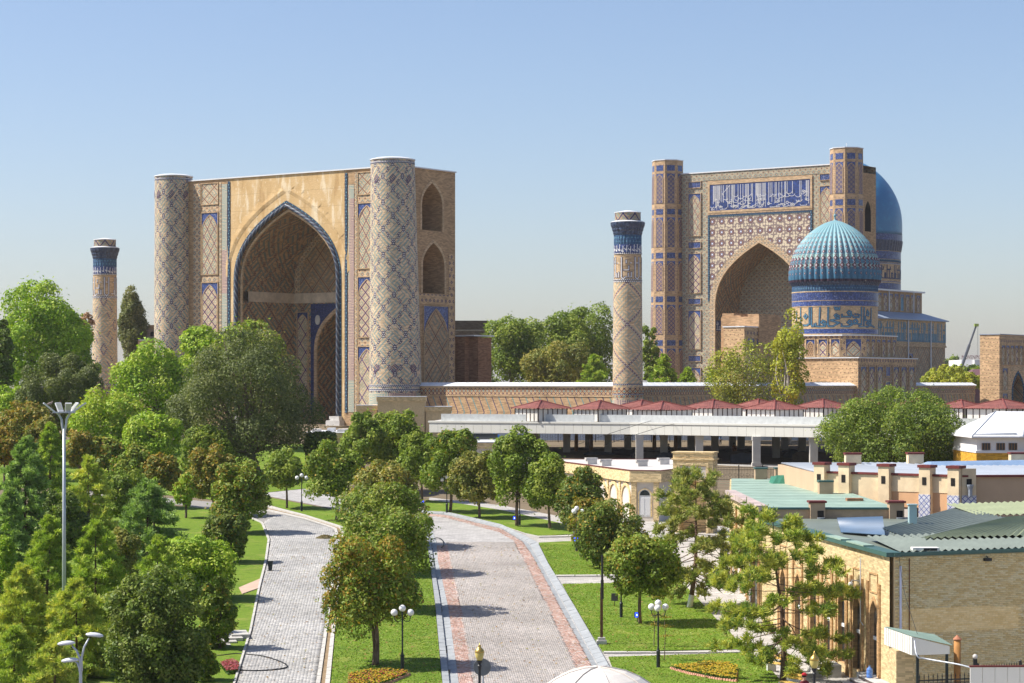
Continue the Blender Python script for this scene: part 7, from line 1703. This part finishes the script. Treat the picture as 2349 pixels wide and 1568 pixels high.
# flower beds
YF = [(.55, .40, .03), (.55, .33, .03), (.50, .42, .05)]; RF = [(.36, .05, .06), (.45, .16, .16), (.32, .06, .09)]; GF = [(.06, .14, .02), (.09, .18, .03), (.05, .11, .02)]
def bed(label, pts, cols, n, edge=True):
    W = [Vector(gp(p_, .06)) for p_ in pts]; c0 = sum(W, Vector())/len(W); T = thing('flower_bed', label, 'flower bed', c0)
    rg = np.random.default_rng(n); poly = [(v.x, v.y) for v in W]; x = rg.uniform(min(v.x for v in W), max(v.x for v in W), n*4); y = rg.uniform(min(v.y for v in W), max(v.y for v in W), n*4); k = inpoly(x, y, poly); x, y = x[k][:n], y[k][:n]; m_ = len(x)
    z = .0356*y-3.49+.06-c0.z; e = np.stack([x-c0.x, y-c0.y, z], 1)
    d = e.copy(); d[:, 2] += rg.random(m_)*.16; nn = unit(rdir(rg, m_)+np.array([0, 0, .8])); P_ = np.array(GF); o = link('foliage', leaf_mesh('foliage', d, nn, .055, .03, P_[rg.integers(0, 3, m_)]*rg.uniform(.7, 1.3, (m_, 1)), mLeaf, rg), T); put(o, kind='stuff')
    s = rg.random(m_) < .42; d = e[s].copy(); f = len(d); d[:, 2] += .17+rg.random(f)*.06; nn = unit(rdir(rg, f)*.4+np.array([0, 0, 1.])); P_ = np.array(cols); o = link('blossom', leaf_mesh('blossom', d, nn, .05, .045, P_[rg.integers(0, len(cols), f)], mLeaf, rg), T); put(o, kind='stuff')
    if edge:
        s = MB(); s.box(-.055, .055, -.03, .03, -.06, .09); me = s.mesh('edging_brick', M_plain('pink_edging', (.50, .25, .17), .8, .2, 3)) 
        for a, b in zip(W, W[1:]+W[:1]):
            L = (b-a).length; k = max(1, int(L/.13))
            for i in range(k): v = a.lerp(b, (i+.5)/k)-c0; link('edging_brick', me, T, v, (.5, .3, math.atan2((b-a).y, (b-a).x)))
    return T
bed('yellow flower bed with red fringe at the foot of the median lawn', [(800, 1556), (845, 1548), (890, 1546), (942, 1552), (905, 1568), (860, 1582), (800, 1582)], YF+[RF[0]], 2600)
bed('long pointed yellow flower bed on the front right lawn', [(1537, 1538), (1590, 1533), (1620, 1528), (1668, 1530), (1692, 1538), (1690, 1568), (1640, 1562), (1580, 1550)], YF, 3200)
bed('pink and red flower clump beside the left road', [(505, 1532), (530, 1524), (548, 1530), (546, 1548), (520, 1552)], RF, 1200, False)
# bowls with shrubs and yellow benches along the right walk
for i, (lab, px, py, s_) in enumerate((('white bowl planter with green shrub farthest along the right walk', 1766, 1520, 1.0), ('middle white bowl planter with green shrub by the yellow benches', 1804, 1540, .9), ('nearest white bowl planter with green shrub at the bottom edge', 1826, 1578, 1.05))):
    p = G(px, py); T = thing('bowl_planter', lab, 'planter', p, 0, 'bowl planters along the right walk'); q = MB(); q.lathe([(.16*s_, 0), (.2*s_, .04), (.22*s_, .1), (.36*s_, .3), (.38*s_, .4), (.33*s_, .4), (.30*s_, .34)], 18); q.build('bowl', mWh, T, smooth=True)
    rg = np.random.default_rng(i+5); n = 900; c_ = rdir(rg, n)*rg.random((n, 1))**.35*np.array([.36, .36, .26])*s_+np.array([0, 0, .52*s_]); P_ = np.array(GF); me = leaf_mesh('shrub', c_, unit(rdir(rg, n)+np.array([0, 0, .6])), .05, .03, P_[rg.integers(0, 3, n)]*rg.uniform(.7, 1.3, (n, 1)), mLeaf, rg); link('shrub', me, T)
mYw = M_plain('yellow_bench_wood', (.58, .38, .10), .6, .15, 3)
for lab, px, py in (('yellow slatted bench between the two farther planters', 1783, 1545), ('yellow slatted bench beside the nearest planter', 1812, 1590)):
    p = G(px, py); T = thing('park_bench', lab, 'bench', p, math.radians(-62), 'yellow benches by the right walk')
    for k in range(3): q = MB(); q.box(-.6, .6, -.2+k*.14, -.09+k*.14, .42, .45); q.build('seat_slat', mYw, T)
    for k in range(2): q = MB(); q.box(-.6, .6, .22, .25, .58+k*.14, .68+k*.14); q.build('back_slat', mYw, T)
    for sx in (-.5, .5): q = MB(); q.box(sx-.04, sx+.04, -.2, .26, 0, .42); q.box(sx-.03, sx+.03, .25, .28, .3, .82); q.build('leg', mWh, T)
# saplings on the right lawns
for lab, px, py, h_, sd in (('thin sapling with wispy leaves left of the four globe lamp', 1500, 1486, 2.5, 3), ('thin sapling with wispy leaves right of the four globe lamp', 1524, 1518, 2.6, 4)):
    p = G(px, py); T = thing('sapling', lab, 'sapling', p, 0, 'wispy saplings by the near lamp'); q = MB(); q.tube([(0, 0, 0), (.04, 0, h_*.5), (-.03, 0, h_)], [.022, .016, .008], 6); q.build('trunk', mBark, T)
    rg = np.random.default_rng(sd); n = 260; lv = rg.integers(0, 4, n); c_ = np.stack([rg.normal(0, .16, n), rg.normal(0, .16, n), h_*(.45+.17*lv)+rg.normal(0, .03, n)], 1); P_ = np.array(PAL['rust']+PAL['olive']); link('crown', leaf_mesh('crown', c_, unit(rdir(rg, n)+np.array([0, 0, 1.])), .05, .03, P_[rg.integers(0, len(P_), n)], mLeaf, rg), T)
# ------------------------------------------------------------------ things in front of the brick shop
mSteel = M_plain('ivory_air_conditioner', (.70, .69, .65), .5, .05)
p = G(1895, 1512); T = thing('air_conditioner', 'ivory outdoor air conditioner unit on the walk by the shop wall', 'air conditioner', p, math.radians(-78)); q = MB(); q.box(-.4, .4, -.16, .16, .05, .62); q.build('casing', mSteel, T); q = MB(); q.lathe([(.22, -.01), (.23, .0), (.20, .015)], 20); q.build('fan_grille', mPoleG, T, (-.1, -.165, .34), (math.pi/2, 0, 0)); q = MB(); q.tube([(.42, .0, .2), (.55, .02, .25), (.6, .1, .05)], .025, 6); q.build('hose', mBlack, T)
mGran = M_plain('dark_red_granite', (.075, .045, .038), .35, .5, 9, .5); mTread = M_plain('pale_granite_tread', (.50, .49, .47), .6, .12, 3)
T = thing('shop_steps', 'broad granite steps with pale treads leading up to the shop doors', 'steps', (13.6, 92.2, gz(92)))
for k in range(5):
    q = MB(); q.rbox((.32*k, -.25+.02*k), .16+.02, 2.2-.22*k, -.4, .15*(k+1), .115); s_ = q.build('riser', mGran, T); q = MB(); q.rbox((.32*k, -.25+.02*k), .19, 2.23-.22*k, .15*(k+1), .15*(k+1)+.035, .115); q.build('tread', mTread, s_)
q = MB(); q.rbox((1.75, .0), .42, 2.4, -.4, .76, .115); q.build('landing', mTread, T)
T = thing('side_steps', 'short cream stone steps beside the air conditioner', 'steps', (12.9, 97.6, gz(97)))
for k in range(3): q = MB(); q.rbox((.35*k, 0), .19, .65, -.3, .18*(k+1), .1); q.build('step', mKerbW, T)
q = MB(); q.rbox((1.1, 0), .3, .7, -.3, .56, .1); q.build('landing', mKerbW, T)
p = P(1995, 1540, 92.3); T = thing('water_jug', 'translucent blue water cooler jug on the shop landing', 'jug', (p.x, p.y, gz(92)+.80)); q = MB(); q.lathe([(.12, 0), (.135, .02), (.135, .12), (.125, .135), (.135, .15), (.135, .27), (.125, .285), (.135, .3), (.12, .37), (.05, .43), (.045, .48)], 18); q.build('bottle', M_plain('blue_polycarbonate', (.10, .22, .55), .2, .1, 4, .5), T, smooth=True); q = MB(); q.lathe([(.05, .46), (.05, .5)], 12); q.build('cap', mBlueRoof, T)
# porch roof, iron gate, rusty flue and cream hoarding in the lower right corner
T = thing('gate_porch', 'cream sheet porch roof over the iron gate in the lower right corner', 'porch', (15.3, 85, gz(85))); zo = gz(85); zt = 3.1-zo
q = MB(); q.hexa([(-.5, 3.4, zt-.68), (0, 0, zt-.70), (.05, .02, zt-.70), (-.45, 3.42, zt-.68), (-.5, 3.4, zt), (0, 0, zt), (.05, .02, zt), (-.45, 3.42, zt)]); q.build('side_fascia', mFascia, T)
for k in range(12): t = k/12; q = MB(); q.tube([(-.5*t-.012, 3.4*t, zt-.68), (-.5*t-.012, 3.4*t, zt)], .012, 4); q.build('fascia_rib', mFascia, T)
q = MB(); q.hexa([(0, 0, zt-.70), (1.55, .6, zt-.72), (1.55, .65, zt-.72), (0, .05, zt-.70), (0, 0, zt), (1.55, .6, zt-.42), (1.55, .65, zt-.42), (0, .05, zt)]); q.build('front_fascia', mFascia, T)
corr('porch_roof', [(0, 0, zt+.03), (-.5, 3.4, zt+.03), (1.6, 4.0, zt-.35), (1.65, .6, zt-.38)], mPaleGreen, T, .2, .02)
q = MB(); q.box(-.35, .35, 1.5, 3.2, -.3, zt-.7); q.build('brick_pier', mClinkWall, T); q = MB(); q.box(.18, .28, .1, .2, -.3, zt-.7); q.build('post', mDarkGreen, T); q = MB(); q.box(1.4, 1.5, .6, .7, -.3, zt-.7); q.build('post', mDarkGreen, T)
T = thing('iron_gate', 'black wrought iron gate with curled bars under the cream porch', 'gate', (15.55, 85.1, gz(85)), math.radians(16))
for k in range(13):
    q = MB(); x = .06+k*.19; q.box(x-.012, x+.012, -.012, .012, .1, 2.0); q.tri((x-.03, 0, 2.0), (x+.03, 0, 2.0), (x, 0, 2.16)); q.build('bar', mBlack, T)
for z in (.15, 1.55, 1.88): q = MB(); q.box(0, 2.4, -.02, .02, z-.025, z+.025); q.build('rail', mBlack, T)
s = MB(); s.tube([(.085*math.cos(t)*(1-t/14), 0, .085*math.sin(t)*(1-t/14)) for t in np.linspace(0, 9, 22)], .012, 4); me = s.mesh('scroll', mBlack)
for k in range(12): link('scroll', me, T, (.155+k*.19, 0, 1.72))
s = MB(); s.tube([(-.09, 0, .2), (-.09, 0, .9), (-.03, 0, 1.05), (-.03, 0, 1.5)], .012, 4); s.tube([(.09, 0, .2), (.09, 0, .9), (.03, 0, 1.05), (.03, 0, 1.5)], .012, 4); me = s.mesh('bent_bar', mBlack)
for k in range(6): link('bent_bar', me, T, (.25+k*.38, -.02, 0))
p = Vector((XAT(2196, 87), 87, gz(87))); T = thing('rusty_flue', 'rusty orange flue pipe with pointed cap beside the iron gate', 'flue', p); zt = ZAT(1468, 87)-gz(87); q = MB(); q.tube([(0, 0, -.2), (0, 0, zt)], .135, 14); q.build('pipe', M_plain('rust_orange', (.36, .17, .05), .7, .35, 2.5), T, smooth=True); q = MB(); q.lathe([(.17, zt), (.17, zt+.03), (.02, zt+.18)], 14); q.build('cap', M_plain('rust_cap', (.38, .16, .09), .7, .2), T)
T = thing('cream_hoarding', 'cream panelled fence top at the lower right edge', 'fence', (XAT(2225, 80), 80, gz(80)), .02); zt = ZAT(1531, 80)-gz(80)
s = MB(); s.box(.006, .44, -.03, .03, 0, zt); me = s.mesh('fence_panel', mFascia)
for k in range(9): link('fence_panel', me, T, (.45*k, 0, 0))
q = MB(); q.box(-.02, 4.1, -.05, .05, zt, zt+.06); q.build('capping', mMaroon, T)
T = thing('gate_post', 'black iron post with grey stone ball near the cream hoarding', 'post', (XAT(2237, 88), 88, gz(88))); zt = ZAT(1512, 88)-gz(88); q = MB(); q.box(-.07, .07, -.07, .07, -.2, zt); q.build('shaft', mBlack, T); q = MB(); q.sphere((0, 0, zt+.09), .1, 12, 8); q.build('ball', mMarble, T, smooth=True)
T = fence('spiked black iron fence behind the cream hoarding', (XAT(2243, 88), 88), (XAT(2380, 89.5), 89.5), ZAT(1535, 88)-gz(88), gz(88), .13); s = MB(); s.lathe([(.014, 0), (.02, .06), (.003, .16)], 5); me = s.mesh('spike', mBlack)
for k in range(18): link('spike', me, T, (.13*(k+.5), 0, ZAT(1535, 88)-gz(88)))
cable('overhead_cable', 'twisted grey cable crossing in front of the iron gate', [P(2098, 1470, 84.5), P(2104, 1505, 84), P(2125, 1512, 84), P(2200, 1525, 83), P(2240, 1536, 82)], .03, mPoleG, 'cable')
cable('overhead_cable', 'thin black wire from the shop eave down to the porch roof', [P(2062, 1275, 90.6), P(2075, 1360, 90), P(2106, 1460, 87)], .01, mBlack, 'wire')
# ------------------------------------------------------------------ people
def person(label, p, h, top, trousers, skin, hair, cap=None, rot=0.0, arm=.2):
    T = thing('person', label, 'person', p, rot); s = h/1.7
    # torso, limbs and head grown from one skeleton
    V = [(0, 0, .92), (0, 0, 1.15), (0, 0, 1.38), (0, .01, 1.48), (0, .0, 1.60), (-.10, 0, .86), (-.11, -.02, .48), (-.11, .02, .09), (-.11, -.13, .04), (.10, 0, .86), (.11, -.05, .48), (.11, .03, .09), (.11, -.12, .04), (-.18, 0, 1.37), (-.25, .0, 1.10), (-.24, -arm, .88), (-.23, -arm-.09, .82), (.18, 0, 1.37), (.25, .02, 1.10), (.24, -arm*.6, .86), (.23, -arm*.6-.07, .79), (0, -.02, 1.68)]
    E = [(0, 1), (1, 2), (2, 3), (3, 4), (4, 21), (0, 5), (5, 6), (6, 7), (7, 8), (0, 9), (9, 10), (10, 11), (11, 12), (2, 13), (13, 14), (14, 15), (15, 16), (2, 17), (17, 18), (18, 19), (19, 20)]
    rad = [.15, .14, .15, .055, .085, .095, .062, .045, .045, .095, .062, .045, .045, .075, .05, .036, .035, .075, .05, .036, .035, .06]
    me = bpy.data.meshes.new('body'); me.from_pydata([(x*s, y*s, z*s) for x, y, z in V], E, []); ob = bpy.data.objects.new('body', me); col.objects.link(ob)
    md = ob.modifiers.new('Skin', 'SKIN'); me.skin_vertices[0].data[0].use_root = True
    for i, r in enumerate(rad): me.skin_vertices[0].data[i].radius = (r*s*(.85 if i < 3 else 1), r*s*(.62 if i < 3 else 1))
    ob.modifiers.new('Sub', 'SUBSURF').levels = 1; bpy.context.view_layer.update()
    m2 = bpy.data.meshes.new_from_object(ob.evaluated_get(bpy.context.evaluated_depsgraph_get())); bpy.data.objects.remove(ob, do_unlink=True)
    for m_ in (top, trousers, skin): m2.materials.append(m_)
    for pl in m2.polygons: z = pl.center.z/s; ax = abs(pl.center.x)/s; pl.material_index = 2 if (z > 1.47 or (ax > .19 and z < .92)) else (1 if z < .92 else 0); pl.use_smooth = True
    link('body', m2, T)
    q = MB(); q.sphere((0, .015*s, 1.665*s), .102*s, 12, 8, 1.05); q.v = [v for v in q.v]; hh = q.build('hair', hair, T, smooth=True); hh.scale = (1, 1, 1)
    if cap: q = MB(); q.lathe([(.108*s, 1.68*s), (.105*s, 1.74*s), (.06*s, 1.785*s), (.005, 1.79*s)], 14); q.build('cap', cap, T, smooth=True)
    return T
mSkin = M_plain('skin', (.42, .24, .16), .6, .05); mHair = M_plain('black_hair', (.012, .010, .010), .6, .2); pc = lambda n, c_: M_plain(n, c_, .85, .15, 3)
person('person in red headscarf and dark coat at the bottom edge by the planters', (XAT(1845, 88.0), 88.0, gz(88)), 1.62, pc('dark_red_coat', (.16, .02, .03)), pc('dark_skirt', (.02, .02, .025)), mSkin, mHair, pc('red_scarf', (.42, .02, .03)), .4)
person('person in orange clothing standing in the shade of the bazaar', (XAT(1684, 243), 243, gz(225)+.06), 1.68, pc('orange_dress', (.40, .17, .06)), pc('orange_skirt', (.36, .15, .06)), mSkin, mHair, None, .2)
person('person in black standing by the stalls left of the street portal', (XAT(1534, 238), 238, gz(225)+.06), 1.72, pc('black_jacket', (.02, .02, .022)), pc('black_trousers', (.018, .018, .02)), mSkin, mHair, None, -.3)
person('person in blue shirt walking beyond the bazaar piers', (XAT(1652, 258), 258, gz(250)), 1.72, pc('blue_shirt', (.12, .2, .36)), pc('grey_trousers', (.1, .1, .11)), mSkin, mHair, None, .8)

# ------------------------------------------------------------------ grass blades on the near lawns and fallen leaves
def scatter(name, label, polys, n, mk, ymax=150):
    P0 = []; rg = np.random.default_rng(77)
    for pts in polys:
        poly = [gp(q_)[:2] for q_ in pts]; xs = [q_[0] for q_ in poly]; ys = [q_[1] for q_ in poly]; ar = (max(xs)-min(xs))*(min(max(ys), ymax)-min(ys))
        if ar <= 0: continue
        m_ = int(n*ar); x = rg.uniform(min(xs), max(xs), m_); y = rg.uniform(min(ys), min(max(ys), ymax), m_); k = inpoly(x, y, poly); P0.append(np.stack([x[k], y[k]], 1))
    xy = np.concatenate(P0); return xy, rg
xy, rg = scatter('', '', LAWN, 90, None); n = len(xy); z = .0356*np.clip(xy[:, 1], 80, 300)-3.49+.06
a = rg.random(n)*2*math.pi; hgt = rg.uniform(.012, .040, n); w = rg.uniform(.015, .04, n); dx, dy = np.cos(a)*w, np.sin(a)*w; lx, ly = rg.normal(0, .035, n), rg.normal(0, .035, n)
V = np.empty((n, 4, 3)); V[:, 0] = np.stack([xy[:, 0]-dx, xy[:, 1]-dy, z], 1); V[:, 1] = np.stack([xy[:, 0]+dx, xy[:, 1]+dy, z], 1); V[:, 2] = np.stack([xy[:, 0]+dx*.6+lx, xy[:, 1]+dy*.6+ly, z+hgt], 1); V[:, 3] = np.stack([xy[:, 0]-dx*.6+lx, xy[:, 1]-dy*.6+ly, z+hgt], 1)
me = quads('grass', V.reshape(-1, 3), np.arange(n*4).reshape(-1, 4), mLeaf); pg = np.array([(.17, .28, .024), (.21, .32, .035), (.14, .24, .02), (.28, .32, .06), (.13, .22, .018)]); ck = (np.sin(xy[:, 0]*1.7+np.sin(xy[:, 1]*.9)*2)+np.sin(xy[:, 1]*1.3+xy[:, 0]*.6))*.10+1
setcol(me, pg[rg.integers(0, 5, n)]*ck[:, None]*rg.uniform(.8, 1.2, (n, 1))); put(link('grass', me), 'short mown grass blades on the near lawns', 'grass', kind='stuff')
LR = [(775, 1240), (765, 1300), (745, 1440), (725, 1568), (545, 1568), (580, 1450), (600, 1350), (615, 1290), (622, 1240)]
xy, rg = scatter('', '', LAWN+[LR, GLi[::-1]+PRo[4:]], 1.6, None); n = len(xy); z = .0356*np.clip(xy[:, 1], 80, 300)-3.49+.09
c_ = np.stack([xy[:, 0], xy[:, 1], z+rg.uniform(0, .03, n)], 1); me = leaf_mesh('fallen_leaves', c_, unit(rdir(rg, n)*.4+np.array([0, 0, 1.])), .07, .045, np.array([(.30, .16, .05), (.35, .22, .07), (.22, .12, .05), (.30, .27, .08)])[rg.integers(0, 4, n)], mLeaf, rg); put(link('fallen_leaves', me), 'scattered brown fallen leaves on lawns and paving', 'leaves', kind='stuff')
# ------------------------------------------------------------------ the hazy air
def haze(density):
    q = MB(); q.box(-4000, 4000, -70, 6000, -2.0, 64.0); o = q.build('haze', None); put(o, kind='stuff')
    m_ = bpy.data.materials.new('hazy_air'); m_.use_nodes = True; nt = m_.node_tree; nt.nodes.clear()
    out = nt.nodes.new('ShaderNodeOutputMaterial'); v = nt.nodes.new('ShaderNodeVolumePrincipled')
    v.inputs['Color'].default_value = (.96, .94, .93, 1); v.inputs['Density'].default_value = density; v.inputs['Anisotropy'].default_value = .25
    nt.links.new(v.outputs[0], out.inputs['Volume']); o.data.materials.append(m_); return o
haze(.00009)
